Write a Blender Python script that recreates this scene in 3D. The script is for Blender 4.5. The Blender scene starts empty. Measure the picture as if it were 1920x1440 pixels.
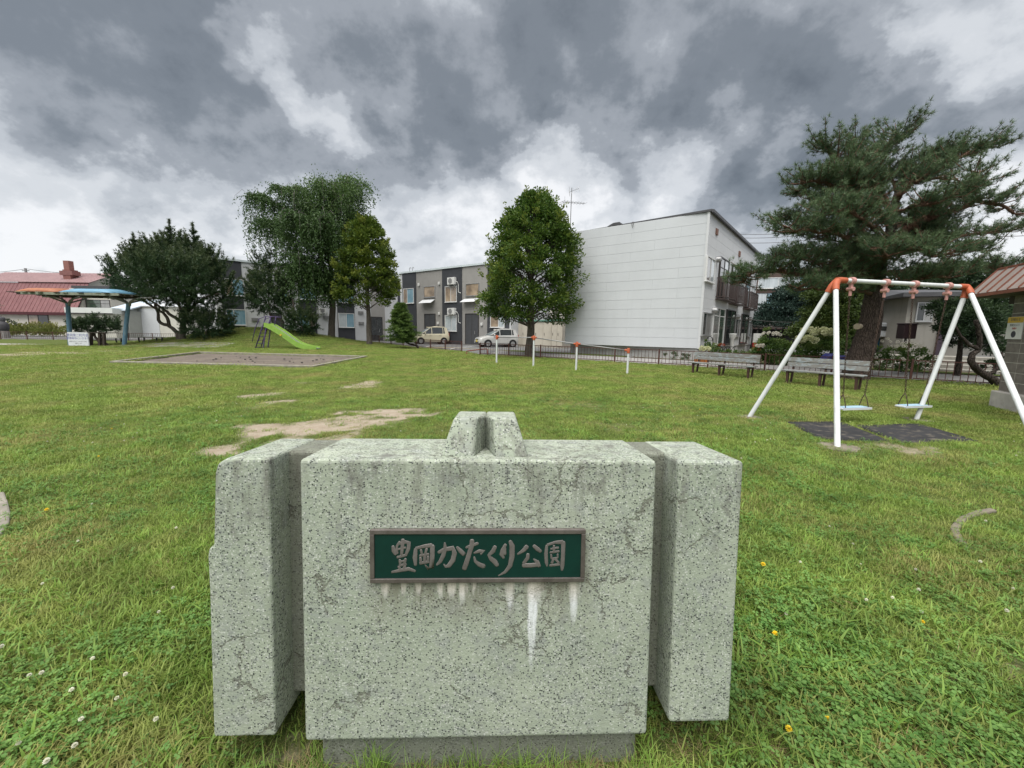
import bpy, math, random
import numpy as np
from mathutils import Vector, Matrix
random.seed(5)
rng = np.random.default_rng(11)
SC = bpy.context.scene
C = SC.collection
R = math.radians

# ---------------------------------------------------------------- camera
EYE, PITCH, ROLL, FPX = 1.45, R(7.63), R(0.9), 740.0
_f = Vector((0, math.cos(PITCH), -math.sin(PITCH)))
_u0 = Vector((0, math.sin(PITCH), math.cos(PITCH)))
_r0 = Vector((1, 0, 0))
_r = _r0 * math.cos(ROLL) + _u0 * math.sin(ROLL)
_u = -_r0 * math.sin(ROLL) + _u0 * math.cos(ROLL)
cam_data = bpy.data.cameras.new('camera')
cam_data.sensor_width = 36.0
cam_data.lens = FPX * 36.0 / 1920.0
cam_data.clip_start = 0.05
cam_data.clip_end = 3000
cam = bpy.data.objects.new('camera', cam_data)
C.objects.link(cam)
cam.matrix_world = Matrix(((_r.x, _u.x, -_f.x, 0), (_r.y, _u.y, -_f.y, 0), (_r.z, _u.z, -_f.z, EYE), (0, 0, 0, 1)))
SC.camera = cam
SC.view_settings.view_transform = 'Standard'
SC.view_settings.look = 'None'
SC.view_settings.exposure = 1.9
SC.view_settings.gamma = 1
SC.view_settings.use_curve_mapping = False
SC.cycles.max_bounces = 6
SC.cycles.transparent_max_bounces = 6

def ray(px, py):
    return (_r * (px - 960) + _u * (720 - py) + _f * FPX).normalized()
def at_ground(px, py, z=0.0):
    d = ray(px, py); t = (z - EYE) / d.z
    return Vector((d.x * t, d.y * t, z))
def at_depth(px, py, Y):
    d = ray(px, py); t = Y / d.y
    return Vector((d.x * t, Y, EYE + d.z * t))

# ---------------------------------------------------------------- world and sun
SUN_EL, SUN_AZ = R(69), R(205)      # azimuth clockwise from +Y
w = bpy.data.worlds.new('World'); SC.world = w; w.use_nodes = True
nt = w.node_tree; nt.nodes.clear()
def wn(t, **k):
    n = nt.nodes.new(t)
    for a, b in k.items(): setattr(n, a, b)
    return n
def wl(a, b): nt.links.new(a, b)
def wmath(op, a, b=None, c=None):
    n = wn('ShaderNodeMath', operation=op)
    for i, v in enumerate((a, b, c)):
        if v is None: continue
        if isinstance(v, (int, float)): n.inputs[i].default_value = v
        else: wl(v, n.inputs[i])
    return n.outputs[0]
out = wn('ShaderNodeOutputWorld'); bg = wn('ShaderNodeBackground'); bg.inputs[1].default_value = 0.1
wl(bg.outputs[0], out.inputs[0])
sky = wn('ShaderNodeTexSky', sky_type='NISHITA'); sky.sun_disc = False
sky.sun_elevation = SUN_EL; sky.sun_rotation = SUN_AZ
tc = wn('ShaderNodeTexCoord'); DIR = tc.outputs['Generated']
sep = wn('ShaderNodeSeparateXYZ'); wl(DIR, sep.inputs[0])
dz = wmath('MAXIMUM', sep.outputs[2], 0.0)
den = wmath('ADD', dz, 0.62)
pl = wn('ShaderNodeCombineXYZ')
wl(wmath('DIVIDE', sep.outputs[0], den), pl.inputs[0]); wl(wmath('DIVIDE', sep.outputs[1], den), pl.inputs[1])
def wnoise(vec, scale, detail, rough, dist=0.0, off=(0, 0, 0)):
    m = wn('ShaderNodeMapping'); wl(vec, m.inputs[0]); m.inputs['Location'].default_value = off
    n = wn('ShaderNodeTexNoise'); wl(m.outputs[0], n.inputs['Vector'])
    n.inputs['Scale'].default_value = scale; n.inputs['Detail'].default_value = detail
    n.inputs['Roughness'].default_value = rough; n.inputs['Distortion'].default_value = dist
    return n
n_warp = wnoise(pl.outputs[0], 4.2, 6, 0.6, 0.0, (3.1, 1.7, 0))
wv = wn('ShaderNodeVectorMath', operation='SUBTRACT'); wl(n_warp.outputs['Color'], wv.inputs[0]); wv.inputs[1].default_value = (.5, .5, .5)
wsc = wn('ShaderNodeVectorMath', operation='SCALE'); wl(wv.outputs[0], wsc.inputs[0]); wsc.inputs['Scale'].default_value = 0.42
wd = wn('ShaderNodeVectorMath', operation='ADD'); wl(DIR, wd.inputs[0]); wl(wsc.outputs[0], wd.inputs[1])
WARP = wd.outputs[0]
def cloud_mass(px, py, rad, amp):
    c = ray(px, py)
    d = wn('ShaderNodeVectorMath', operation='DISTANCE'); wl(WARP, d.inputs[0]); d.inputs[1].default_value = c
    m = wn('ShaderNodeMapRange', interpolation_type='SMOOTHSTEP'); wl(d.outputs['Value'], m.inputs[0])
    m.inputs[1].default_value = rad; m.inputs[2].default_value = rad * 0.25; m.inputs[3].default_value = 0; m.inputs[4].default_value = amp
    return m.outputs[0]
n_big = wnoise(pl.outputs[0], 2.6, 10, 0.56, 0.0, (0.4, 2.2, 0.3))
n_fine = wnoise(pl.outputs[0], 8.6, 9, 0.58, 0.0, (5.4, 0.2, 1.3))
V = wmath('ADD', 0.635, wmath('MULTIPLY', wmath('SUBTRACT', n_big.outputs['Fac'], 0.5), 1.08))
V = wmath('ADD', V, wmath('MULTIPLY', wmath('SUBTRACT', n_fine.outputs['Fac'], 0.5), 0.86))
hz = wn('ShaderNodeMapRange', interpolation_type='SMOOTHSTEP'); wl(sep.outputs[2], hz.inputs[0])
hz.inputs[1].default_value = 0.42; hz.inputs[2].default_value = 0.06; hz.inputs[3].default_value = 0.0; hz.inputs[4].default_value = 0.22
V = wmath('ADD', V, hz.outputs[0])
for m in [(170, 60, .44, -.40), (480, 40, .22, -.10), (420, 330, .20, -.24), (640, 330, .2, -.22), (860, 300, .2, -.26), (950, 80, .34, -.30),
          (1180, 180, .30, -.30), (1420, 215, .26, -.30), (1650, 150, .26, -.22), (1850, 240, .24, -.16), (1430, 380, .2, -.12),
          (640, 215, .10, .2), (490, 85, .09, .16), (300, 180, .2, .04), (720, 20, .22, -.12), (1180, 60, .3, -.12), (560, 40, .12, .10), (1040, 320, .15, .26), (1250, 320, .15, .22), (1480, 275, .09, .25), (1870, 40, .10, .22),
          (90, 430, .36, .08), (560, 160, .25, .06), (1870, 440, .15, .2), (400, 430, .2, .12), (880, 400, .13, .22)]:
    V = wmath('ADD', V, cloud_mass(m[0], m[1], m[2], m[3] * (.74 if m[3] < 0 else 1.15)))
rp = wn('ShaderNodeValToRGB'); wl(V, rp.inputs[0])
K = 10.0 / 2 ** 1.9
rp.color_ramp.interpolation = 'EASE'
cols = [(0.0, (.140, .161, .185)), (.26, (.210, .236, .266)), (.46, (.345, .372, .408)), (.60, (.53, .560, .598)), (.76, (.68, .706, .738)), (1.0, (.92, .93, .95))]
el = rp.color_ramp.elements
el[0].position, el[1].position = cols[0][0], cols[-1][0]
for p, c in cols[1:-1]: el.new(p)
for e, (p, c) in zip(sorted(el, key=lambda e: e.position), cols): e.color = (*c, 1)
sc_ = wn('ShaderNodeVectorMath', operation='SCALE'); wl(rp.outputs[0], sc_.inputs[0]); sc_.inputs['Scale'].default_value = K
mx = wn('ShaderNodeMix', data_type='RGBA'); mx.inputs[0].default_value = 0.97
wl(sky.outputs[0], mx.inputs[6]); wl(sc_.outputs[0], mx.inputs[7]); wl(mx.outputs[2], bg.inputs[0])

sun = bpy.data.lights.new('sun', 'SUN'); sun.energy = 1.5; sun.angle = R(70); sun.color = (1.0, .97, .92)
so = bpy.data.objects.new('sun', sun); C.objects.link(so)
sd = Vector((math.sin(SUN_AZ) * math.cos(SUN_EL), math.cos(SUN_AZ) * math.cos(SUN_EL), math.sin(SUN_EL)))
so.rotation_euler = sd.to_track_quat('Z', 'Y').to_euler()
so.location = (0, -10, 40)

# ---------------------------------------------------------------- mesh helpers
def fast_mesh(name, verts, faces):
    verts = np.asarray(verts, dtype=np.float32); faces = np.asarray(faces, dtype=np.int32)
    me = bpy.data.meshes.new(name); m, k = faces.shape
    me.vertices.add(len(verts)); me.vertices.foreach_set('co', verts.ravel())
    me.loops.add(m * k); me.loops.foreach_set('vertex_index', faces.ravel())
    me.polygons.add(m); me.polygons.foreach_set('loop_start', np.arange(0, m * k, k, dtype=np.int32))
    me.update(calc_edges=True)
    return me

class MB:
    def __init__(s): s.v = []; s.f = []
    def add(s, vs, fs):
        o = len(s.v); s.v += [Vector(p) for p in vs]; s.f += [tuple(i + o for i in q) for q in fs]; return s
    def box(s, x0, x1, y0, y1, z0, z1):
        return s.add([(x0, y0, z0), (x1, y0, z0), (x1, y1, z0), (x0, y1, z0), (x0, y0, z1), (x1, y0, z1), (x1, y1, z1), (x0, y1, z1)],
                     [(0, 3, 2, 1), (4, 5, 6, 7), (0, 1, 5, 4), (1, 2, 6, 5), (2, 3, 7, 6), (3, 0, 4, 7)])
    def hexa(s, b, t):
        return s.add(list(b) + list(t), [(0, 3, 2, 1), (4, 5, 6, 7), (0, 1, 5, 4), (1, 2, 6, 5), (2, 3, 7, 6), (3, 0, 4, 7)])
    def beam(s, p0, p1, w, h=None, up=(0, 0, 1)):
        h = h or w; p0, p1 = Vector(p0), Vector(p1); d = (p1 - p0).normalized(); up = Vector(up)
        if abs(d.dot(up)) > .98: up = Vector((0, 1, 0))
        a = d.cross(up).normalized() * w / 2; b = a.cross(d).normalized() * h / 2
        return s.hexa([p0 - a - b, p0 + a - b, p0 + a + b, p0 - a + b], [p1 - a - b, p1 + a - b, p1 + a + b, p1 - a + b])
    def tube(s, pts, rad, n=8, cap=True):
        pts = [Vector(p) for p in pts]; k = len(pts)
        if not hasattr(rad, '__len__'): rad = [rad] * k
        o = len(s.v); prev = None
        for i, p in enumerate(pts):
            d = (pts[min(i + 1, k - 1)] - pts[max(i - 1, 0)]).normalized()
            if prev is None:
                a = d.cross(Vector((0, 0, 1)) if abs(d.z) < .9 else Vector((0, 1, 0))).normalized()
            else:
                a = (prev - d * prev.dot(d)).normalized()
            prev = a; b = d.cross(a)
            for j in range(n):
                t = 2 * math.pi * j / n
                s.v.append(p + (a * math.cos(t) + b * math.sin(t)) * rad[i])
        for i in range(k - 1):
            for j in range(n):
                j2 = (j + 1) % n
                s.f.append((o + i * n + j, o + i * n + j2, o + (i + 1) * n + j2, o + (i + 1) * n + j))
        if cap:
            s.f.append(tuple(o + j for j in reversed(range(n)))); s.f.append(tuple(o + (k - 1) * n + j for j in range(n)))
        return s
    def lathe(s, prof, n=16, axis='z', c=(0, 0, 0)):
        o = len(s.v); c = Vector(c)
        for r_, h in prof:
            for j in range(n):
                t = 2 * math.pi * j / n; a, b = r_ * math.cos(t), r_ * math.sin(t)
                s.v.append(c + (Vector((a, b, h)) if axis == 'z' else Vector((a, h, b)) if axis == 'y' else Vector((h, a, b))))
        for i in range(len(prof) - 1):
            for j in range(n):
                j2 = (j + 1) % n
                s.f.append((o + i * n + j, o + i * n + j2, o + (i + 1) * n + j2, o + (i + 1) * n + j))
        s.f.append(tuple(o + j for j in range(n))); s.f.append(tuple(o + (len(prof) - 1) * n + j for j in range(n)))
        return s
    def prism(s, poly, y0, y1):      # polygon in x,z extruded along y
        n = len(poly); o = len(s.v)
        s.v += [Vector((x, y0, z)) for x, z in poly] + [Vector((x, y1, z)) for x, z in poly]
        s.f.append(tuple(o + i for i in range(n))); s.f.append(tuple(o + n + i for i in reversed(range(n))))
        for i in range(n):
            j = (i + 1) % n; s.f.append((o + j, o + i, o + n + i, o + n + j))
        return s
    def ball(s, c, r_, n=10, m=6, sx=1, sy=1, sz=1):
        c = Vector(c); o = len(s.v)
        for i in range(1, m):
            p = math.pi * i / m
            for j in range(n):
                t = 2 * math.pi * j / n
                s.v.append(c + Vector((r_ * sx * math.sin(p) * math.cos(t), r_ * sy * math.sin(p) * math.sin(t), r_ * sz * math.cos(p))))
        for i in range(m - 2):
            for j in range(n):
                j2 = (j + 1) % n; s.f.append((o + i * n + j, o + (i + 1) * n + j, o + (i + 1) * n + j2, o + i * n + j2))
        s.f.append(tuple(o + j for j in range(n))); s.f.append(tuple(o + (m - 2) * n + j for j in reversed(range(n))))
        return s
    def mesh(s, name, M=None):
        me = bpy.data.meshes.new(name)
        vs = s.v if M is None else [M @ p for p in s.v]
        me.from_pydata([tuple(p) for p in vs], [], s.f); me.update()
        import bmesh
        bm = bmesh.new(); bm.from_mesh(me); bmesh.ops.recalc_face_normals(bm, faces=bm.faces); bm.to_mesh(me); bm.free()
        return me

def link(name, me, mat=None, parent=None, loc=None, smooth=False, bevel=0, kind=None, seg=2, auto=None):
    o = bpy.data.objects.new(name, me); C.objects.link(o)
    if mat is not None and len(me.materials) == 0: me.materials.append(mat)
    if parent is not None: o.parent = parent
    if loc is not None: o.location = loc
    if smooth:
        me.polygons.foreach_set('use_smooth', [True] * len(me.polygons))
        if auto:
            try: me.set_sharp_from_angle(angle=R(auto))
            except Exception: pass
    if bevel:
        b = o.modifiers.new('bevel', 'BEVEL'); b.width = bevel; b.segments = seg; b.limit_method = 'ANGLE'; b.angle_limit = R(35)
    if kind: o['kind'] = kind
    return o
def part(name, mb, mat, parent, M=None, **k):
    return link(name, mb.mesh(name, M), mat, parent, **k)
def tag(o, label, cat, group=None):
    o['label'] = label; o['category'] = cat
    if group: o['group'] = group
    return o
def thing(name, label, cat, loc=(0, 0, 0), rz=0, group=None):
    o = bpy.data.objects.new(name, None); C.objects.link(o); o.empty_display_size = .2
    o.location = loc; o.rotation_euler = (0, 0, rz)
    return tag(o, label, cat, group)
def clone(o, parent):
    c = o.copy(); C.objects.link(c); c.parent = parent; return c
def clone_tree(root, loc, rz, label, group=None):
    r_ = root.copy(); C.objects.link(r_); r_.location = loc; r_.rotation_euler = (0, 0, rz); r_['label'] = label
    if group: r_['group'] = group
    for ch in list(root.children):
        c = clone(ch, r_)
        for g in list(ch.children): clone(g, c)
    return r_

# ---------------------------------------------------------------- materials
def newmat(name):
    m = bpy.data.materials.new(name); m.use_nodes = True; m.node_tree.nodes.clear(); return m
class N:
    def __init__(s, name): s.m = newmat(name); s.t = s.m.node_tree
    def n(s, t, inp=None, **k):
        x = s.t.nodes.new(t)
        for a, b in k.items(): setattr(x, a, b)
        for a, b in (inp or {}).items(): s.set(x.inputs[a], b)
        return x
    def set(s, sock, v):
        if isinstance(v, bpy.types.NodeSocket): s.t.links.new(v, sock)
        else: sock.default_value = (*v, 1) if isinstance(v, tuple) and len(v) == 3 and sock.type == 'RGBA' else v
    def math(s, op, a, b=0.0, c=0.0, clamp=False):
        x = s.n('ShaderNodeMath', operation=op); x.use_clamp = clamp
        for i, v in enumerate((a, b, c)): s.set(x.inputs[i], v)
        return x.outputs[0]
    def mix(s, f, a, b, blend='MIX'):
        x = s.n('ShaderNodeMix', data_type='RGBA', blend_type=blend)
        s.set(x.inputs[0], f); s.set(x.inputs[6], a); s.set(x.inputs[7], b); return x.outputs[2]
    def noise(s, vec, scale, detail=4, rough=.55, dist=0.0, out='Fac'):
        return s.n('ShaderNodeTexNoise', {'Vector': vec, 'Scale': scale, 'Detail': detail, 'Roughness': rough, 'Distortion': dist}).outputs[out]
    def vor(s, vec, scale, feature='F1', out='Distance', rnd=1.0):
        x = s.n('ShaderNodeTexVoronoi', feature=feature); s.set(x.inputs['Vector'], vec); x.inputs['Scale'].default_value = scale
        x.inputs['Randomness'].default_value = rnd; return x.outputs[out]
    def ramp(s, v, a, b, c=0.0, d=1.0, smooth=False):
        x = s.n('ShaderNodeMapRange', {0: v, 1: a, 2: b, 3: c, 4: d}); x.clamp = True
        if smooth: x.interpolation_type = 'SMOOTHSTEP'
        return x.outputs[0]
    def pos(s): return s.n('ShaderNodeNewGeometry').outputs['Position']
    def obj(s): return s.n('ShaderNodeTexCoord').outputs['Object']
    def mapping(s, vec, scale=(1, 1, 1), loc=(0, 0, 0)):
        return s.n('ShaderNodeMapping', {'Vector': vec, 'Scale': scale, 'Location': loc}).outputs[0]
    def bump(s, h, strength=.3, dist=.01):
        return s.n('ShaderNodeBump', {'Height': h, 'Strength': strength, 'Distance': dist}).outputs[0]
    def fin(s, col, rough=.8, metal=0.0, normal=None, spec=.5, coat=0.0):
        p = s.n('ShaderNodeBsdfPrincipled', {'Base Color': col, 'Roughness': rough, 'Metallic': metal, 'Specular IOR Level': spec, 'Coat Weight': coat})
        if 'Coat Roughness' in p.inputs: p.inputs['Coat Roughness'].default_value = .04
        if normal is not None: s.set(p.inputs['Normal'], normal)
        o = s.n('ShaderNodeOutputMaterial'); s.t.links.new(p.outputs[0], o.inputs[0]); s.p = p
        return s.m
    def leaf(s, col, trans=.3, rough=.55, spec=.3):
        p = s.n('ShaderNodeBsdfPrincipled', {'Base Color': col, 'Roughness': rough, 'Specular IOR Level': spec})
        t = s.n('ShaderNodeBsdfTranslucent', {'Color': col})
        x = s.n('ShaderNodeMixShader', {0: trans, 1: p.outputs[0], 2: t.outputs[0]})
        o = s.n('ShaderNodeOutputMaterial'); s.t.links.new(x.outputs[0], o.inputs[0]); return s.m
def plain(name, c, rough=.7, var=.25, scale=6, metal=0.0, bump=.15, bscale=60, spec=.4, coat=0.0, dirt=None, dirt_amt=.45, streak=False):
    """painted / plain surface with tonal variation, dirt blotches and fine relief"""
    k = N(name); p = k.pos()
    nz = k.noise(p, scale, 6, .6)
    col = k.mix(k.ramp(nz, .3, .72), tuple(x * (1 - var) for x in c), tuple(min(1, x * (1 + var * .6)) for x in c))
    if dirt:
        v = k.mapping(p, (1, 1, .12)) if streak else p
        dn = k.noise(v, scale * 2.3, 7, .65)
        col = k.mix(k.ramp(dn, .52, .8, 0, dirt_amt), col, dirt)
    bn = k.noise(p, bscale, 5, .6)
    return k.fin(col, k.ramp(nz, .2, .8, max(0, rough - .08), min(1, rough + .1)), metal, k.bump(bn, bump, .004), spec, coat)
# ---------------------------------------------------------------- terrain
FENCE_R = [(-1.95, 23.8), (7.0, 18.0), (14.1, 12.5), (18.2, 9.3)]
FENCE_M = [(-3.44, 26.8), (-6.6, 30.4), (-10.7, 34.6), (-13.6, 37.4)]
FENCE_L = [(-24.0, 38.2), (-29.0, 38.2), (-36.0, 37.2), (-46.0, 35.6)]
BOUND = [(-60, 34.2)] + FENCE_L[::-1] + FENCE_M[::-1] + FENCE_R + [(24, 4.6), (40, -8)]
BX = np.array([p[0] for p in BOUND]); BY = np.array([p[1] for p in BOUND])
def bound_y(x): return np.interp(x, BX, BY)
MOUND = (-20.3, 31.6)
def hump(x, y):
    dx = (x - MOUND[0]) / np.where(x < MOUND[0], 6.0, 6.6); dy = (y - MOUND[1]) / np.where(y < MOUND[1], 3.6, 5.2)
    return 1.42 * np.exp(-(dx * dx + dy * dy))
def ground_z(x, y):
    x = np.asarray(x, float); y = np.asarray(y, float)
    s = np.clip((y - bound_y(x) + .4) / 2.6, 0, 1); s = s * s * (3 - 2 * s)
    return hump(x, y) + .19 * s * (1 - np.clip(hump(x, y), 0, 1))
def gz(x, y): return float(ground_z(x, y))
def on(x, y, d=0): return Vector((x, y, gz(x, y) + d))

# bare soil patches in the lawn, as (centre pixel, half sizes in pixels)
SOIL = []
for px, py, rx, ry, a in [(560, 806, 125, 20, .9), (735, 775, 75, 12, .9), (660, 790, 80, 12, .7), (485, 741, 34, 10, .75), (525, 753, 40, 7, .7),
                          (470, 765, 40, 8, .5), (560, 718, 30, 6, .5), (675, 721, 42, 7, .75), (270, 764, 36, 7, .6), (415, 845, 44, 12, .9), (580, 824, 110, 10, .75),
                          (1120, 762, 70, 8, .4), (1180, 800, 80, 12, .35), (1680, 842, 70, 14, .55), (60, 664, 110, 9, .85), (190, 661, 60, 6, .5),
                          (500, 1395, 70, 50, .55), (1250, 1380, 60, 45, .45), (880, 1425, 380, 45, .5)]:
    c = at_ground(px, py); ex = at_ground(px + rx, py) - c; ey = (at_ground(px, py - ry) - at_ground(px, py + ry)) / 2
    SOIL.append((c.x, c.y, ex.x, max(abs(ey.y), .05), a))
def hashnoise(x, y, s):
    # cheap smooth value noise
    def h(i, j): return np.modf(np.abs(np.sin(i * 127.1 + j * 311.7) * 43758.5453))[0]
    X, Y = x * s, y * s; i, j = np.floor(X), np.floor(Y); fx, fy = X - i, Y - j
    fx = fx * fx * (3 - 2 * fx); fy = fy * fy * (3 - 2 * fy)
    return (h(i, j) * (1 - fx) + h(i + 1, j) * fx) * (1 - fy) + (h(i, j + 1) * (1 - fx) + h(i + 1, j + 1) * fx) * fy
def soil(x, y):
    m = np.zeros_like(x)
    wob = (hashnoise(x, y, 2.3) - .5) * 1.1 + (hashnoise(x, y, 6.7) - .5) * 1.1
    for cx, cy, rx, ry, a in SOIL:
        d = np.sqrt(((x - cx) / rx) ** 2 + ((y - cy) / ry) ** 2)
        m = np.maximum(m, a * np.clip((1.25 - d + wob) / .7, 0, 1))
    worn = np.clip((hashnoise(x, y, .55) + .5 * hashnoise(x, y, 1.9) - 1.08) * 1.6, 0, .45)
    return np.maximum(m, worn)

# materials of the ground
k = N('lawn_soil_and_turf'); p = k.pos()
at = k.n('ShaderNodeAttribute', attribute_name='soil').outputs['Fac']
sn = k.math('ADD', k.math('MULTIPLY', k.noise(p, 7, 8, .7), .6), k.math('MULTIPLY', k.noise(p, 28, 5, .7), .4))
sm = k.ramp(k.math('ADD', at, k.math('MULTIPLY', k.math('SUBTRACT', sn, .5), 1.2)), .26, .80, smooth=True)
g1 = k.mix(k.ramp(k.noise(p, 1.1, 5), .3, .7), (.105, .135, .032), (.18, .19, .058))
g1 = k.mix(k.ramp(k.noise(p, 40, 4), .35, .75), (.050, .075, .018), g1)
s1 = k.mix(k.ramp(k.noise(p, 5, 8, .7), .3, .7), (.27, .215, .155), (.40, .345, .275))
M_LAWN = k.fin(k.mix(sm, g1, s1), .95, 0, k.bump(k.noise(p, 30, 6, .7), .8, .03), .1)

k = N('asphalt'); p = k.pos()
a1 = k.mix(k.ramp(k.noise(p, 1.2, 6), .3, .7), (.085, .087, .09), (.14, .14, .138))
M_ASPH = k.fin(k.mix(k.ramp(k.noise(p, 90, 3), .4, .7), a1, (.19, .19, .185)), .9, 0, k.bump(k.noise(p, 120, 3), .4, .005), .2)
M_CONC = plain('weathered_concrete', (.30, .285, .25), .9, .3, 3, bump=.4, bscale=50, spec=.2, dirt=(.12, .11, .08), dirt_amt=.5)
M_KERB = plain('old_kerb_concrete', (.27, .25, .21), .9, .3, 5, bump=.5, bscale=40, spec=.2, dirt=(.13, .14, .07), dirt_amt=.6)
k = N('dark_sand'); p = k.pos()
c1 = k.mix(k.ramp(k.noise(p, .9, 6, .6), .42, .62), (.165, .142, .122), (.26, .222, .175))
M_SAND = k.fin(k.mix(k.ramp(k.noise(p, 14, 6, .7), .35, .7), (.13, .11, .095), c1), .98, 0, k.bump(k.noise(p, 12, 6, .7), 1, .06), .1)
M_BED = plain('garden_earth', (.14, .12, .075), .95, .4, 2, bump=.8, bscale=20, spec=.1, dirt=(.07, .11, .03), dirt_amt=.9)

# far ground, one sheet to the horizon
def grid_sheet(name, xs, ys, zfun, mat, keep=None, kind='structure', attr=None):
    X, Y = np.meshgrid(xs, ys); Z = zfun(X, Y); nx = len(xs)
    vs = np.stack([X, Y, Z], -1).reshape(-1, 3)
    i = np.arange(len(ys) - 1)[:, None] * nx + np.arange(nx - 1)[None, :]
    fs = np.stack([i, i + 1, i + nx + 1, i + nx], -1).reshape(-1, 4)
    if keep is not None:
        cx = vs[fs].mean(1); fs = fs[keep(cx[:, 0], cx[:, 1])]
    me = fast_mesh(name, vs, fs); me.polygons.foreach_set('use_smooth', [True] * len(me.polygons))
    if attr:
        for nm, fn in attr.items():
            a = me.attributes.new(nm, 'FLOAT', 'POINT'); a.data.foreach_set('value', fn(vs[:, 0], vs[:, 1]).astype(np.float32))
    return link(name, me, mat, kind=kind)
gx = np.concatenate([[-900, -300, -120], np.arange(-62, 42, 1.0), [60, 120, 300, 900]])
gy = np.concatenate([[-200, -60, -20], np.arange(-8, 62, 1.0), [80, 150, 300, 600, 1500]])
grid_sheet('ground', gx, gy, lambda x, y: ground_z(x, y) - .06 - .25 * (y < bound_y(x) - 1.2), M_ASPH)
SB = [at_ground(205, 680.5), at_ground(588, 689.5), at_ground(690, 669.5), at_ground(372, 661.5)]   # sand pit corners
def inpoly(x, y, poly):
    r_ = np.zeros(np.shape(x), bool); n = len(poly)
    for i in range(n):
        x0, y0, x1, y1 = poly[i][0], poly[i][1], poly[(i + 1) % n][0], poly[(i + 1) % n][1]
        c = ((y0 > y) != (y1 > y)) & (x < (x1 - x0) * (y - y0) / (y1 - y0 + 1e-12) + x0); r_ ^= c
    return r_
def lawn_z(x, y): return ground_z(x, y) - .065 * np.exp(-((x + .1) / .95) ** 4 - ((y - 1.22) / .24) ** 2) + (hashnoise(x, y, 1.3) - .5) * .03 * np.clip(np.hypot(x, y) / 3, .2, 1)
lawn = grid_sheet('lawn', np.arange(-48, 26, .2), np.arange(-5, 39.6, .2), lawn_z, M_LAWN,
                  keep=lambda x, y: (y < bound_y(x) + .25) & ~inpoly(x, y, [(q.x * .985 - .0, q.y) for q in SB]), attr={'soil': soil})
# paths and beds beyond the fence
def strip(name, a, b, w0, w1, mat, dz, n=24, kind='structure'):
    """ribbon along a-b between offsets w0 and w1 to its left, lying on the ground"""
    a, b = Vector(a), Vector(b); d = (b - a).normalized(); nrm = Vector((-d.y, d.x)); vs = []; m = max(2, int(abs(w1 - w0) / .5) + 1)
    for i in range(n + 1):
        for j in range(m + 1):
            q = a + (b - a) * (i / n) + nrm * (w0 + (w1 - w0) * j / m); vs.append((q.x, q.y, gz(q.x, q.y) + dz))
    fs = [(i * (m + 1) + j, (i + 1) * (m + 1) + j, (i + 1) * (m + 1) + j + 1, i * (m + 1) + j + 1) for i in range(n) for j in range(m)]
    return link(name, fast_mesh(name, vs, fs), mat, kind=kind)
M_PATH = plain('pale_path', (.27, .26, .25), .92, .22, 2.5, bump=.4, bscale=70, spec=.2, dirt=(.14, .12, .09), dirt_amt=.5)
strip('path', (-1.5, 24.2), (19, 9.3), .15, 1.75, M_PATH, -.02)
strip('garden_bed', (5.2, 19.9), (15.5, 12.0), 1.9, 4.6, M_BED, -.03)
strip('garden_lawn', (11.6, 15.2), (16.6, 11.4), 1.85, 2.7, M_LAWN, -.01)
strip('garden_soil', (10.9, 20.2), (22, 20.5), -5.2, 9.5, M_BED, -.035)
strip('verge', (-1.0, 25.0), (5.6, 20.6), .6, 2.0, M_LAWN, -.01)

# painted bay lines and edge line on the car park
M_LINE = plain('worn_white_line', (.62, .62, .60), .85, .3, 6, bump=.2, dirt=(.2, .2, .2), dirt_amt=.6)
M_YLINE = plain('worn_yellow_line', (.45, .34, .10), .85, .3, 6, bump=.2, dirt=(.2, .19, .16), dirt_amt=.6)
def road_line(x0, y0, x1, y1, w_, mat, kindname='bay_line'):
    a, b = Vector((x0, y0)), Vector((x1, y1)); d = (b - a).normalized(); nn = Vector((-d.y, d.x)) * w_ / 2; vs = []
    for i in range(9):
        for s in (-1, 1):
            q = a + (b - a) * i / 8 + nn * s; vs.append((q.x, q.y, gz(q.x, q.y) - .052))
    link(kindname, fast_mesh(kindname, vs, [(2 * i, 2 * i + 2, 2 * i + 3, 2 * i + 1) for i in range(8)]), mat, kind='structure')
for i in range(4): road_line(-11.4 + 2.7 * i, 38.2 - 1.95 * i, -13.0 + 2.7 * i, 34.2 - 1.95 * i, .12, M_LINE)
road_line(-7.6, 32.2, 1.0, 26.0, .12, M_YLINE, 'edge_line')

# concrete apron under the shelter
sh = at_ground(150, 650)
strip('paving', (-40, 26.7), (-19.2, 25.4), 0, 1.9, M_CONC, .012, 40)

# sand pit: concrete kerb all round with dark sand inside
sp = thing('sandpit', 'long low sandpit with weathered concrete kerb and dark raked sand', 'sandpit', ((SB[0] + SB[2]) / 2))
o0 = sp.location.copy()
def inset(poly, d):
    c = sum(poly, Vector()) / 4; r_ = []
    for i in range(4):
        p0, p1, p2 = poly[i - 1], poly[i], poly[(i + 1) % 4]
        e0 = (p1 - p0).normalized(); e1 = (p2 - p1).normalized()
        n0 = Vector((-e0.y, e0.x, 0)); n1 = Vector((-e1.y, e1.x, 0)); b = (n0 + n1) / (1 + n0.dot(n1)); r_.append(p1 + b * d)
    return r_
IN = inset(SB, .14)
for i in range(4):
    j = (i + 1) % 4; mb = MB()
    zt = Vector((0, 0, .075)); zb = Vector((0, 0, -.2))
    mb.hexa([SB[i] + zb - o0, SB[j] + zb - o0, IN[j] + zb - o0, IN[i] + zb - o0], [SB[i] + zt - o0, SB[j] + zt - o0, IN[j] + zt - o0, IN[i] + zt - o0])
    part('kerb', mb, M_KERB, sp, bevel=.02)
vs = []; n = 46; m = 26
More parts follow.
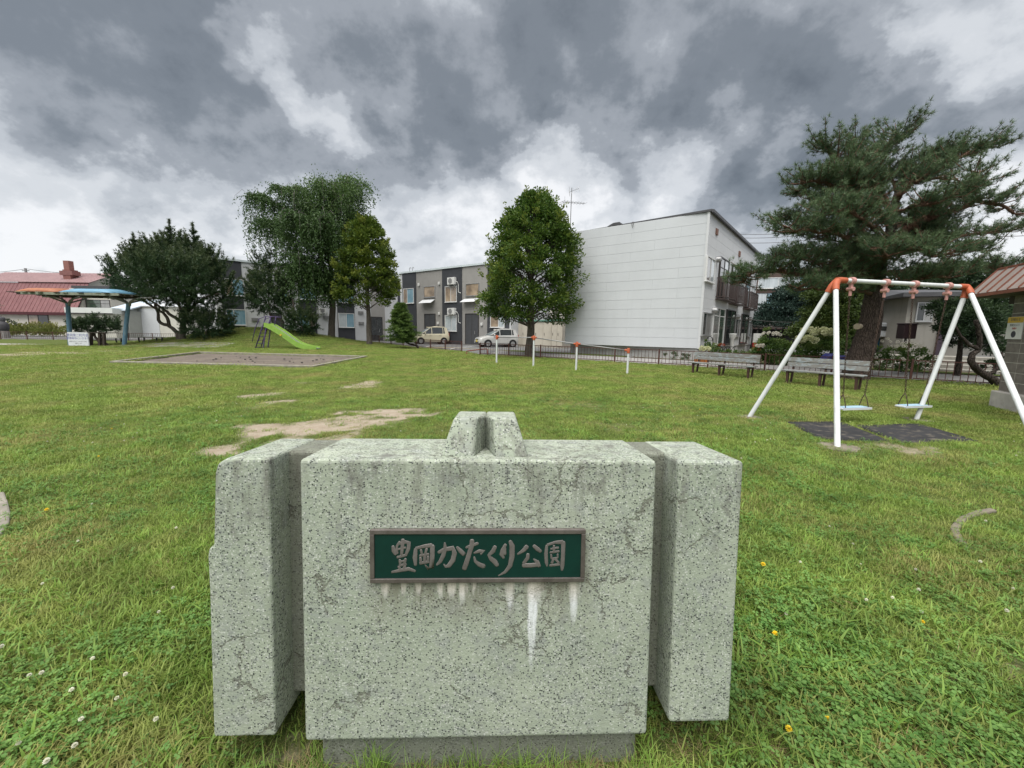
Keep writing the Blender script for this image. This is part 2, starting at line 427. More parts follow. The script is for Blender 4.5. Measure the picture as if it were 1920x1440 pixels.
for i in range(n + 1):
    for j in range(m + 1):
        q = (IN[0] * (1 - i / n) + IN[1] * (i / n)) * (1 - j / m) + (IN[3] * (1 - i / n) + IN[2] * (i / n)) * (j / m)
        z = -.05 + .08 * float(hashnoise(np.array(q.x), np.array(q.y), .8)) * min(1, min(i, n - i) / 4, min(j, m - j) / 4) + .03 * float(hashnoise(np.array(q.x), np.array(q.y), 4.0))
        vs.append((q.x - o0.x, q.y - o0.y, z))
link('sand', fast_mesh('sand', vs, [(i * (m + 1) + j, (i + 1) * (m + 1) + j, (i + 1) * (m + 1) + j + 1, i * (m + 1) + j + 1) for i in range(n) for j in range(m)]), M_SAND, sp, smooth=True)
mb = MB()
for _ in range(26):
    a, b = random.uniform(.35, .9), random.uniform(.12, .6)
    q = (IN[0] * (1 - a) + IN[1] * a) * (1 - b) + (IN[3] * (1 - a) + IN[2] * a) * b - o0
    mb.ball((q.x, q.y, .06), random.uniform(.025, .06), 6, 4, sz=.6)
part('pebbles', mb, plain('dark_pebbles', (.06, .055, .05)), sp, kind='stuff')
# ---------------------------------------------------------------- the stone name monument
k = N('granolithic_concrete'); p = k.obj()
MAT_W = k.n('ShaderNodeNewGeometry').outputs['Position']
def speck(scale, lo):
    v = k.n('ShaderNodeTexVoronoi', {'Vector': MAT_W, 'Scale': scale}); c = k.n('ShaderNodeSeparateColor', {0: v.outputs['Color']})
    return c.outputs[0], c.outputs[1], v.outputs['Distance']
r1, g1_, d1 = speck(188, 0)
r2, g2_, d2 = speck(128, 0)
big = k.noise(MAT_W, 4.0, 7, .65); mid = k.noise(MAT_W, 18, 6, .6)
base = k.mix(k.ramp(big, .32, .68), (.285, .325, .255), (.36, .395, .315))
base = k.mix(k.ramp(mid, .5, .75, 0, .7), base, (.27, .285, .28))
dens = k.ramp(k.noise(MAT_W, 7, 6, .7), .33, .66)                # patches where the stone chips show and patches of smooth paste
dk = k.math('MULTIPLY', k.math('LESS_THAN', r1, k.ramp(dens, 0, 1, .08, .27)), k.math('LESS_THAN', d1, .55))
wh = k.math('MULTIPLY', k.math('GREATER_THAN', r1, k.ramp(dens, 0, 1, .94, .79)), k.math('LESS_THAN', d1, .55))
gr = k.math('MULTIPLY', k.math('LESS_THAN', r2, k.ramp(dens, 0, 1, .05, .17)), k.math('LESS_THAN', d2, .6))
col = k.mix(k.math('MULTIPLY', gr, .6), base, (.19, .20, .195))
col = k.mix(k.math('MULTIPLY', dk, .9), col, k.mix(k.math('GREATER_THAN', g1_, .45), (.10, .11, .105), (.03, .034, .034)))
col = k.mix(k.math('MULTIPLY', wh, .85), col, (.50, .52, .47))
# rain streaks and soot: vertical, strongest under the top edge
so_ = k.n('ShaderNodeSeparateXYZ', {0: p}); X, Yc, Z = so_.outputs
st = k.noise(k.mapping(MAT_W, (1, 1, .10)), 26, 7, .65)
topb = k.ramp(Z, .70, 1.0)
col = k.mix(k.math('MULTIPLY', k.ramp(st, .47, .70, 0, .65), k.math('ADD', .25, k.math('MULTIPLY', topb, .75))), col, (.12, .115, .10))
blot = k.ramp(k.noise(k.mapping(MAT_W, (1, 1, .7)), 8, 9, .72, .6), .55, .65, 0, .7)
col = k.mix(k.math('MULTIPLY', blot, k.ramp(Z, .5, .95, .2, 1)), col, (.125, .122, .108))
# fine cracks
ve = k.vor(k.n('ShaderNodeVectorMath', {0: MAT_W, 1: k.n('ShaderNodeVectorMath', {0: k.noise(MAT_W, 14, 5, .6, out='Color'), 'Scale': .16}, operation='SCALE').outputs[0]}, operation='ADD').outputs[0], 4.2, 'DISTANCE_TO_EDGE')
crack = k.math('MULTIPLY', k.ramp(ve, .026, .008), k.ramp(k.noise(MAT_W, 3.6, 4), .525, .58))
col = k.mix(k.math('MULTIPLY', crack, .62), col, (.10, .095, .075))
# lime runs and brown stain under and around the plaque (front block only, object space; plaque centre x=PX)
front = k.math('LESS_THAN', Yc, .004)
def run(x0, w_, ztop, zbot, strength):
    wob = k.math('MULTIPLY', k.math('SUBTRACT', k.noise(k.mapping(p, (1, 1, .12)), 34, 7, .75), .5), .045)
    dx = k.math('ABSOLUTE', k.math('SUBTRACT', k.math('ADD', X, wob), x0))
    taper = k.ramp(Z, zbot, ztop, .35, 1)
    m = k.ramp(k.math('DIVIDE', dx, taper), w_, w_ * .45)
    m = k.math('MULTIPLY', m, k.math('MULTIPLY', k.ramp(Z, zbot, zbot + (ztop - zbot) * .45), k.math('LESS_THAN', Z, ztop)))
    return k.math('MULTIPLY', k.math('MULTIPLY', m, k.ramp(k.noise(k.mapping(MAT_W, (1, 1, .06)), 90, 5, .7), .36, .60, .55, 1)), k.math('MULTIPLY', front, strength))
PXC, PZ0 = -.004, .634
band = k.math('MULTIPLY', k.math('MULTIPLY', k.ramp(Z, PZ0 - .17, PZ0 - .01), k.math('LESS_THAN', Z, PZ0 + .17)), k.ramp(k.math('ABSOLUTE', k.math('SUBTRACT', X, PXC)), .40, .33))
col = k.mix(k.math('MULTIPLY', k.math('MULTIPLY', band, front), k.ramp(k.noise(k.mapping(MAT_W, (1, 1, .25)), 14, 7, .7), .34, .60, 0, .75)), col, (.145, .128, .092))
LIME = None
for a in [(.175, .024, PZ0, PZ0 - .33, 1.0), (.185, .045, PZ0, PZ0 - .11, .6), (.10, .022, PZ0, PZ0 - .13, .75), (.315, .024, PZ0, PZ0 - .17, .85), (-.31, .02, PZ0, PZ0 - .07, .8),
          (-.25, .014, PZ0, PZ0 - .06, .7), (-.20, .014, PZ0, PZ0 - .06, .8), (-.13, .018, PZ0, PZ0 - .07, .75), (-.09, .022, PZ0, PZ0 - .07, .8), (-.055, .02, PZ0, PZ0 - .09, .8), (-.02, .012, PZ0, PZ0 - .06, .6)]:
    r_ = run(*a); LIME = r_ if LIME is None else k.math('MAXIMUM', LIME, r_)
col = k.mix(LIME, col, k.mix(k.ramp(Z, PZ0 - .09, PZ0), (.70, .72, .74), (.66, .58, .47)))
hb = k.math('ADD', k.math('ADD', k.math('MULTIPLY', d1, .25), k.math('MULTIPLY', k.noise(MAT_W, 60, 4), .8)), k.math('MULTIPLY', crack, -1.2))
M_STONE = k.fin(col, .85, 0, k.bump(hb, .45, .006), .25)

M_STONE_G = M_STONE.copy(); M_STONE_G.name = 'darker_granolithic_concrete'     # dark brown mixed evenly over the stone, for groove slab and base
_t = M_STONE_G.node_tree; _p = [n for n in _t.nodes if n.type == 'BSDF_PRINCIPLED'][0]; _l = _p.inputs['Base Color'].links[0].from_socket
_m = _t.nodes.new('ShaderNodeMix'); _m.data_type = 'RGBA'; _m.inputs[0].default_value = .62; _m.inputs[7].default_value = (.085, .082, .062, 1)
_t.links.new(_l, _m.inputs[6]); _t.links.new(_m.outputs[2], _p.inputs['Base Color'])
MY = R(2.0)                                         # the monument is turned a little: its right end stands farther off
mon = thing('monument', 'speckled grey concrete park monument with green name plaque and notched crest', 'monument', (-.095, 1.165, 0), MY)
mon.rotation_euler = (R(-4.2), 0, MY)
# local frame: x along the face, y away from the camera, z up; face plane at y=0
ZB, ZT = .075, 1.035
mb = MB(); W2 = .581
o = part('centre_block', MB().box(-W2, W2, 0, .349, ZB, ZT), M_STONE, mon, bevel=.012, seg=3)
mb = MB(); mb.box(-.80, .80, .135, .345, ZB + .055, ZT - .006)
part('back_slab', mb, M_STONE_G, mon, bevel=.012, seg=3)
# left block with a knocked-off outer corner and a chip on its edge
pl_ = [(-.888, ZB + .01), (-.684, ZB + .01), (-.684, ZT - .002), (-.818, ZT - .002), (-.846, ZT - .018), (-.856, ZT - .05), (-.868, .745), (-.884, .735), (-.888, .71), (-.886, .60), (-.887, .40)]
part('side_block', MB().prism(pl_, .012, .346), M_STONE, mon, bevel=.010, seg=3)
part('side_block', MB().hexa([(.662, .012, ZB + .03), (.878, .012, ZB + .03), (.878, .346, ZB + .03), (.662, .346, ZB + .03)],
                             [(.662, .012, ZT - .004), (.884, .012, ZT - .004), (.884, .346, ZT - .004), (.662, .346, ZT - .004)]), M_STONE, mon, bevel=.012, seg=3)
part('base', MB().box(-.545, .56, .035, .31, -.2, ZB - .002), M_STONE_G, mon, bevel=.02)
# crest: two tapered halves with a V notch open to the front
ct = .128; z0 = ZT - .004; 
def crest_half(s):
    x0, x1 = (.0, .150); xt = .108
    pts = lambda z, xo, yf, yb, nx, ny: [(s * nx, yf, z), (s * xo, yf, z), (s * xo, yb, z), (0.0, yb, z), (0.0, ny, z)]
    b = pts(z0, x1, .045, .305, .036, .19); t = pts(z0 + ct, xt, .095, .275, .030, .17)
    m_ = MB(); n = 5
    m_.add(b + t, [tuple(range(n)), tuple(range(2 * n - 1, n - 1, -1))] + [(i, (i + 1) % n, n + (i + 1) % n, n + i) for i in range(n)])
    return m_
for s in (-1, 1):
    part('crest', crest_half(s), M_STONE, mon, loc=(.010, 0, 0), bevel=.008, seg=3)

# plaque
k = N('weathered_bronze'); p = k.obj()
M_BRONZE = k.fin(k.mix(k.ramp(k.noise(p, 22, 6, .65), .35, .7), (.125, .105, .098), (.20, .175, .165)), .45, .6, k.bump(k.noise(p, 140, 4), .12, .002), .5)
k = N('green_plaque_enamel'); p = k.obj()
gcol = k.mix(k.ramp(k.noise(p, 7, 7, .65), .35, .7), (.001, .020, .016), (.002, .031, .023))
M_ENAMEL = k.fin(k.mix(k.ramp(k.noise(p, 70, 4, .7), .70, .78, 0, .5), gcol, (.16, .2, .18)), .42, 0, k.bump(k.noise(p, 50, 4), .06, .002), .35)
plq = link('plaque', MB().box(-.34, .34, -.012, -.0005, 0, .165).mesh('plaque'), M_BRONZE, mon, (PXC, 0, PZ0)); plq.scale = (1.027, 1, 1.06)
plq.modifiers.new('bevel', 'BEVEL').width = .002
part('panel', MB().box(-.327, .327, -.0145, -.0122, .013, .152), M_ENAMEL, plq)
mb = MB()
mb.box(-.341, .341, -.019, -.0123, .1523, .166); mb.box(-.341, .341, -.019, -.0123, -.001, .0127)
mb.box(-.341, -.3273, -.0188, -.0123, .0128, .1522); mb.box(.3273, .341, -.0188, -.0123, .0128, .1522)
part('frame', mb, M_BRONZE, plq, bevel=.0015)
M_LETTER = plain('dull_bronze_letter', (.165, .150, .142), .5, .2, 30, .35, .1, 200)
STROKES = [
 [[(245,235,24),(250,270,32),(266,300,22)],[(300,200,24),(278,228,18),(272,262,20),(280,292,20)],[(325,182,30),(320,235,26),(314,300,24)],[(340,196,22),(372,205,34),(370,252,28),(350,300,24)],
  [(272,262,16),(345,245,16)],[(300,215,14),(350,205,14)],[(280,324,20),(352,306,20)],[(300,345,18),(302,385,18)],[(345,338,20),(335,385,20)],[(295,362,16),(338,354,16)],[(298,392,20),(348,382,20)],
  [(290,400,20),(304,428,22)],[(342,395,20),(325,425,20)],[(235,446,18),(300,432,26),(370,420,28),(422,438,20)]],
 [[(428,258,26),(422,325,36),(426,388,22)],[(430,250,22),(500,234,28),(556,228,34)],[(564,232,34),(562,330,34),(556,410,36),(530,420,22),(505,388,8)],[(470,265,18),(478,296,18)],[(516,256,20),(505,298,18)],
  [(462,312,20),(532,300,20)],[(466,330,20),(470,366,22)],[(500,306,22),(500,362,22)],[(528,320,20),(526,364,20)],[(464,374,24),(532,362,22)]],
 [[(614,285,24),(660,262,30),(728,250,38),(744,290,38),(730,350,38),(697,396,34),(670,402,20),(656,384,10)],[(664,208,14),(668,250,30),(652,310,32),(626,362,28),(598,388,14)],[(764,244,20),(792,274,34),(818,300,34)]],
 [[(885,188,34),(885,228,36),(865,290,34),(842,368,36),(824,420,36)],[(838,246,18),(882,230,26),(932,212,22)],[(902,292,12),(945,276,28),(984,274,24),(958,300,14)],[(905,325,14),(912,358,22),(945,386,32),(984,402,34)]],
 [[(1075,240,28),(1060,274,34),(1024,310,26),(1042,338,32),(1074,364,38),(1094,394,30)]],
 [[(1160,224,24),(1134,270,28),(1126,302,32),(1146,332,20)],[(1152,250,26),(1150,300,34)],[(1198,196,26),(1214,232,40),(1215,320,40),(1200,398,34),(1160,450,22),(1105,480,8)]],
 [[(1336,240,34),(1310,270,30),(1262,302,14)],[(1394,234,26),(1424,260,34),(1450,280,26)],[(1346,304,26),(1344,334,28),(1312,378,26)],[(1310,396,34),(1370,396,34),(1432,390,34)],[(1394,344,12),(1424,366,30),(1440,402,30)]],
 [[(1500,232,20),(1495,300,28),(1500,370,26),(1506,402,14)],[(1506,226,20),(1570,206,24),(1630,204,34)],[(1637,206,32),(1636,320,30),(1633,398,32),(1630,436,18)],[(1560,234,18),(1560,290,18)],[(1535,260,16),(1596,250,18)],
  [(1530,290,16),(1602,280,18)],[(1538,308,14),(1542,340,16)],[(1540,340,14),(1592,334,14)],[(1592,304,14),(1592,334,14)],[(1558,345,18),(1545,378,20)],[(1574,345,18),(1602,376,20)],[(1530,398,18),(1606,390,20)]]]
for ch in STROKES:
    mb = MB()
    for st_ in ch:
        pts = []; rad = []
        for i, (x, y, w_) in enumerate(st_):
            q = Vector(((x - 940) / 1760 * .682, 0, (530 - y) / 435 * .167))
            pts.append(q); rad.append(w_ / 2 / 1760 * .682 * 1.12)
        # rounded ends
        e0 = (pts[0] - pts[1]).normalized() * rad[0] * .6; e1 = (pts[-1] - pts[-2]).normalized() * rad[-1] * .6
        pts = [pts[0] + e0] + pts + [pts[-1] + e1]; rad = [rad[0] * .55] + rad + [rad[-1] * .55]
        mb.tube(pts, rad, 10)
    for v in mb.v: v.y = v.y * .11 - .0148
    part('letter', mb, M_LETTER, plq, smooth=True)
# ---------------------------------------------------------------- buildings
class Wall:
    """vertical wall plane from A to B (left to right seen from the park); local x along it, -y outward, z up"""
    def __init__(s, A, B, z0):
        s.A, s.B, s.z0 = Vector((A[0], A[1], z0)), Vector((B[0], B[1], z0)), z0
        s.d = (s.B - s.A); s.L = s.d.length; s.d.normalize(); s.n = Vector((-s.d.y, s.d.x, 0)); s.ang = math.atan2(s.d.y, s.d.x)
        s.M = Matrix.Translation(s.A) @ Matrix.Rotation(s.ang, 4, 'Z')
    def uz(s, px, py):
        r_ = ray(px, py); o = Vector((0, 0, EYE)); t = (s.A - o).dot(s.n) / r_.dot(s.n); q = o + r_ * t
        return (q - s.A).dot(s.d), q.z - s.z0
    def rect(s, x0, y0, x1, y1):
        xm, ym = (x0 + x1) / 2, (y0 + y1) / 2
        return s.uz(x0, ym)[0], s.uz(x1, ym)[0], s.uz(xm, y1)[1], s.uz(xm, y0)[1]
M_WHITEF = plain('white_window_frame', (.66, .66, .65), .4, .1, 10)
M_DARKF = plain('dark_bronze_frame', (.045, .040, .038), .4, .2, 10)
M_SILVF = plain('silver_window_frame', (.42, .42, .42), .35, .1, 10, metal=.6)
def glassmat(name, c1, c2, sc=1.2, rough=.04, vert=True):
    """a pane whose colour gives a curtain, a dim room or a painted reflection"""
    k = N(name); p = k.pos(); v = k.mapping(p, (9, 9, .4)) if vert else p
    f = k.math('ADD', k.math('MULTIPLY', k.noise(v, sc, 3), .5), k.math('MULTIPLY', k.noise(p, 1.1, 3), .6))
    return k.fin(k.mix(k.ramp(f, .38, .72), c1, c2), rough, 0, k.bump(k.noise(p, .9, 2), .05, .05), .9, .6)
G_BLUE = glassmat('pane_blue_curtain', (.12, .25, .33), (.27, .42, .50))
G_DARK = glassmat('pane_dark_room', (.012, .016, .018), (.05, .055, .055), vert=False)
G_WARM = glassmat('pane_warm_reflection', (.17, .13, .10), (.50, .39, .28), vert=False)  # warm reflection of a building, painted into the pane colour
G_PALE = glassmat('pane_pale_curtain', (.33, .38, .40), (.55, .60, .62))
G_GREY = glassmat('pane_grey_shutter', (.22, .22, .21), (.34, .34, .33))
G_GREEN = glassmat('pane_green_reflection', (.03, .06, .04), (.10, .13, .10))
def window(parent, M, rect, fm, panes, depth=.07, bar=.05, sill=True, y0=0.0, rows=(), label=None):
    """frame with its panes as children; panes: list of (fraction, material)"""
    u0, u1, z0, z1 = rect; mb = MB(); yo, yi = y0 - depth, y0 + .002
    mb.box(u0, u1, yo, yi, z1 - bar, z1); mb.box(u0, u1, yo, yi, z0, z0 + bar)
    mb.box(u0, u0 + bar, yo + .001, yi, z0 + bar, z1 - bar); mb.box(u1 - bar, u1, yo + .001, yi, z0 + bar, z1 - bar)
    xs = [u0 + bar]; W_ = u1 - u0 - 2 * bar; tot = sum(f for f, _ in panes); a = 0
    for f, _ in panes[:-1]:
        a += f; x = u0 + bar + W_ * a / tot; mb.box(x - bar * .45, x + bar * .45, yo + .012, yi, z0 + bar, z1 - bar); xs.append(x)
    xs.append(u1 - bar)
    zr = [z0 + bar] + [z0 + (z1 - z0) * r_ for r_ in rows] + [z1 - bar]
    for r_ in zr[1:-1]: mb.box(u0 + bar, u1 - bar, yo + .02, yi, r_ - bar * .4, r_ + bar * .4)
    if sill: mb.box(u0 - .03, u1 + .03, yo - .05, yi, z0 - .035, z0 - .002)
    fo = part('window', mb, fm, parent, M)
    if label: fo['label'] = label
    for i, (f, gm) in enumerate(panes):
        for j in range(len(zr) - 1):
            part('pane', MB().box(xs[i], xs[i + 1], yo + .035, yo + .04, zr[j], zr[j + 1]), gm, fo, M)
    return fo
def local(root): return root.matrix_world.inverted()
def building(name, label, cat, wall, group=None):
    t = thing(name, label, cat, wall.A, wall.ang, group); bpy.context.view_layer.update(); return t
I4 = Matrix.Identity(4)

# --- the white two-storey building
KC = (9.25, 19.6); LC = (3.15, 24.0); RC = (18.0, 30.0)
ZBW = gz(9.0, 21.0) + .55
WR = Wall(KC, RC, ZBW); WL = Wall(LC, KC, ZBW); HW = 6.45
M_SIDING = plain('white_siding_shaded', (.58, .60, .62), .55, .05, .7, bump=.25, bscale=14, spec=.3, dirt=(.50, .52, .54), dirt_amt=.55, streak=True)
M_SIDING2 = plain('white_siding_lit', (.62, .63, .64), .55, .05, .7, bump=.25, bscale=14, spec=.3, dirt=(.52, .52, .52), dirt_amt=.5, streak=True)  # lighter than the left face's siding: its brighter light is put into the colour
M_JOINT = plain("siding_joint", (.50, .51, .52), .8)
M_FOUND = plain('foundation_concrete', (.42, .42, .41), .9, .2, 2, bump=.4, spec=.2, dirt=(.22, .22, .2), dirt_amt=.6, streak=True)
M_ROOFD = plain('dark_roof_edge', (.07, .07, .075), .5, .2, 5)
wb = building('white_building', 'large white windowless-sided two-storey building with panel siding and sloping dark roof edge', 'building', WR)
ML = local(wb) @ WL.M; MR = I4
D = WL.L
# core walls (recessed 2 cm behind the panels)
part('wall', MB().box(.02, WR.L - .02, .02, D - .02, 0, HW - .05), M_JOINT, wb)
part('foundation', MB().box(.05, WR.L - .05, .05, D - .05, -.9, -.002), M_FOUND, wb)
rows = 13; hr = HW / rows
def siding(M, L, mat, cols, skip=()):
    base = {}
    xs = np.linspace(0, L, cols + 1)
    for r_ in range(rows):
        sh_ = 0 if r_ % 2 == 0 else .5
        cuts = [0] + [x + (xs[1] * (.5 if r_ % 2 else 0)) for x in xs[:-1] if 0 < x + (xs[1] * (.5 if r_ % 2 else 0)) < L] + [L]
        for a, b in zip(cuts[:-1], cuts[1:]):
            ga = .004 if a > 0 else 0; key = (round(b - a, 3))
            if key not in base: base[key] = MB().box(.0015, b - a - .0015, 0, .022, .005, hr - .003).mesh('siding_panel', Matrix.Identity(4))
            o = link('siding_panel', base[key], mat, wb); o.matrix_local = M @ Matrix.Translation((a, 0, r_ * hr))
siding(ML, WL.L, M_SIDING, 3); siding(MR, WR.L, M_SIDING2, 4)
part('corner_trim', MB().box(-.05, .05, -.012, .1, -.01, HW), M_SIDING2, wb)
part('roof', MB().box(-.10, WR.L + .08, -.10, D + .1, HW, HW + .10), M_ROOFD, wb)
part('gutter', MB().box(-.11, WR.L, -.19, -.101, HW - .06, HW + .07), M_ROOFD, wb)
P2, P1 = G_PALE, G_DARK
for r_, panes, rws, fm in [((1322, 482, 1338, 530), [(1, G_GREY), (1, G_PALE)], (), M_WHITEF), ((1346, 484, 1363, 558), [(1, G_DARK), (1, G_PALE)], (.74,), M_DARKF), ((1369, 499, 1384, 566), [(1, G_DARK), (1.4, G_GREY)], (.74,), M_DARKF),
                           ((1387, 517, 1393, 556), [(1, G_PALE)], (), M_SILVF), ((1396, 527, 1403, 577), [(1, G_DARK), (1, G_PALE)], (.74,), M_DARKF),
                           ((1315, 586, 1331, 629), [(.7, G_DARK), (1, G_GREY)], (), M_SILVF), ((1334, 577, 1355.5, 646), [(1, G_GREY), (.9, G_GREEN)], (.78,), M_WHITEF), ((1359, 581, 1375, 645), [(1, G_DARK), (1, G_GREEN)], (.78,), M_DARKF),
                           ((1376.5, 598, 1386, 631), [(1, G_DARK), (1, G_GREY)], (), M_SILVF), ((1387.5, 589, 1400, 644), [(1, G_DARK), (1, G_GREEN)], (.8,), M_DARKF), ((1401, 603, 1407, 631), [(1, G_PALE), (1, G_DARK)], (), M_SILVF)]:
    window(wb, MR, WR.rect(*r_), fm, panes, rows=rws, bar=.06, depth=.09)
for r_ in [(1341.5, 429, 1345, 441), (1384.5, 471, 1387, 482)]:
    u0, u1, z0, z1 = WR.rect(*r_); part('vent', MB().box(u0, u1, -.06, .01, z0, z1), plain('rusty_vent', (.22, .12, .09)), wb)
for px, py in [(1343, 487), (1336, 582), (1379.5, 594), (1403, 598)]:
    u, z = WR.uz(px, py); mb = MB(); mb.lathe([(.02, -.02), (.16, -.015), (.13, -.22), (.02, -.28)], 10, 'y', (u, 0, z)); part('vent_hood', mb, M_SILVF, wb, smooth=True, auto=40)
M_RAIL = plain('brown_balcony_metal', (.085, .06, .055), .45, .2, 8, metal=.2)
for x0, x1 in [((1342, 523, 1366, 565)), ((1366, 534, 1386, 572)), ((1393.5, 548, 1407.5, 580))] and [(0, 0)] * 0: pass
for r_ in [(1342.5, 525, 1365.5, 563), (1366.5, 536, 1385.5, 571), (1394, 549, 1408, 580)]:
    u0, u1, z0, z1 = WR.rect(*r_); u1 = max(u1, u0 + 1.3); z1 = z0 + 1.05; mb = MB(); d_ = .42
    mb.box(u0, u1, -d_, .0, z0 - .06, z0); bo = None
    for zz in (z0 + .08, z1): mb.beam((u0, -d_, zz), (u1, -d_, zz), .04); mb.beam((u0, 0, zz), (u0, -d_, zz), .04); mb.beam((u1, 0, zz), (u1, -d_, zz), .04)
    for uu in (u0, u1): mb.beam((uu, -d_, z0), (uu, -d_, z1), .045)
    bo = part('balcony', mb, M_RAIL, wb); nb = 12; bm_ = MB().box(-.04, .04, -.01, .01, 0, z1 - z0 - .06).mesh('slat')
    for i in range(nb): link('slat', bm_, M_RAIL, bo, loc=(u0 + (u1 - u0) * (i + .5) / nb, -d_, z0 + .04))
    bs = MB().box(-.01, .01, -.03, .03, 0, z1 - z0 - .06).mesh('slat')
    for i in range(3): link('slat', bs, M_RAIL, bo, loc=(u0, -d_ * (i + .5) / 3, z0 + .04))
u, z = WL.uz(1186, 416); mb = MB(); mb.tube([(u, -.02, z), (u - .02, -.06, z - .15), (u + .03, -.05, z - .32), (u + .08, -.06, z - .12), (u + .05, -.02, z)], .012, 6); part('cable_loop', mb, M_DARKF, wb, ML)
u, z = WL.uz(1157, 413); part('roof_vent', MB().prism([(u - .6, HW + .05), (u - .25, HW + .20), (u + .1, HW + .20), (u + .3, HW + .05)], .1, .7), M_ROOFD, wb, ML)

# wall ladder and television aerial at its far corner
M_GALV = plain('galvanised_steel', (.30, .30, .30), .5, .25, 12, metal=.6)
M_LADD = plain('dark_grey_ladder_steel', (.10, .10, .105), .5, .2, 12, metal=.3)
ld = thing('wall_ladder', 'thin grey steel ladder fixed up the far corner of the white building', 'ladder', WL.A + WL.d * .1 - WL.n * .0, WL.ang)
uL, zb_ = WL.uz(1057, 608); zt_ = 7.2
mb = MB()
for dx in (-.22, .22): mb.beam((uL + dx - .1, -.22, zb_), (uL + dx - .1, -.22, zt_ - (.0 if dx > 0 else .3)), .035)
part('rail', mb, M_LADD, ld); rg = MB().beam((-.22, 0, 0), (.22, 0, 0), .028).mesh('rung')
for i in range(int((zt_ - zb_) / .36)): link('rung', rg, M_LADD, ld, loc=(uL - .1, -.22, zb_ + .15 + .36 * i))
mb = MB()
for z in (zb_ + .3, 2.8, 5.2): 
    for dx in (-.22, .22): mb.beam((uL + dx - .1, -.22, z), (uL + dx - .1, .01, z), .025)
part('bracket', mb, M_LADD, ld)
q = at_depth(1068, 455, 23.3)
an = thing('tv_antenna', 'tall rooftop television aerial mast with two sets of thin rods', 'antenna', (q.x, q.y, q.z))
def zat(py, px=1070): return at_depth(px, py, 23.3).z - q.z
part('mast', MB().tube([(0, 0, -.4), (.02, 0, zat(352))], .022, 8), M_GALV, an)
part('mast', MB().tube([(-.14, .1, -.3), (-.13, .1, zat(400))], .018, 8), M_GALV, an)
mb = MB(); z = zat(382); a = Vector((-.55, -.3, z)); b = Vector((.85, .45, z + .16)); mb.beam(a, b, .02)
for i in range(9):
    f = i / 8; c = a + (b - a) * f; l = .48 - .022 * i; mb.beam(c + Vector((-.35, .6, 0)) * l, c - Vector((-.35, .6, 0)) * l, .012)
    if i == 1: mb.beam(c + Vector((0, 0, .3)), c - Vector((0, 0, .3)), .012)
part('rods', mb, M_GALV, an)
mb = MB(); z = zat(356); a = Vector((-.12, 0, z - .12)); b = Vector((.45, .1, z + .12)); mb.beam(a, b, .018)
for i in range(5):
    c = a + (b - a) * i / 4; mb.beam(c + Vector((0, .1, .17)), c - Vector((0, .1, .17)), .012)
mb.beam((-.08, 0, z - .35), (-.12, .05, z + .2), .015)
part('rods', mb, M_GALV, an)

# --- apartment buildings
M_CHAR = plain('charcoal_cladding', (.045, .048, .055), .6, .15, 2, bump=.2, bscale=20)
M_APW = plain('white_render', (.55, .56, .57), .7, .07, 1.2, bump=.2, bscale=30, dirt=(.45, .45, .45), dirt_amt=.4, streak=True)
M_APG = plain('grey_tile_cladding', (.30, .29, .275), .75, .1, 1.5, bump=.4, bscale=26, dirt=(.2, .19, .18), dirt_amt=.3, streak=True)
M_CAP = plain('pale_metal_coping', (.58, .64, .66), .45, .08, 4)
M_ACW = plain('air_conditioner_white', (.66, .66, .64), .5, .08, 8)
M_ACG = plain('fan_grille_grey', (.22, .22, .22), .6)
M_DOOR = plain('dark_grey_door', (.07, .072, .078), .5, .15, 4)
def acunit(parent, wall, r_):
    u0, u1, z0, z1 = wall.rect(*r_); b = part('air_conditioner', MB().box(u0, u1, -.40, -.12, z0, z1), M_ACW, parent, bevel=.02)
    part('fan_grille', MB().lathe([(.0, -.412), ((z1 - z0) * .40, -.412), ((z1 - z0) * .40, -.401), (0, -.401)], 16, 'y', (u0 + (u1 - u0) * .42, 0, (z0 + z1) / 2)), M_ACG, b)
    mb = MB()
    for uu in (u0 + .1, u1 - .1): mb.beam((uu, -.42, z0 - .03), (uu, .0, z0 - .03), .04); mb.beam((uu, -.4, z0 - .03), (uu, 0, z0 - .35), .03)
    mb.tube([(u1, -.25, z0 + .25), (u1 + .16, -.2, z0 + .22), (u1 + .2, -.08, z0), (u1 + .2, -.06, z0 - .7), (u1 + .5, -.05, z0 - .8)], .035, 6)
    part('pipe', mb, M_ACW, b)
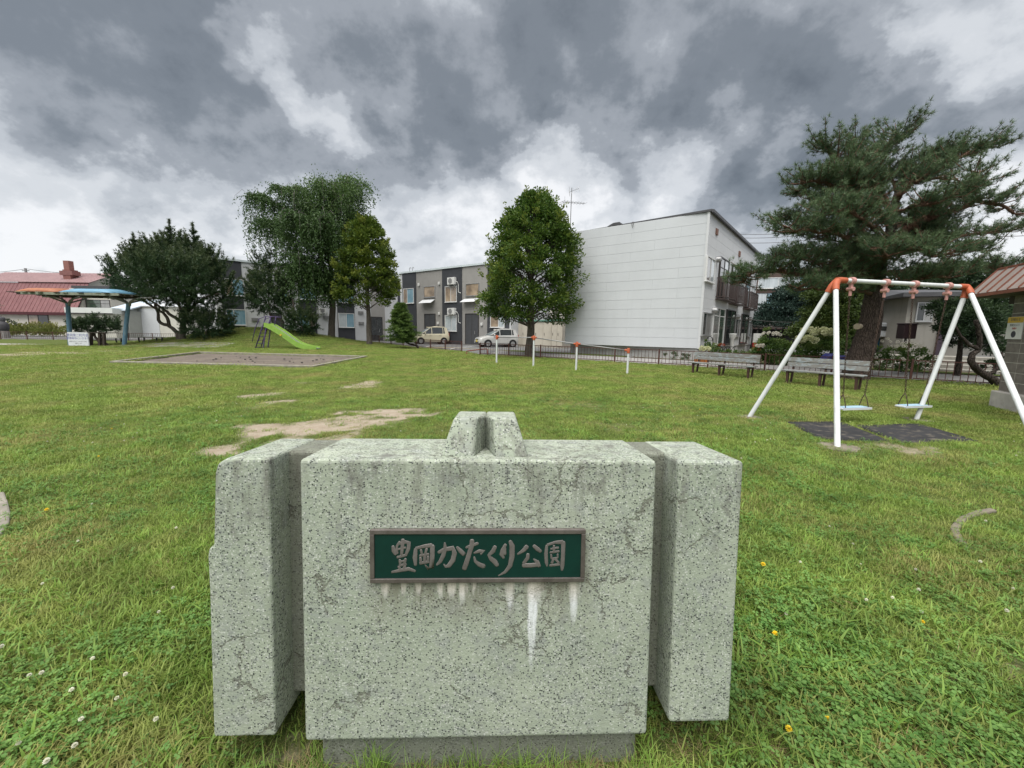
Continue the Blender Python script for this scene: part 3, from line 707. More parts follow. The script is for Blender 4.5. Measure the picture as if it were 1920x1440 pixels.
def apartment(name, label, A, B, H, segs, wins, doors, acs, depth=8, cap=M_CAP):
    Wl = Wall(A, B, gz(*A) if False else .2); t = building(name, label, 'apartment building', Wl)
    part('wall', MB().box(.02, Wl.L - .02, .05, depth, -.3, H - .02), M_APW, t)
    for i, (x0, x1, m_, pr) in enumerate(segs):
        ya = {417: 555, }.get(x0, 570); u0 = Wl.uz(x0, 575)[0]; u1 = Wl.uz(x1, 575)[0]
        part('facade_panel', MB().box(u0, u1, -pr, .049, -.05, H - .005 * i), m_, t)
        part('coping', MB().box(u0 - .02, u1 + .02, -pr - .10, .3, H - .003 * i, H + .16 - .003 * i), cap, t)
    part('roof', MB().box(0, Wl.L, .31, depth + .05, H - .01, H + .10), cap, t)
    for r_, panes, fm, pr in wins: window(t, I4, Wl.rect(*r_), fm, panes, y0=-pr, depth=.05, bar=.055)
    for r_, m_, pr in doors:
        u0, u1, z0, z1 = Wl.rect(*r_); z0 = 0.02
        d_ = part('door', MB().box(u0, u1, -pr - .02, -pr + .001, z0, z1), m_, t)
        mb = MB(); mb.box(u0 - .06, u0 - .001, -pr - .05, -pr, z0, z1 + .06); mb.box(u1 + .001, u1 + .06, -pr - .05, -pr, z0, z1 + .06); mb.box(u0, u1, -pr - .05, -pr, z1 + .001, z1 + .06)
        mb.box((u0 + u1) / 2 - .015, (u0 + u1) / 2 + .015, -pr - .03, -pr - .021, z0, z1); part('door_frame', mb, M_DARKF, d_)
        part('handle', MB().box(u0 + .72 * (u1 - u0), u0 + .72 * (u1 - u0) + .04, -pr - .07, -pr - .021, z0 + .9, z0 + 1.2), M_SILVF, d_)
    for r_ in acs: acunit(t, Wl, r_)
    return t, Wl
pb, pw = [(.9, G_WARM), (1.5, G_BLUE)], [(1, G_BLUE), (1.6, G_BLUE)]
ap1, WA1 = apartment('apartment_building', 'long white two-storey apartment block with charcoal window panels behind the grassy mound', (-25.6, 34.6), (-13.2, 46.0), 6.95,
    [(412.2, 417, M_APW, .0), (417, 457.5, M_CHAR, .06), (457.5, 560, M_APW, .02), (560, 592.5, M_CHAR, .06), (592.5, 632, M_APW, .02), (632, 664, M_CHAR, .06), (664, 695, M_APW, .02), (695, 721, M_APG, .04), (721, 738, M_APW, .02)],
    [((422, 523, 457, 554.5), pb, M_WHITEF, .06), ((424, 580, 461, 609.5), pw, M_WHITEF, .06), ((560.5, 540, 592, 562), pw, M_WHITEF, .06), ((560.5, 585, 591, 612), [(1.6, G_BLUE), (1, G_WARM)], M_WHITEF, .06),
     ((634, 552, 663.5, 568), pw, M_WHITEF, .06), ((634, 587.5, 664, 614), [(1, G_PALE), (1, G_BLUE)], M_WHITEF, .06), ((520, 545, 540, 560), pw, M_WHITEF, .02)],
    [((510, 588, 528, 622), M_DOOR, .02), ((696.5, 595, 716, 640), G_DARK, .04)],
    [(597.5, 578, 609, 587.5), (560, 518, 571, 527)])
ap2, WA2 = apartment('apartment_building', 'grey and charcoal two-storey apartment block behind the parked cars', (-11.9, 42.2), (-.2, 33.6), 6.95,
    [(751, 756, M_APW, .0), (756, 781, M_CHAR, .06), (781, 830, M_APG, .0), (830, 866.5, M_CHAR, .06), (866.5, 914.5, M_APG, .0), (914.5, 955, M_CHAR, .06)],
    [((757.5, 541, 777, 569), pb, M_WHITEF, .06), ((795, 536.5, 816, 557.5), [(1, G_WARM)], M_SILVF, .0), ((835.5, 536.5, 857.5, 566.5), [(1, G_WARM), (1, G_WARM)], M_WHITEF, .06), ((835.5, 591, 857.5, 621), [(1.4, G_PALE), (1, G_PALE)], M_WHITEF, .06),
     ((873.5, 531.5, 898.5, 555), [(1, G_WARM)], M_SILVF, .0), ((920.5, 591.5, 947, 614), [(1.4, G_WARM), (1, G_PALE)], M_WHITEF, .06)],
    [((797, 589.5, 816, 640), M_DOOR, .0), ((873.5, 589, 897, 640), M_DOOR, .0)],
    [(844, 521, 857.5, 534), (844, 578, 857.5, 590)])
for r_ in [(793, 562, 816, 568.5), (871, 560, 898, 566.5)]:
    u0, u1, z0, z1 = WA2.rect(*r_); part('window_flap', MB().hexa([(u0 - .15, -.5, z0), (u1 - .1, -.5, z0), (u1 - .1, -.47, z0), (u0 - .15, -.47, z0)], [(u0, -.05, z1), (u1, -.05, z1), (u1, -.01, z1), (u0, -.01, z1)]), M_APW, ap2)
for px, py in [(786, 534), (824, 531.5), (824, 588), (907, 588), (822, 606), (904, 608)]:
    u, z = WA2.uz(px, py); part('wall_light', MB().box(u - .1, u + .1, -.14, -.001, z - .13, z + .13), M_ACW, ap2, bevel=.03)
for px, py in [(478, 599), (677, 606), (676, 586), (611, 595)]:
    u, z = WA1.uz(px, py); part('meter_box', MB().box(u - .28, u + .28, -.14, -.021, z - .14, z + .14), M_ACG, ap1, bevel=.02)
for px, py, d_ in [(416, 476, .55), ]:
    u, z = WA1.uz(px, 490); part('roof_pipe', MB().tube([(u + .05, .4, 6.95), (u + .05, .4, 7.75)], .035, 6), M_GALV, ap1)
mb = MB()
for du in (.9, 1.35):
    mb.tube([(du, .6, 7.0), (du, .6, 7.5), (du + .06, .6, 7.6), (du + .2, .6, 7.6), (du + .24, .6, 7.45)], .03, 6)
part('roof_pipe', mb, M_GALV, ap2)
# neighbouring block glimpsed in the gap
W3 = Wall((-16.2, 50), (-9.5, 50), .2); t = building('apartment_building', 'white and charcoal apartment block glimpsed between two other blocks', 'apartment building', W3)
part('wall', MB().box(0, 8, 0, 6, -.3, 7.2), M_APW, t); part('facade_panel', MB().box(.6, 3.0, -.06, -.001, 4.0, 7.2), M_CHAR, t); part('facade_panel', MB().box(.6, 3.0, -.06, -.001, 0, 2.9), M_CHAR, t)
window(t, I4, (.7, 2.9, 2.95, 3.95), M_WHITEF, pw); part('roof', MB().box(-.05, 8.05, -.1, 6.1, 7.2, 7.32), M_CAP, t); acunit(t, W3, (738, 568, 747, 576))

# --- beige storage sheds with green roofs by the white building
M_SHED = plain('beige_shed_steel', (.50, .46, .385), .5, .08, 2, bump=.1, dirt=(.3, .27, .22), dirt_amt=.4, streak=True)
M_SHEDR = plain('green_shed_roof', (.10, .22, .17), .5, .15, 3)
def shed(x0, x1, Y, top, label, doors=2, group=None):
    a = at_depth(x0, 640, Y); b = at_depth(x1, 640, Y); zt = at_depth((x0 + x1) / 2, top, Y).z; z0 = gz((a.x + b.x) / 2, Y)
    W_ = Wall((a.x, Y), (b.x, Y - .6), z0); t = building('storage_shed', label, 'shed', W_, group); H = zt - z0
    part('body', MB().box(0, W_.L, 0, 1.6, -.1, H), M_SHED, t); part('roof', MB().box(-.06, W_.L + .06, -.12, 1.7, H + .001, H + .13), M_SHEDR, t, bevel=.02)
    dm = MB().box(.02, W_.L / doors - .02, -.03, -.001, .08, H - .08).mesh('door')
    for i in range(doors):
        d_ = link('door', dm, M_SHED, t, loc=(i * W_.L / doors, -.02 * (i % 2), 0)); part('handle', MB().box(.1, .13, -.06, -.031, H * .45, H * .55), M_DARKF, d_)
shed(955, 1001, 34.8, 603, 'beige steel shed with green roof partly behind the round-topped tree trunk'); shed(1002, 1033, 33.6, 603, 'beige steel shed with green roof right of the round-topped tree trunk'); shed(1034, 1053, 32.4, 602, 'narrow beige shed with green roof beside the white building')
W4 = Wall((-1.0, 39.5), (6.0, 38), .2); t = building('house', 'plain cream house wall with one tiny window above the sheds', 'house', W4)
M_CREAM = plain('cream_wall', (.60, .57, .50), .75, .08, 1.2, bump=.2, bscale=20, dirt=(.4, .38, .33), dirt_amt=.4, streak=True)
part('wall', MB().box(0, W4.L, 0, 6, -.3, 3.9), M_CREAM, t); part('roof', MB().box(-.1, W4.L + .1, -.2, 6.2, 3.9, 4.02), M_ROOFD, t); window(t, I4, (4.3, 4.75, 2.0, 2.75), M_DARKF, [(1, G_DARK)])

# --- left: red gambrel-roofed house, sheds
M_REDR = plain('red_roof_steel', (.175, .068, .070), .45, .14, 1.5, bump=.1, dirt=(.30, .16, .15), dirt_amt=.5, streak=True)
M_REDU = plain('faded_red_roof_steel', (.27, .165, .165), .45, .14, 1.5, bump=.1, dirt=(.24, .12, .12), dirt_amt=.4)
M_REDT = plain('dark_red_trim', (.075, .016, .02), .5)
Yh = 46
hA = at_depth(-75, 585, Yh); hB = at_depth(146, 590, Yh)
W5 = Wall((hA.x, Yh), (hB.x, Yh - .3), .3); rh = building('red_roof_house', 'cream house under a big two-pitch faded red metal roof with chimney', 'house', W5)
H1 = W5.uz(60, 585)[1]; H2 = W5.uz(60, 534)[1] + .4; H3 = H2 + 1.55; L5 = W5.L; e = .4
part('wall', MB().box(.0, L5, .3, 9.5, -.4, H1 + .3), M_CREAM, rh)
part('wall', MB().add([(L5 - .02, .35, H1), (L5 - .02, 9.4, H1), (L5 - .02, 8.0, H2 - .05), (L5 - .02, 4.9, H3 - .1), (L5 - .02, 1.75, H2 - .05), (L5 - .2, .35, H1), (L5 - .2, 9.4, H1), (L5 - .2, 8.0, H2 - .05), (L5 - .2, 4.9, H3 - .1), (L5 - .2, 1.75, H2 - .05)],
     [(0, 1, 2, 3, 4), (9, 8, 7, 6, 5), (0, 4, 9, 5), (4, 3, 8, 9), (3, 2, 7, 8), (2, 1, 6, 7), (1, 0, 5, 6)]), M_CREAM, rh)
def roof_panels(parent, x0, x1, n, lo, hi, mat, name='roof_panel', rib=.05):
    w_ = (x1 - x0) / n; lo, hi = Vector((0, *lo)), Vector((0, *hi)); d_ = (hi - lo).normalized(); nn = Vector((0, -d_.z, d_.y)); nn = nn if nn.z > 0 else -nn
    ex = Vector((1, 0, 0)); mb = MB(); t_ = .04
    mb.hexa([lo + ex * .004, lo + ex * (w_ - .004), lo + ex * (w_ - .004) + nn * t_, lo + ex * .004 + nn * t_], [hi + ex * .004, hi + ex * (w_ - .004), hi + ex * (w_ - .004) + nn * t_, hi + ex * .004 + nn * t_])
    a = nn * t_; b = nn * (t_ + rib)
    mb.hexa([lo + a, lo + ex * .03 + a, lo + ex * .03 + b, lo + b], [hi + a, hi + ex * .03 + a, hi + ex * .03 + b, hi + b])
    me = mb.mesh(name)
    for i in range(n): link(name, me, mat, parent, loc=(x0 + i * w_, 0, 0))
roof_panels(rh, -.3, L5 + .25, 30, (-.15, H1 - .02), (1.7, H2), M_REDR, rib=.02); roof_panels(rh, -.3, L5 + .45, 30, (1.55, H2 + .06), (4.9, H3), M_REDU, rib=.015)
roof_panels(rh, -.3, L5 + .45, 4, (9.9, H1), (4.95, H3), M_REDU)
part('eaves_board', MB().box(-.3, L5 + .2, -.2, -.1, H1 - .32, H1 - .03), M_REDT, rh)
part('gable_vent', MB().box(L5 - .01, L5 + .03, 4.4, 5.2, H3 - 1.2, H3 - .6), M_DARKF, rh)
window(rh, I4, W5.rect(48, 590.5, 86, 610.5), M_DARKF, [(1, G_WARM), (1, G_DARK)], y0=.3)
u, z = W5.uz(77, 520); ch = part('chimney', MB().box(u - .45, u + .45, 2.6, 3.5, H2 + .1, H2 + 1.7), plain('brick_chimney', (.23, .10, .085), .85, .25, 8, bump=.6, bscale=12), rh)
part('chimney_pot', MB().box(u - .42, u + .25, 2.75, 3.3, H2 + 1.7, H2 + 2.75), plain('brick_pot', (.26, .12, .10), .85, .25, 8), ch)
mb = MB(); mb.box(u - .8, u + .75, 2.55, 3.5, H2 + 1.05, H2 + 1.55); part('chimney_band', mb, plain('rusty_band', (.22, .10, .09)), ch)

def lowbuild(x0, x1, Y, ytop, label, mat, roofm=None, depth=3, name='storage_shed', cat='shed', rise=0, yb=650, zb=0.1):
    a = at_depth(x0, 615, Y); b = at_depth(x1, 615, Y); W_ = Wall((a.x, Y), (b.x, Y), zb); H = W_.uz((x0 + x1) / 2, ytop)[1]
    t = building(name, label, cat, W_); part('wall', MB().box(0, W_.L, 0, depth, -.3, H), mat, t)
    if roofm: part('roof', MB().hexa([(-.1, -.2, H + .001), (W_.L + .1, -.2, H + .001), (W_.L + .1, depth + .2, H + .001 + rise), (-.1, depth + .2, H + .001 + rise)], [(-.1, -.2, H + .1), (W_.L + .1, -.2, H + .1), (W_.L + .1, depth + .2, H + .1 + rise), (-.1, depth + .2, H + .1 + rise)]), roofm, t)
    return t, W_, H
M_PREF = plain('ivory_prefab_panel', (.56, .55, .48), .6, .06, 2, bump=.15, dirt=(.4, .4, .34), dirt_amt=.4, streak=True)
M_PREFC = plain('white_prefab_fascia', (.64, .66, .63), .5, .06, 2)
t, W_, H = lowbuild(131, 217, 40.5, 588, 'ivory prefabricated garage with white fascia and slot vents behind the shelter', M_PREF, name='garage', cat='garage')
part('fascia', MB().box(-.1, W_.L + .05, -.2, 3.1, H, W_.uz(170, 577)[1]), M_PREFC, t); part('fascia_trim', MB().box(-.11, W_.L + .06, -.21, -.201, H - .06, H + .06), M_DARKF, t)
for i in range(5):
    u = W_.L * (.16 + .165 * i); part('vent', MB().box(u - .26, u + .26, -.03, .005, H - .62, H - .54), M_DARKF, t)
t, W_, H = lowbuild(218, 243, 41.5, 583, 'grey ribbed steel shed with pale blue roof beside the ivory garage', plain('grey_ribbed_steel', (.34, .35, .32), .6, .1, 3), None, 4)
rb = MB().box(-.02, .02, -.05, -.001, 0, H).mesh('rib')
for i in range(7): link('rib', rb, M_GALV, t, loc=(W_.L * (i + .5) / 7, 0, 0))
part('roof', MB().hexa([(-.7, -.3, H), (W_.L + .2, -.3, H), (W_.L + .2, 4, H + 1.3), (-.7, 4, H + 1.3)], [(-.7, -.3, H + .12), (W_.L + .2, -.3, H + .12), (W_.L + .2, 4, H + 1.42), (-.7, 4, H + 1.42)]), plain('pale_blue_roof', (.50, .57, .64), .4, .05, 3), t)
t, W_, H = lowbuild(246, 352, 43, 575, 'ivory shed wall with red corner post behind the twisted pine', M_PREF, plain('white_shed_roof', (.66, .68, .70), .4, .05, 3), 5, rise=.9)
part('corner_post', MB().box(-.12, .06, -.06, -.002, 0, H), plain('red_post', (.25, .03, .035), .5), t); part('shutter', MB().box(1.0, 3.1, -.05, -.001, .05, H - .25), plain('pale_blue_shutter', (.55, .57, .58), .5, .06, 9), t)
t, W_, H = lowbuild(139, 213, 47, 541, 'dark-roofed house with cream wall and grey window behind the ivory garage', M_CREAM, None, 5, 'house', 'house')
part('roof', MB().box(.6, W_.L + .4, -.3, 5.3, H, H + .28), M_ROOFD, t)
window(t, I4, W_.rect(162, 562, 207, 580), M_DARKF, [(1.6, G_GREEN), (1, G_GREY)], rows=(.6,))
# low green bank in front of the red-roofed house
M_HEDGE = None

# --- right: brown office, grey house, filler
M_BROWN = plain('brown_cladding', (.085, .055, .045), .6, .15, 2)
W6 = Wall((22.5, 38), (38, 33), .3); t = building('office_building', 'brown office with lettered fascia and glazed upper floor behind the garden', 'office', W6)
part('wall', MB().box(0, 10, .6, 8, -.3, 7.3), M_BROWN, t); z0 = W6.uz(1440, 617)[1]; z1 = W6.uz(1440, 599)[1]
part('fascia', MB().box(.0, 10, -.35, .599, z0, z1), plain('dark_brown_fascia', (.075, .048, .042), .5), t)
part('entrance', MB().box(.3, 10, .55, .599, -.2, z0 - .01), plain('dark_entrance', (.01, .01, .01)), t)
window(t, I4, (.3, 3.4, z1 + .05, z1 + 2.5), M_DARKF, [(1, G_PALE), (1, G_BLUE), (1, G_PALE)], y0=.6); window(t, I4, (4.0, 8.5, z1 + .05, z1 + 2.5), M_DARKF, [(1, G_BLUE), (1, G_PALE), (1, G_PALE)], y0=.6)
window(t, I4, (.5, 5.5, z1 + 2.9, z1 + 3.9), M_WHITEF, [(1, G_PALE), (1, G_PALE), (1, G_BLUE)], y0=.6)
part('corner_post', MB().box(-.5, .0, -.4, .2, -.2, z1 + 2.4), plain('red_column', (.36, .03, .035), .4), t)
def text_mesh(body, size, name='lettering', ext=.01):
    cu = bpy.data.curves.new(name, 'FONT'); cu.body = body; cu.size = size; cu.align_x = 'CENTER'; cu.align_y = 'CENTER'; cu.extrude = ext
    to = bpy.data.objects.new(name, cu); C.objects.link(to); bpy.context.view_layer.update()
    me = bpy.data.meshes.new_from_object(to.evaluated_get(bpy.context.evaluated_depsgraph_get())); C.objects.unlink(to); bpy.data.objects.remove(to); me.name = name; return me
um = W6.uz(1451, 608)[0]
o = link('lettering', text_mesh('〇濱田建設株式会社', .52), plain('pale_sign_letters', (.50, .47, .43), .5), t, loc=(um, -.36, (z0 + z1) / 2)); o.rotation_euler = (R(90), 0, 0)
q = at_depth(1418, 655, 29)
t = thing('banner', 'red and white upright banner sign beside the brown office entrance', 'banner', (q.x, q.y, .25))
H = at_depth(1418, 619, 29).z - .25
part('panel', MB().box(-.32, .32, -.05, .05, .05, H * .42), plain('red_banner', (.36, .03, .03)), t); part('panel', MB().box(-.32, .32, -.05, .05, H * .42, H * .85), plain('white_banner', (.66, .66, .64)), t); part('pole', MB().tube([(0, .07, -.1), (0, .07, H)], .04, 8), M_DARKF, t)
W7 = Wall((20.0, 20.4), (25.0, 18.6), .25); t = building('house', 'pale grey stained house with dark downpipe behind the swing chains', 'house', W7)
M_STAIN = plain('stained_grey_render', (.25, .24, .215), .85, .12, 1.2, bump=.3, dirt=(.12, .11, .09), dirt_amt=.8, streak=True)
part('wall', MB().box(0, 2.2, 0, 4, -.3, 3.2), M_STAIN, t); part('roof', MB().hexa([(-.5, -.6, 3.2), (2.6, -.6, 3.2), (2.6, 4.3, 3.2), (-.5, 4.3, 3.2)], [(-.5, -.6, 3.40), (2.6, -.6, 3.40), (2.0, 3, 3.85), (.4, 3, 3.85)]), M_ROOFD, t)
window(t, I4, (.35, 1.0, 2.0, 2.95), M_SILVF, [(1, G_DARK), (1, G_GREY)])
part('downpipe', MB().box(1.3, 1.5, -.12, -.001, -.1, 3.15), plain('dark_purple_pipe', (.05, .035, .05)), t)
part('notice', MB().box(1.35, 1.46, -.135, -.121, 1.75, 2.15), M_ACW, t); part('meter_box', MB().box(1.6, 2.1, -.25, -.001, 1.15, 1.3), M_ACG, t)
W8 = Wall((30, 34), (64, 20), .3); t = building('house', 'low dark grey house far behind the trees right of the swing', 'house', W8)
part('wall', MB().box(0, W8.L, 0, 7, -.3, 3.6), plain('dim_wall', (.22, .21, .19)), t); part('roof', MB().hexa([(-.5, -.6, 3.6), (W8.L + .5, -.6, 3.6), (W8.L + .5, 7.5, 3.6), (-.5, 7.5, 3.6)], [(-.5, -.6, 3.8), (W8.L + .5, -.6, 3.8), (W8.L - .5, 3.5, 5.4), (.5, 3.5, 5.4)]), M_ROOFD, t)
for i in range(4): window(t, I4, (3 + 7 * i, 5.2 + 7 * i, 1.0, 2.3), M_SILVF, [(1, G_DARK), (1, G_GREY)])

# --- park toilet block at the right edge: concrete blocks, brown seamed metal roof
ta = at_ground(1868, 764); TD = Vector((-.42, -.907, 0))
WT = Wall((ta.x, ta.y), (ta.x + TD.x * 3.4, ta.y + TD.y * 3.4), 0)
tb = building('toilet_block', 'grey concrete-block toilet building with brown seamed metal eaves at the park edge', 'toilet building', WT)
M_BLOCK = plain('split_faced_block', (.185, .165, .15), .95, .28, 9, bump=.9, bscale=70, spec=.2, dirt=(.10, .09, .085), dirt_amt=.5)
M_MORT = plain('pale_mortar', (.42, .40, .36), .95, .15, 20)
M_PLIN = plain('plinth_concrete', (.40, .38, .35), .9, .25, 3, bump=.4, dirt=(.2, .18, .15), dirt_amt=.6)
part('plinth', MB().box(-.06, 3.4, -.10, 2.4, -.15, .36), M_PLIN, tb, bevel=.02); part('step', MB().box(1.3, 3.4, -.30, -.101, -.15, .07), M_PLIN, tb, bevel=.02)
part('wall', MB().box(.004, 3.4, -.0165, 2.3, .361, 2.42), M_MORT, tb)
bw, bh = .40, .20; mbk = MB().box(.008, bw - .008, -.02, .0, .008, bh - .008)
full = mbk.mesh('block')
for r_ in range(10):
    for c_ in range(8): link('block', full, M_BLOCK, tb, loc=(c_ * bw, random.uniform(-.001, .001), .37 + r_ * bh))
M_TROOF = plain('weathered_brown_roof_steel', (.27, .235, .215), .5, .16, 2, bump=.1, dirt=(.28, .15, .10), dirt_amt=.4)
M_TRIM = plain('rusty_brown_trim', (.20, .075, .05), .55, .25, 4, dirt=(.30, .13, .07), dirt_amt=.5)
x0, x1, n = -.6, 3.6, 14; w_ = (x1 - x0) / n; lo, hi = Vector((0, -.42, 2.40)), Vector((0, -.02, 2.93)); d_ = (hi - lo).normalized(); nn = Vector((0, -d_.z, d_.y)); ex = Vector((1, 0, 0))
mb = MB().hexa([lo + ex * .012, lo + ex * (w_ - .012), lo + ex * (w_ - .012) + nn * .02, lo + ex * .012 + nn * .02], [hi + ex * .012, hi + ex * (w_ - .012), hi + ex * (w_ - .012) + nn * .02, hi + ex * .012 + nn * .02])
me = mb.mesh('roof_panel')
for i in range(n): link('roof_panel', me, M_TROOF, tb, loc=(x0 + i * w_, 0, 0))
mb = MB().hexa([lo - ex * .011, lo + ex * .011, lo + ex * .011 + nn * .05, lo - ex * .011 + nn * .032], [hi - ex * .011, hi + ex * .011, hi + ex * .011 + nn * .05, hi - ex * .011 + nn * .032])
me = mb.mesh('seam')
for i in range(n + 1): link('seam', me, M_TRIM, tb, loc=(x0 + i * w_, 0, 0))
part('roof', MB().hexa([(x0, -.40, 2.38), (x1, -.40, 2.38), (x1, 2.7, 2.38), (x0, 2.7, 2.38)], [(x0 + .1, -.01, 2.91), (x1, -.01, 2.91), (x1, 2.3, 2.91), (x0 + .1, 2.3, 2.91)]), M_TRIM, tb)
part('ridge_cap', MB().box(x0, x1, -.06, .1, 2.93, 2.965), M_TRIM, tb)
part('eaves_trim', MB().box(x0 - .02, x1, -.45, -.405, 2.34, 2.40), M_TRIM, tb)
part('soffit', MB().box(x0, x1, -.40, 2.6, 2.33, 2.378), plain('dark_soffit', (.06, .05, .045)), tb)
part('beam', MB().box(-.25, 3.4, .03, .16, 2.18, 2.329), plain('dark_beam', (.05, .042, .038)), tb)
u0, u1, z0, z1 = WT.rect(1892, 594, 1922, 636)
sg = part('notice', MB().box(u0, u1, -.035, -.022, z0, z1), plain('white_notice', (.66, .66, .64), .45, .05), tb)
part('heading', MB().box(u0 + .002, u1 - .002, -.0365, -.0352, z1 - (z1 - z0) * .27, z1 - .004), plain('yellow_heading', (.62, .40, .05), .5, .1), sg)
M_INK = plain('sign_ink', (.10, .10, .12), .5); M_REDINK = plain('sign_red_ink', (.45, .05, .05), .5)
def wallpaint(body, size, mat, parent, x, y, z, nm='lettering', M=None):
    o = link(nm, text_mesh(body, size, nm, .0008), mat, parent); o.matrix_local = (M or I4) @ Matrix.Translation((x, y, z)) @ Matrix.Rotation(R(90), 4, 'X'); return o
hh = z1 - z0; uc = (u0 + u1) / 2
wallpaint('お知らせ', hh * .16, M_INK, sg, uc, -.0375, z1 - hh * .135); wallpaint('防犯カメラ', hh * .12, M_INK, sg, uc, -.0365, z1 - hh * .38); wallpaint('作動中', hh * .10, M_REDINK, sg, uc, -.0365, z1 - hh * .53)
part('emblem', MB().lathe([(hh * .15, -.0365), (hh * .15, -.0352), (hh * .12, -.0352), (hh * .12, -.0365)], 20, 'y', (uc, 0, z0 + hh * .22)), M_INK, sg)
part('downpipe', MB().tube([(2.05, -.09, .1), (2.05, -.09, 2.33)], .04, 10), plain('red_downpipe', (.22, .04, .04), .5), tb, smooth=True)
KEEP_OUT_F = []; KEEP_POLY_F = []
# ---------------------------------------------------------------- fences
M_RUST = plain('rusty_brown_fence_paint', (.085, .035, .028), .7, .3, 8, bump=.4, bscale=60, dirt=(.18, .075, .045), dirt_amt=.6)
def fence(pts, label, sp=2.0, h=.70, gap=.165, bars=True):
    P = [Vector((a[0], a[1], 0)) for a in pts]; t = thing('fence', label, 'fence', on(P[0].x, P[0].y), 0); o = t.location.copy()
    bm_ = MB().box(-.008, .008, -.008, .008, .10, h - .03).mesh('bar'); pm = MB().box(-.03, .03, -.03, .03, -.25, h + .03).mesh('post')
    def at(s):
        for a, b in zip(P[:-1], P[1:]):
            l = (b - a).length
            if s <= l + 1e-6: q = a + (b - a) * (s / l); return q, (b - a).normalized()
            s -= l
        return P[-1], (P[-1] - P[-2]).normalized()
    tot = sum((b - a).length for a, b in zip(P[:-1], P[1:])); n = max(1, round(tot / sp)); nb = round(sp / gap)
    for i in range(n + 1):
        q, d = at(tot * i / n); lo = link('post', pm, M_RUST, t, loc=on(q.x, q.y) - o); lo.rotation_euler[2] = math.atan2(d.y, d.x)
        if i == n: break
        q2, _ = at(tot * (i + 1) / n); a = on(q.x, q.y) - o; b = on(q2.x, q2.y) - o; e = (b - a).normalized(); a2, b2 = a + e * .06, b - e * .06
        for z in (.09, h - .02):
            mb = MB().beam(a2 + Vector((0, 0, z)), b2 + Vector((0, 0, z)), .03, .03); part('rail', mb, M_RUST, t)
        for j in range(nb):
            f = (j + .5) / nb; c = a2 + (b2 - a2) * f; bo = link('bar', bm_, M_RUST, t, loc=c); bo.rotation_euler[2] = math.atan2(e.y, e.x)
    return t
fence(FENCE_R, 'long rusty brown metal park fence running behind the two wooden benches')
fence(FENCE_M, 'rusty brown metal fence in front of the parked cars')
fence(FENCE_L, 'rusty brown metal fence beyond the shelter, in front of the grassy bank')
# low red barrier in the gap
a, b = at_ground(875, 664), at_ground(914, 666); t = thing('barrier', 'low red tubular barrier standing in the gap between the fences', 'barrier', a); M_REDP = plain('worn_red_paint', (.20, .05, .035), .55, .2, 10, dirt=(.12, .06, .05))
d = b - a; part('rail', MB().tube([(0, 0, .13), d * .03 + Vector((0, 0, .20)), d * .95 + Vector((0, 0, .38)), d + Vector((0, 0, .33))], .03, 8), M_REDP, t, smooth=True)
for f, h in ((0, .14), (1, .34)): part('post', MB().tube([d * f + Vector((0, 0, -.2)), d * f + Vector((0, 0, h))], .03, 8), M_REDP, t, smooth=True)

# ---------------------------------------------------------------- swing
M_SWHITE = plain('swing_white_paint', (.62, .64, .64), .42, .06, 5, bump=.06, bscale=40, dirt=(.33, .32, .28), dirt_amt=.55, streak=True)
M_ORANGE = plain('orange_cast_joint', (.42, .095, .035), .55, .25, 12, dirt=(.25, .07, .04), dirt_amt=.6)
M_PINK = plain('faded_pink_bracket', (.50, .26, .23), .55, .2, 20)
M_CHAIN = plain('rusty_chain', (.085, .055, .042), .6, .35, 40, metal=.5)
M_SEATW = plain('white_seat_edge', (.62, .64, .66), .5, .08, 10); M_SEATB = plain('pale_blue_seat', (.33, .50, .62), .5, .1, 8, dirt=(.5, .55, .58))
F1 = at_ground(1405, 782); F2 = at_ground(1570, 838); F3 = at_ground(1718, 787); F4 = at_ground(1953, 856)
HT = 2.34; M_FOOT = plain('soiled_footing_concrete', (.20, .175, .135), .95, .35, 7, bump=.6, dirt=(.10, .10, .05), dirt_amt=.7)
def apex(px, py):
    d_ = ray(px, py); t_ = (HT - EYE) / d_.z; return Vector((d_.x * t_, d_.y * t_, HT))
E1 = apex(1567, 525); E2 = apex(1815, 538)

sw = thing('swing_set', 'white two-bay swing frame with orange cast corner joints', 'swing set', ((F1 + F2 + F3 + F4) / 4)); o = sw.location.copy()
ax = (E2 - E1).normalized()
part('crossbar', MB().tube([E1 - o + ax * .16, E2 - o - ax * .16], .035, 16), M_SWHITE, sw, smooth=True, auto=40)
for (e, fa, fb, s) in ((E1, F1, F2, 1), (E2, F3, F4, -1)):
    mb = MB()
    hub = e - o
    mb.tube([hub + ax * s * .20, hub + ax * s * .10, hub + ax * s * .02 + Vector((0, 0, -.005))], [.046, .048, .051], 14)
    for fpt in (fa, fb):
        d_ = (fpt - e).normalized(); st_ = hub + d_ * .16
        part('leg', MB().tube([st_, fpt - o + d_ * .1], .035, 16), M_SWHITE, sw, smooth=True, auto=40)
        mb.tube([hub + ax * s * .05, hub + ax * s * .02 + d_ * .04 , hub + d_ * .10, hub + d_ * .21], [.048, .050, .049, .046], 14)
    part('joint', mb, M_ORANGE, sw, smooth=True, auto=50)
mb0 = []
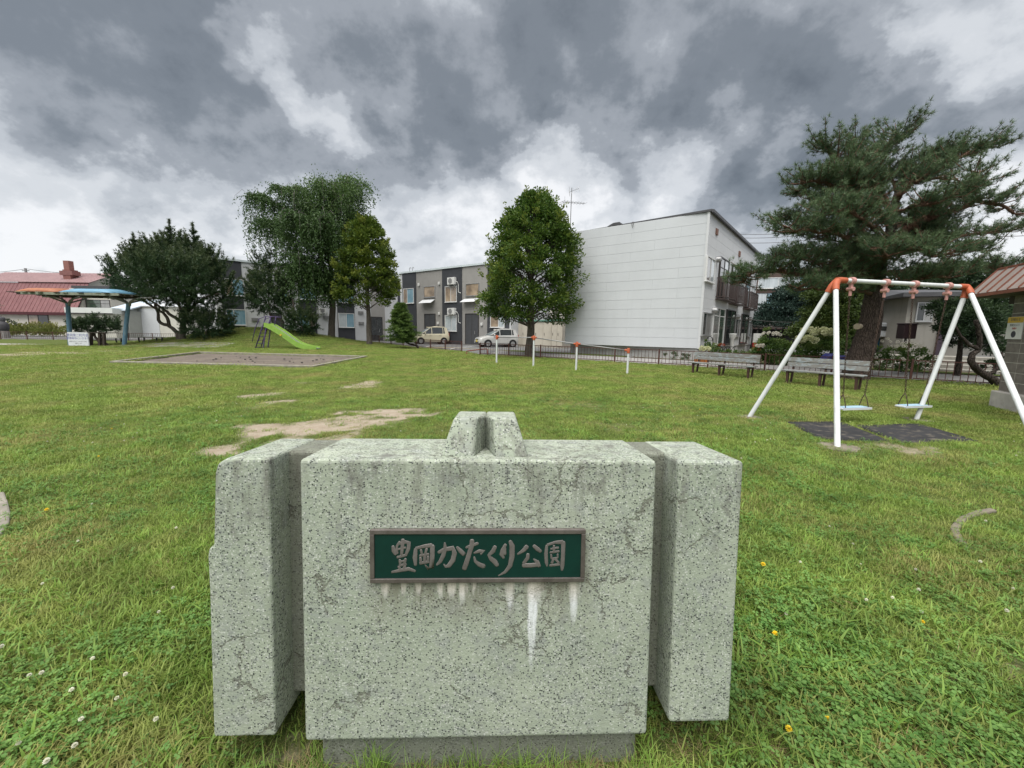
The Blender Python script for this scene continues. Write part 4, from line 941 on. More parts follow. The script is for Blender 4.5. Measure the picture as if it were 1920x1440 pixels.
for f, r_ in ((F1, .20), (F2, .26), (F3, .20), (F4, .2)):
    mb = MB(); n = 18; z = .010
    pts = [(f.x - o.x + r_ * random.uniform(.8, 1.1) * math.cos(6.283 * i / n), f.y - o.y + r_ * random.uniform(.75, 1.05) * math.sin(6.283 * i / n)) for i in range(n)]
    mb.add([(x, y, -.1) for x, y in pts] + [(x * 1.0, y * 1.0, z) for x, y in pts] + [(f.x - o.x, f.y - o.y, .012)], [(i, (i + 1) % n, n + (i + 1) % n, n + i) for i in range(n)] + [(n + i, n + (i + 1) % n, 2 * n) for i in range(n)])
    part('footing', mb, M_FOOT, sw); KEEP_OUT_F.append((f.x, f.y, r_ * .7))
# hangers and swings
LB = (E2 - E1).length
def along(px): # parameter on the crossbar from an image column
    best = min(range(2001), key=lambda i: abs(px - proj(E1 + (E2 - E1) * (i / 2000))[0])); return best / 2000
def proj(p):
    v = p - Vector((0, 0, EYE)); return 960 + FPX * v.dot(_r) / v.dot(_f), 720 - FPX * v.dot(_u) / v.dot(_f)
link_me = MB()
pts = [(.011 * math.cos(t), 0, .024 * math.sin(t)) for t in np.linspace(0, 2 * math.pi, 13)]
pts = [(x * (1.0), 0, z) for x, y, z in pts]; link_me.tube(pts, .0042, 5, cap=False); link_mesh = link_me.mesh('link')
HANG = [along(p) for p in (1597, 1661, 1715, 1778)]
SEATS = [((1577, 768), (1632, 768)), ((1684, 765), (1744, 765))]
perp = Vector((-ax.y, ax.x, 0)).normalized()
for k_ in range(2):
    ha, hb_ = [E1 + (E2 - E1) * HANG[2 * k_ + i] for i in (0, 1)]
    # brackets stay on the frame
    for h_ in (ha, hb_):
        mb = MB(); c = h_ - o
        mb.tube([c - ax * .035, c + ax * .035], .058, 14); mb.beam(c + Vector((0, 0, -.05)), c + Vector((0, 0, -.13)), .05, .035, up=perp)
        mb.tube([c + perp * .05 + Vector((0, 0, -.13)), c - perp * .05 + Vector((0, 0, -.13))], .032, 10); mb.tube([c + Vector((0, 0, -.15)), c + Vector((0, 0, -.24))], .022, 8)
        part('bracket', mb, M_PINK, sw, smooth=True, auto=50)
    base = (ha + hb_) / 2; zs = .26; w_ = .27
    sx = (hb_ - ha).length / 2
    t = thing('swing', ['chain swing with pale blue seat hanging by the near white legs', 'chain swing with pale blue seat hanging by the far white legs'][k_], 'swing', (base.x, base.y, zs), math.atan2(ax.y, ax.x), 'swings hanging from the frame')
    st = part('seat', MB().box(-.30, .30, -.085, .085, -.03, .0), M_SEATW, t, bevel=.008); part('seat_pad', MB().box(-.27, .27, -.075, .075, .001, .006), M_SEATB, st)
    part('edge', MB().box(-.302, .302, -.092, -.0855, -.033, .003), M_SEATW, st)
    for s in (-1, 1):
        top = Vector((s * sx, 0, (HT - .24) - zs)); bot = Vector((s * .23, 0, .22)); ch = bpy.data.objects.new('chain', None); C.objects.link(ch); ch.parent = t
        L_ = (top - bot).length; n = int(L_ / .0385); dv = (bot - top).normalized(); rot = Vector((0, 0, -1)).rotation_difference(dv)
        for i in range(n):
            l = link('link', link_mesh, M_CHAIN, ch, loc=top + dv * (L_ * (i + .5) / n)); l.rotation_mode = 'QUATERNION'; l.rotation_quaternion = rot @ Matrix.Rotation(R(90) * (i % 2) + R(random.uniform(-12, 12)), 4, 'Z').to_quaternion()
        mb = MB(); 
        for e_ in (-1, 1): mb.tube([bot, (s * .235, e_ * .035, .15), (s * .24, e_ * .07, .02), (s * .24, e_ * .07, -.03)], .007, 6)
        part('hanger', mb, M_CHAIN, t, smooth=True)
M_MAT = plain('black_rubber_mat', (.030, .030, .032), .85, .3, 3, bump=.5, bscale=80, spec=.3, dirt=(.26, .22, .165), dirt_amt=.75)
for q, lab in (((1476, 793), (1576, 793), (1668, 829), (1538, 824)), 'black rubber safety mat lying under the near swing, by the near white leg'), (((1604, 799), (1722, 797), (1834, 829), (1688, 832)), 'black rubber safety mat lying under the far swing'):
    c = [at_ground(*p_) for p_ in q]; cc = sum(c, Vector()) / 4; KEEP_POLY_F.append([(p_.x, p_.y) for p_ in c]); n, m = 10, 6; vs = []
    for z in (-.03, .022):
        for i in range(n + 1):
            for j in range(m + 1):
                p_ = (c[0] * (1 - i / n) + c[1] * (i / n)) * (1 - j / m) + (c[3] * (1 - i / n) + c[2] * (i / n)) * (j / m) - cc
                vs.append((p_.x, p_.y, z + (.010 * (hashnoise(np.array(p_.x + 5), np.array(p_.y), 2.) if z > 0 else 0))))
    N_ = (n + 1) * (m + 1); fs = [(N_ + i * (m + 1) + j, N_ + (i + 1) * (m + 1) + j, N_ + (i + 1) * (m + 1) + j + 1, N_ + i * (m + 1) + j + 1) for i in range(n) for j in range(m)]
    rim = [i * (m + 1) for i in range(n + 1)] + [n * (m + 1) + j for j in range(1, m + 1)] + [i * (m + 1) + m for i in range(n - 1, -1, -1)] + [j for j in range(m - 1, 0, -1)]
    fs += [(rim[i], rim[(i + 1) % len(rim)], N_ + rim[(i + 1) % len(rim)], N_ + rim[i]) for i in range(len(rim))]
    o_ = link('rubber_mat', fast_mesh('rubber_mat', vs, fs), M_MAT, loc=cc); tag(o_, lab, 'mat')

# ---------------------------------------------------------------- chin-up bars
PB = [(931, 681, 628), (1000, 688, 629), (1080, 695, 641), (1176, 700, 653)]
t = thing('chin_up_bars', 'row of four white chin-up posts with orange caps and thin steel bars', 'exercise bars', at_ground(931, 681)); o = t.location.copy()
tops = []
for px, pb, pt in PB:
    f = at_ground(px, pb); tp = at_depth(px, pt + 4, f.y); part('post', MB().tube([(f.x - o.x, f.y - o.y, -.2), (f.x - o.x, f.y - o.y, tp.z)], .038, 14), M_SWHITE, t, smooth=True, auto=40)
    tops.append(Vector((f.x - o.x, f.y - o.y, tp.z)))
for i, tp in enumerate(tops):
    mb = MB(); mb.tube([tp - Vector((0, 0, .10)), tp + Vector((0, 0, .06)), tp + Vector((0, 0, .085))], [.055, .055, .04], 12)
    for q in ([tops[i - 1]] if i else []) + ([tops[i + 1]] if i < 3 else []):
        d_ = (q - tp); d_.z = 0; d_.normalize(); zz = min(q.z, tp.z) if False else tp.z; mb.tube([tp, tp + d_ * .13], .04, 10)
    part('cap', mb, M_ORANGE, t, smooth=True, auto=50)
    if i < 3: part('bar', MB().tube([tp + Vector((0, 0, .0)), tops[i + 1]], .02, 8), M_GALV, t, smooth=True)

# ---------------------------------------------------------------- wooden benches
k = N('weathered_bench_wood'); p = k.obj()
gn = k.noise(k.mapping(p, (1.2, 30, 30)), 6, 6, .65); pn = k.noise(k.mapping(k.pos(), (1, 1, 3)), 5, 7, .7)
wc = k.mix(k.ramp(gn, .3, .7), (.115, .112, .10), (.245, .24, .222))
M_WOOD = k.fin(k.mix(k.ramp(pn, .50, .60, 0, .7), wc, (.29, .35, .37)), .85, 0, k.bump(gn, .6, .006), .2)
M_LEGB = plain('rusty_brown_leg', (.075, .04, .03), .7, .3, 10, dirt=(.15, .07, .04))
def park_bench(label, a, b):
    L_ = (b - a).length; t = thing('park_bench', label, 'bench', on(*((a + b) / 2).xy), math.atan2(b.y - a.y, b.x - a.x), 'wooden benches in front of the fence')
    for i in range(3): part('seat_slat', MB().box(-L_ / 2, L_ / 2, -.02 + .125 * i, .095 + .125 * i, .395, .43), M_WOOD, t, bevel=.006)
    for i in range(2):
        z = .52 + .145 * i; y = .40 + .035 * i; part('back_slat', MB().hexa([(-L_ / 2, y, z), (L_ / 2, y, z), (L_ / 2, y + .035, z), (-L_ / 2, y + .035, z)], [(-L_ / 2, y + .03, z + .13), (L_ / 2, y + .03, z + .13), (L_ / 2, y + .065, z + .13), (-L_ / 2, y + .065, z + .13)]), M_WOOD, t, bevel=.006)
    for f in (-.42, 0, .42):
        x = L_ * f; mb = MB(); mb.hexa([(x - .025, .06, -.15), (x + .025, .06, -.15), (x + .025, .11, -.15), (x - .025, .11, -.15)], [(x - .03, .02, .394), (x + .03, .02, .394), (x + .03, .12, .394), (x - .03, .12, .394)])
        mb.beam((x, .05, .365), (x, .40, .365), .06, .05)
        mb.beam((x, .34, -.15), (x, .44, .42), .05, .05); mb.beam((x, .44, .42), (x, .525, .80), .05, .04); part('leg', mb, M_LEGB, t)
    return t
park_bench('grey weathered slatted bench standing in the open left of the swing', at_ground(1288, 700), at_ground(1411, 712))
park_bench('grey weathered slatted bench behind the near swing leg, by the pine trunk', at_ground(1462, 719), at_ground(1616, 735))

# ---------------------------------------------------------------- slide on the mound
M_LIME = plain('lime_green_plastic', (.235, .40, .065), .45, .15, 5, dirt=(.33, .40, .2), dirt_amt=.5); M_STEELS = plain('worn_slide_steel', (.42, .43, .43), .35, .15, 4, metal=.7)
M_PURP = plain('purple_paint', (.085, .055, .16), .5, .2, 8)
s0 = at_ground(487, 655); Ys = s0.y
def SP(px, py, dy=0): return at_depth(px, py, Ys + dy)
t = thing('slide', 'lime green playground slide with purple ladder at the foot of the mound', 'slide', s0); o = s0
cl = [SP(500, 608.5), SP(512, 611), SP(530, 622), SP(547, 634), SP(560, 643.5), SP(572, 648.5), SP(585, 651.5), SP(597, 653)]
M_ = MB(); w2 = .26
for i in range(len(cl) - 1):
    a, b = cl[i] - o, cl[i + 1] - o; M_.hexa([a + Vector((0, -w2, -.02)), b + Vector((0, -w2, -.02)), b + Vector((0, w2, -.02)), a + Vector((0, w2, -.02))], [a + Vector((0, -w2, .0)), b + Vector((0, -w2, .0)), b + Vector((0, w2, .0)), a + Vector((0, w2, .0))])
part('chute', M_, M_STEELS, t)
for s in (-1, 1):
    mb = MB(); prof = [.16, .30, .30, .30, .28, .24, .18, .12]
    for i in range(len(cl) - 1):
        a, b = cl[i] - o + Vector((0, s * (w2 + .03), 0)), cl[i + 1] - o + Vector((0, s * (w2 + .03), 0)); e = Vector((0, .025, 0))
        mb.hexa([a - e + Vector((0, 0, -prof[i] * .85)), b - e + Vector((0, 0, -prof[i + 1] * .85)), b + e + Vector((0, 0, -prof[i + 1] * .85)), a + e + Vector((0, 0, -prof[i] * .85))], [a - e + Vector((0, 0, .12)), b - e + Vector((0, 0, .12)), b + e + Vector((0, 0, .12)), a + e + Vector((0, 0, .12))])
    part('side_wall', mb, M_LIME, t)
part('foot', MB().tube([cl[-3] - o + Vector((0, 0, -.02)), cl[-3] - o + Vector((0, 0, -.35))], .04, 8), M_LIME, t)
for s in (-1, 1):
    mb = MB(); y = s * .27; A_ = SP(482, 655) - o; B_ = SP(499, 607) - o; C_ = SP(503.5, 593) - o; D_ = SP(513, 594) - o; E_ = SP(510.5, 609) - o
    mb.tube([A_ + Vector((0, y, -.1)), B_ + Vector((0, y, 0)), C_ + Vector((0, y, 0)), D_ + Vector((0, y, 0)), E_ + Vector((0, y, 0))], .032, 8); part('ladder_rail', mb, M_PURP, t, smooth=True)
    mb = MB(); mb.tube([SP(479, 640) - o + Vector((0, y * 1.2, 0)), SP(484, 617) - o + Vector((0, y * 1.2, 0)), SP(492, 598) - o + Vector((0, y * 1.2, 0)), SP(504, 593.5) - o + Vector((0, y * 1.2, 0)), SP(521, 594.5) - o + Vector((0, y * 1.2, 0))], .022, 8); part('handrail', mb, M_PURP, t, smooth=True)
    mb = MB(); mb.beam(SP(504, 609) - o + Vector((0, y * .9, 0)), SP(497, 655) - o + Vector((0, y * .9, -.1)), .05); part('leg', mb, M_PURP, t)
A_ = SP(482, 655) - o; B_ = SP(499, 607) - o
for i in range(7):
    q = A_ + (B_ - A_) * ((i + .6) / 7.2); part('rung', MB().box(q.x - .04, q.x + .12, -.26, .26, q.z - .015, q.z + .015), M_PURP, t)
q = SP(532, 628) - o; part('bolt_cover', MB().lathe([(.0, -.06), (.06, -.06), (.06, 0), (0, 0)], 12, 'y', (q.x, -w2 - .05, q.z)), plain('yellow_knob', (.6, .42, .04)), t)

# ---------------------------------------------------------------- shelter with orange and blue roof shells
M_POSTB = plain('chalky_blue_paint', (.10, .20, .28), .6, .2, 5, bump=.2, dirt=(.28, .34, .34), dirt_amt=.8, streak=True)
M_POSTG = plain('grey_steel_arm', (.25, .25, .24), .55, .2, 8, metal=.3); M_DARKW = plain('dark_rotten_timber', (.055, .042, .033), .9, .4, 8, bump=.5); M_LICH = plain('lichen_board', (.24, .26, .20), .9, .3, 9, bump=.5)
M_OSH = plain('orange_roof_shell', (.33, .12, .055), .6, .25, 2, dirt=(.42, .24, .14), dirt_amt=.7); M_BSH = plain('sky_blue_roof_shell', (.14, .30, .42), .5, .15, 2, dirt=(.12, .25, .34))
b1, b2 = at_ground(132, 648.5), at_ground(246, 649.5); Yb = b1.y
t = thing('shelter', 'weathered park shelter on blue Y-shaped posts with orange and blue roof shells', 'shelter', b1); o = b1.copy()
zr = at_depth(130, 556, Yb).z; xr0 = at_depth(60, 556, Yb).x - o.x; xr1 = at_depth(262, 556, Yb).x - o.x
for px, pb in ((127, b1), (241, b2)):
    x = pb.x - o.x; tp = at_depth(px, 569, Yb); xt = tp.x - o.x; zt = tp.z
    part('post', MB().tube([(x, 0, -.2), ((x + xt) / 2, 0, zt / 2), (xt, 0, zt)], [.125, .12, .115], 14), M_POSTB, t, smooth=True, auto=40)
    for s in (-1, 1):
        part('arm', MB().tube([(xt + s * .05, 0, zt - .15), (xt + s * .12, 0, zt + .08), (xt + s * .38, 0, zr - .14), (xt + s * .85, 0, zr - .03), (xt + s * 1.6, 0, zr - .02)], [.08, .075, .07, .065, .06], 10), M_POSTG, t, smooth=True)
    for s in (-1, 1): part('arm', MB().beam((xt, 0, zt), (xt, s * 1.2, zr - .04), .08), M_POSTG, t)
for y in (-1.25, -.45, .45, 1.25): part('beam', MB().box(xr0 + (.6 if abs(y) > 1 else .9), xr1, y - .06, y + .06, zr, zr + .13), M_DARKW, t)
for i in range(14):
    x = xr0 + (xr1 - xr0) * (i + .5) / 14 + random.uniform(-.06, .06); sl = part('slat', MB().box(x - .17, x + .17, -1.35 + random.uniform(-.25, .1), 1.35, zr + .131, zr + .17), M_LICH if i % 3 else M_DARKW, t); sl.rotation_euler = (0, 0, 0)
part('edge_board', MB().box(xr0 + 1.0, xr1, -1.42, -1.36, zr + .0, zr + .16), M_LICH, t)
for x0, x1, m_ in ((68, 143, M_OSH), (145, 240, M_BSH)):
    xa = at_depth(x0, 545, Yb).x - o.x; xb = at_depth(x1, 545, Yb).x - o.x; n, m = 10, 8; vs = []
    for i in range(n + 1):
        for j in range(m + 1):
            f = i / n; a_ = math.pi * j / m; e_ = min(1, min(f, 1 - f) * 5) ** .5
            vs.append((xa + (xb - xa) * f, -1.2 * math.cos(a_), zr + .175 + (.30 * e_ + .03) * math.sin(a_) ** .7))
    sh_ = link('roof_shell', fast_mesh('roof_shell', vs, [(i * (m + 1) + j, (i + 1) * (m + 1) + j, (i + 1) * (m + 1) + j + 1, i * (m + 1) + j + 1) for i in range(n) for j in range(m)]), m_, t, smooth=True)
    sh_.modifiers.new('thickness', 'SOLIDIFY').thickness = .03
# sign at its foot
sa, sb = at_depth(130, 650, 26.0), at_depth(168, 650, 26.0); z1 = at_depth(150, 623, 26.0).z; z0 = at_depth(150, 648.5, 26.0).z
t = thing('signboard', 'white signboard with two rows of blue lettering under the shelter', 'sign', (sa.x, 26.0, gz(sa.x, 26))); W_ = sb.x - sa.x; g0 = t.location.z
part('board', MB().box(0, W_, -.03, .03, z0 - g0, z1 - g0), plain('white_signboard', (.70, .72, .74), .45, .04, 3, dirt=(.5, .5, .5), dirt_amt=.3), t)
for x in (.1, W_ - .1): part('leg', MB().box(x - .03, x + .03, .031, .09, -.15, z1 - g0 - .03), M_DARKF, t)
M_BLUI = plain('blue_lettering', (.10, .10, .36), .5); hh = z1 - z0
for body, sz, f, m_ in (('豊岡第二町内会', .205, .23, M_BLUI), ('健康緑地にいきます', .165, .45, M_BLUI), ('公園をきれいに みんなで大切に', .085, .68, M_INK), ('お願いします', .08, .82, M_INK)):
    wallpaint(body, sz, m_, t, W_ / 2, -.032, z1 - g0 - hh * f)
# dark timber trestle and picnic benches
M_BLK = plain('black_bench_leg', (.015, .015, .016), .5); M_PALE = plain('pale_bench_plank', (.38, .38, .33), .8, .2, 6, dirt=(.2, .2, .16))
p0 = at_ground(186, 650); t = thing('timber_trestle', 'dark brown timber table frame with slanting braces beside the white signboard', 'trestle', p0)
def tl(px, py, dy=0): q = at_depth(px, py, p0.y + dy); return q - p0
part('top', MB().box(tl(136, 623).x, tl(200, 623).x, -.1, .75, tl(168, 623).z - .05, tl(168, 623).z), M_DARKW, t)
for a_, b_ in (((171, 623), (171, 651)), ((187, 623), (187, 651)), ((195, 624), (196, 651))): part('leg', MB().beam(tl(*a_), tl(*b_) + Vector((0, 0, -.08)), .13), M_DARKW, t)
for a_, b_ in (((174, 625), (188, 645)), ((194, 640), (206, 651)), ((189, 632), (196, 650))): part('brace', MB().beam(tl(*a_, .1), tl(*b_, .1), .09), M_DARKW, t)
for py in (633, 642): part('rung', MB().beam(tl(186, py, .05), tl(197, py, .05), .06), M_DARKW, t)
def loop_bench(label, x0, x1, pt, pb, dY):
    q = at_ground((x0 + x1) / 2, pb); a_ = at_depth(x0, pt, q.y); b_ = at_depth(x1, pt, q.y); L_ = b_.x - a_.x; zt = a_.z; q = Vector((a_.x, q.y, 0)); q.z = gz(q.x, q.y); zt = .47; t = thing('flat_bench', label, 'bench', q, 0, 'flat benches by the shelter')
    for i in range(3): part('plank', MB().box(0, L_, -.02 + .14 * i, .11 + .14 * i, zt - .05, zt), M_PALE, t)
    for f in (.16, .84):
        x = L_ * f; mb = MB(); mb.tube([(x - .2, .2, zt - .05), (x - .19, .2, zt * .45), (x - .11, .2, .03), (x + .11, .2, .03), (x + .19, .2, zt * .45), (x + .2, .2, zt - .05)], .045, 8); part('leg', mb, M_BLK, t, smooth=True)
loop_bench('flat pale bench on black loop legs behind the timber table frame', 178, 224, 631, 646, 0)
loop_bench('flat pale bench on black loop legs between the blue post and the twisted pine', 252, 302, 634, 648.5, 0)

# ---------------------------------------------------------------- small things round the park
for pts_, lab in (([(0, 930), (7, 950), (11, 970), (8, 990), (-2, 1006), (-16, 1016)], 'curved grey kerb stone at the left edge of the grass'), ([(1862, 957), (1830, 963), (1803, 975), (1790, 992), (1797, 1013), (1822, 1035), (1852, 1052)], 'curved grey kerb ring half buried in grass right of the monument')):
    pts = [at_ground(*p_) for p_ in pts_]; cc = pts[0].copy(); mb = MB(); h_ = .035 if 'left' in lab else .016
    for a_, b_ in zip(pts[:-1], pts[1:]): mb.beam(a_ - cc + Vector((0, 0, h_ / 2 - .04)), b_ - cc + Vector((0, 0, h_ / 2 - .04)), .05, h_ + .08)
    o_ = part('kerb_ring', mb, M_KERB if 'left' in lab else M_FOOT, None, loc=cc, bevel=.012); tag(o_, lab, 'kerb')
    for a_, b_ in zip(pts[:-1], pts[1:]):
        if random.random() < .6: KEEP_OUT_F.append((*((a_ + b_) / 2).xy, .035))
q = at_depth(10, 635, 37.0); t = thing('stone_figure', 'small dark standing stone figure on a pale base behind the fence at the left edge', 'statue', on(q.x, 37.0)); M_DSTONE = plain('dark_stone', (.06, .058, .065), .8, .3, 6, bump=.5)
part('body', MB().lathe([(.28, .55), (.36, .8), (.36, 1.1), (.28, 1.35), (.14, 1.42), (.19, 1.55), (.2, 1.75), (.10, 1.86)], 12), M_DSTONE, t, smooth=True); part('base', MB().lathe([(.36, -.2), (.34, .5), (.3, .56)], 8), plain('pale_stone', (.24, .23, .22), .9), t)
q = at_depth(112, 610, 39.6); M_BLUEP = plain('blue_crate_plastic', (.015, .10, .36), .5, .15, 3); t = thing('blue_trailer', 'bright blue caged cart with piled cover beside the red-roofed house', 'cart', on(q.x, 41.5)); H0 = at_depth(112, 604, 41.5).z - t.location.z
part('body', MB().box(-.75, .75, 0, .9, H0 - .6, H0), M_BLUEP, t, bevel=.05); mb = MB()
for i in range(7): mb.beam((-.8 + .26 * i, -.02, H0 - .3), (-.8 + .26 * i, -.02, H0 + .28 + .25 * math.sin(i * .5)), .03)
mb.beam((-.8, -.02, H0 + .28), (.8, -.02, H0 + .28), .03); part('cage', mb, M_BLUEP, t); part('cover', MB().ball((.15, .4, H0), .55, 12, 6, sx=1.1, sy=.7, sz=.7), M_BLUEP, t, smooth=True); part('stand', MB().box(-.7, .7, .1, .8, -.1, H0 - .6), M_DARKF, t)
# brown box on a pole by the street, notice cloth, planters, pots at the white building
q = at_depth(1689, 690, 14.6); z1, z0 = at_depth(1691, 607, 14.6).z, at_depth(1691, 635, 14.6).z; t = thing('post_box', 'dark brown box on a thin post among the roses behind the fence', 'box', on(q.x, 14.6)); g0 = t.location.z
part('body', MB().box(-.22, .24, -.15, .15, z0 - g0, z1 - g0 - .03), plain('dark_maroon_box', (.035, .018, .022), .5), t, bevel=.02); part('lid', MB().box(-.24, .26, -.17, .17, z1 - g0 - .03, z1 - g0 + .02), plain('dark_maroon_lid', (.045, .025, .03), .5), t, bevel=.02); part('post', MB().tube([(.02, 0, -.2), (.02, 0, z0 - g0)], .035, 8), M_DARKF, t)
q = at_depth(1657, 620, 22); z1, z0 = at_depth(1657, 605, 22).z, at_depth(1657, 632, 22).z; t = thing('parked_van', 'white and blue small truck glimpsed behind the leaning pine trunk', 'truck', on(q.x, 22)); g0 = t.location.z
part('body', MB().box(-.55, .55, 0, 2.6, z0 - g0, z1 - g0), plain('white_truck_paint', (.64, .67, .70), .4), t, bevel=.06); part('bed', MB().box(.3, 1.5, .1, 3.2, .45, z0 - g0 + .2), plain('blue_tarp', (.05, .19, .32), .6), t, bevel=.1); part('windscreen', MB().box(-.48, .48, -.02, -.001, z0 - g0 + .35, z1 - g0 - .2), G_DARK, t)
for x, y in ((-.5, .4), (.5, .4), (-.5, 2.2), (.5, 2.2)): part('wheel', MB().lathe([(.12, -.1), (.3, -.09), (.3, .09), (.12, .1)], 14, 'x', (x, y, .3)), M_BLK, t)
q = at_depth(1568, 672, 15.6); t = thing('covered_bike', 'small scooter under a deep blue cover behind the fence by the pine trunk', 'covered scooter', on(q.x, 15.6)); H0 = at_depth(1568, 661, 15.6).z - t.location.z
part('cover', MB().prism([(-.55, .1), (-.5, H0 * .72), (-.30, H0 * .98), (-.05, H0 * .80), (.25, H0 * .84), (.48, H0 * .65), (.55, .1)], -.22, .22), plain('deep_blue_cover', (.025, .03, .16), .5, .2, 4), t, bevel=.08, seg=3)
for x in (-.35, .36): part('wheel', MB().lathe([(.05, -.05), (.2, -.05), (.2, .05), (.05, .05)], 14, 'y', (x, 0, .18)), M_BLK, t)
def on_wallR(px, py, outd): 
    u, z = WR.uz(px, py); q = WR.M @ Vector((u, -outd, 0)); return q
M_TERRA = plain('orange_planter', (.42, .15, .04), .7); M_POTB = plain('dark_planter', (.05, .045, .04), .6)
q = at_depth(1316, 663, 18.1); t = thing('planter', 'orange trough planter at the corner of the white building', 'planter', on(q.x, 18.1)); part('trough', MB().hexa([(-.26, -.1, .0), (.26, -.1, 0), (.26, .1, 0), (-.26, .1, 0)], [(-.3, -.13, .24), (.3, -.13, .24), (.3, .13, .24), (-.3, .13, .24)]), M_TERRA, t); part('soil', MB().box(-.27, .27, -.11, .11, .20, .245), M_BED, t)
q = at_depth(1355, 640, 22.4); t = thing('flower_rack', 'low black wire plant stand by the doors of the white building', 'plant stand', on(q.x, 22.2, .12)); mb = MB()
for i in range(5): mb.tube([(-.45 + .22 * i, -.1, 0), (-.52 + .22 * i, -.1, .25), (-.40 + .22 * i, -.1, .46), (-.30 + .22 * i, -.1, .25), (-.36 + .22 * i, -.1, 0)], .02, 6)
mb.beam((-.55, -.1, .46), (.6, -.1, .46), .03); part('wire_frame', mb, M_BLK, t); part('shelf', MB().box(-.5, .55, -.09, .22, .44, .47), M_BLK, t)
q = on_wallR(1316, 640, .35); t = thing('garden_arch', 'small black hoop trellis against the corner of the white building', 'trellis', (q.x, q.y, gz(q.x, q.y) + .1)); part('hoop', MB().tube([(-.17, 0, -.1), (-.17, 0, .8), (-.10, 0, 1.0), (0, 0, 1.06), (.10, 0, 1.0), (.17, 0, .8), (.17, 0, -.1)], .02, 6), M_BLK, t); mb = MB()
for z in (.3, .6, .85): mb.beam((-.16, 0, z), (.16, 0, z), .015)
part('rungs', mb, M_BLK, t)
q = on_wallR(1355.5, 633, .5); t = thing('pedestal_urn', 'white pillar-shaped pedestal urn between the tall doors of the white building', 'urn', (q.x, q.y, gz(q.x, q.y))); part('column', MB().lathe([(.16, 0), (.16, .12), (.09, .2), (.10, 1.0), (.17, 1.1), (.2, 1.3), (.16, 1.32)], 14), M_ACW, t, smooth=True, auto=40)
q = at_depth(1782, 667, 20); t = thing('plant_tub', 'white tub hanging by the grey house behind the far swing leg', 'tub', on(q.x, 17.5)); part('tub', MB().lathe([(.17, .55), (.25, .9), (.26, .93), (.22, .93)], 14), M_ACW, t, smooth=True, auto=40); part('stand', MB().lathe([(.1, -.1), (.08, .55)], 10), M_DARKF, t)
# concrete steps / wall of the street beyond on the right
W9 = Wall((15.5, 16.5), (22.5, 12.2), .1); t = building('street_steps', 'broad grey concrete steps by the street behind the right-hand fence', 'steps', W9)
for i in range(4): part('step', MB().box(0, W9.L, .9 * i, .9 * i + 1.2, -.3, .12 + .14 * i), M_CONC, t, bevel=.01)

# ---------------------------------------------------------------- wires
def wire(name, label, pts, r_=.012):
    P = [Vector(p_) for p_ in pts]; mb = MB(); n = 14
    for a_, b_ in zip(P[:-1], P[1:]):
        mb.tube([a_ + (b_ - a_) * i / n - Vector((0, 0, 1.2 * (i / n) * (1 - i / n))) - P[0] for i in range(n + 1)], r_, 5)
    o_ = part(name, mb, M_DARKF, None, loc=P[0]); tag(o_, label, 'wire')
wire('power_line', 'single power line sagging above the red-roofed house', [at_depth(-90, 511, 60), at_depth(49, 504, 60), at_depth(215, 514, 60)], .03)
q = at_depth(50, 520, 60); t = thing('utility_pole', 'short grey utility pole top rising behind the red roof', 'utility pole', (q.x, 60, .2)); H0 = at_depth(50, 503, 60).z - .2; part('pole', MB().tube([(0, 0, -.2), (0, 0, H0)], [.2, .14], 10), plain('pole_concrete', (.26, .25, .25)), t); part('crossarm', MB().box(-.5, .5, -.06, .06, H0 - .4, H0 - .3), M_GALV, t)
for i, (ya, yb) in enumerate(((439, 427), (446, 433), (455, 444))): wire('power_line', ['uppermost', 'middle', 'lowest'][i] + ' of three power lines between the white building and the big pine', [at_depth(1385, ya, 55), at_depth(1560, yb, 52), at_depth(1960, yb - 4, 40)], .03)
for i, (ya, yb) in enumerate(((606, 600), (616, 612))): wire('power_line', ['upper', 'lower'][i] + ' of two thin lines crossing the dark trees behind the swing', [at_depth(1400, ya - 8, 27), at_depth(1620, yb - 8, 24)], .012)

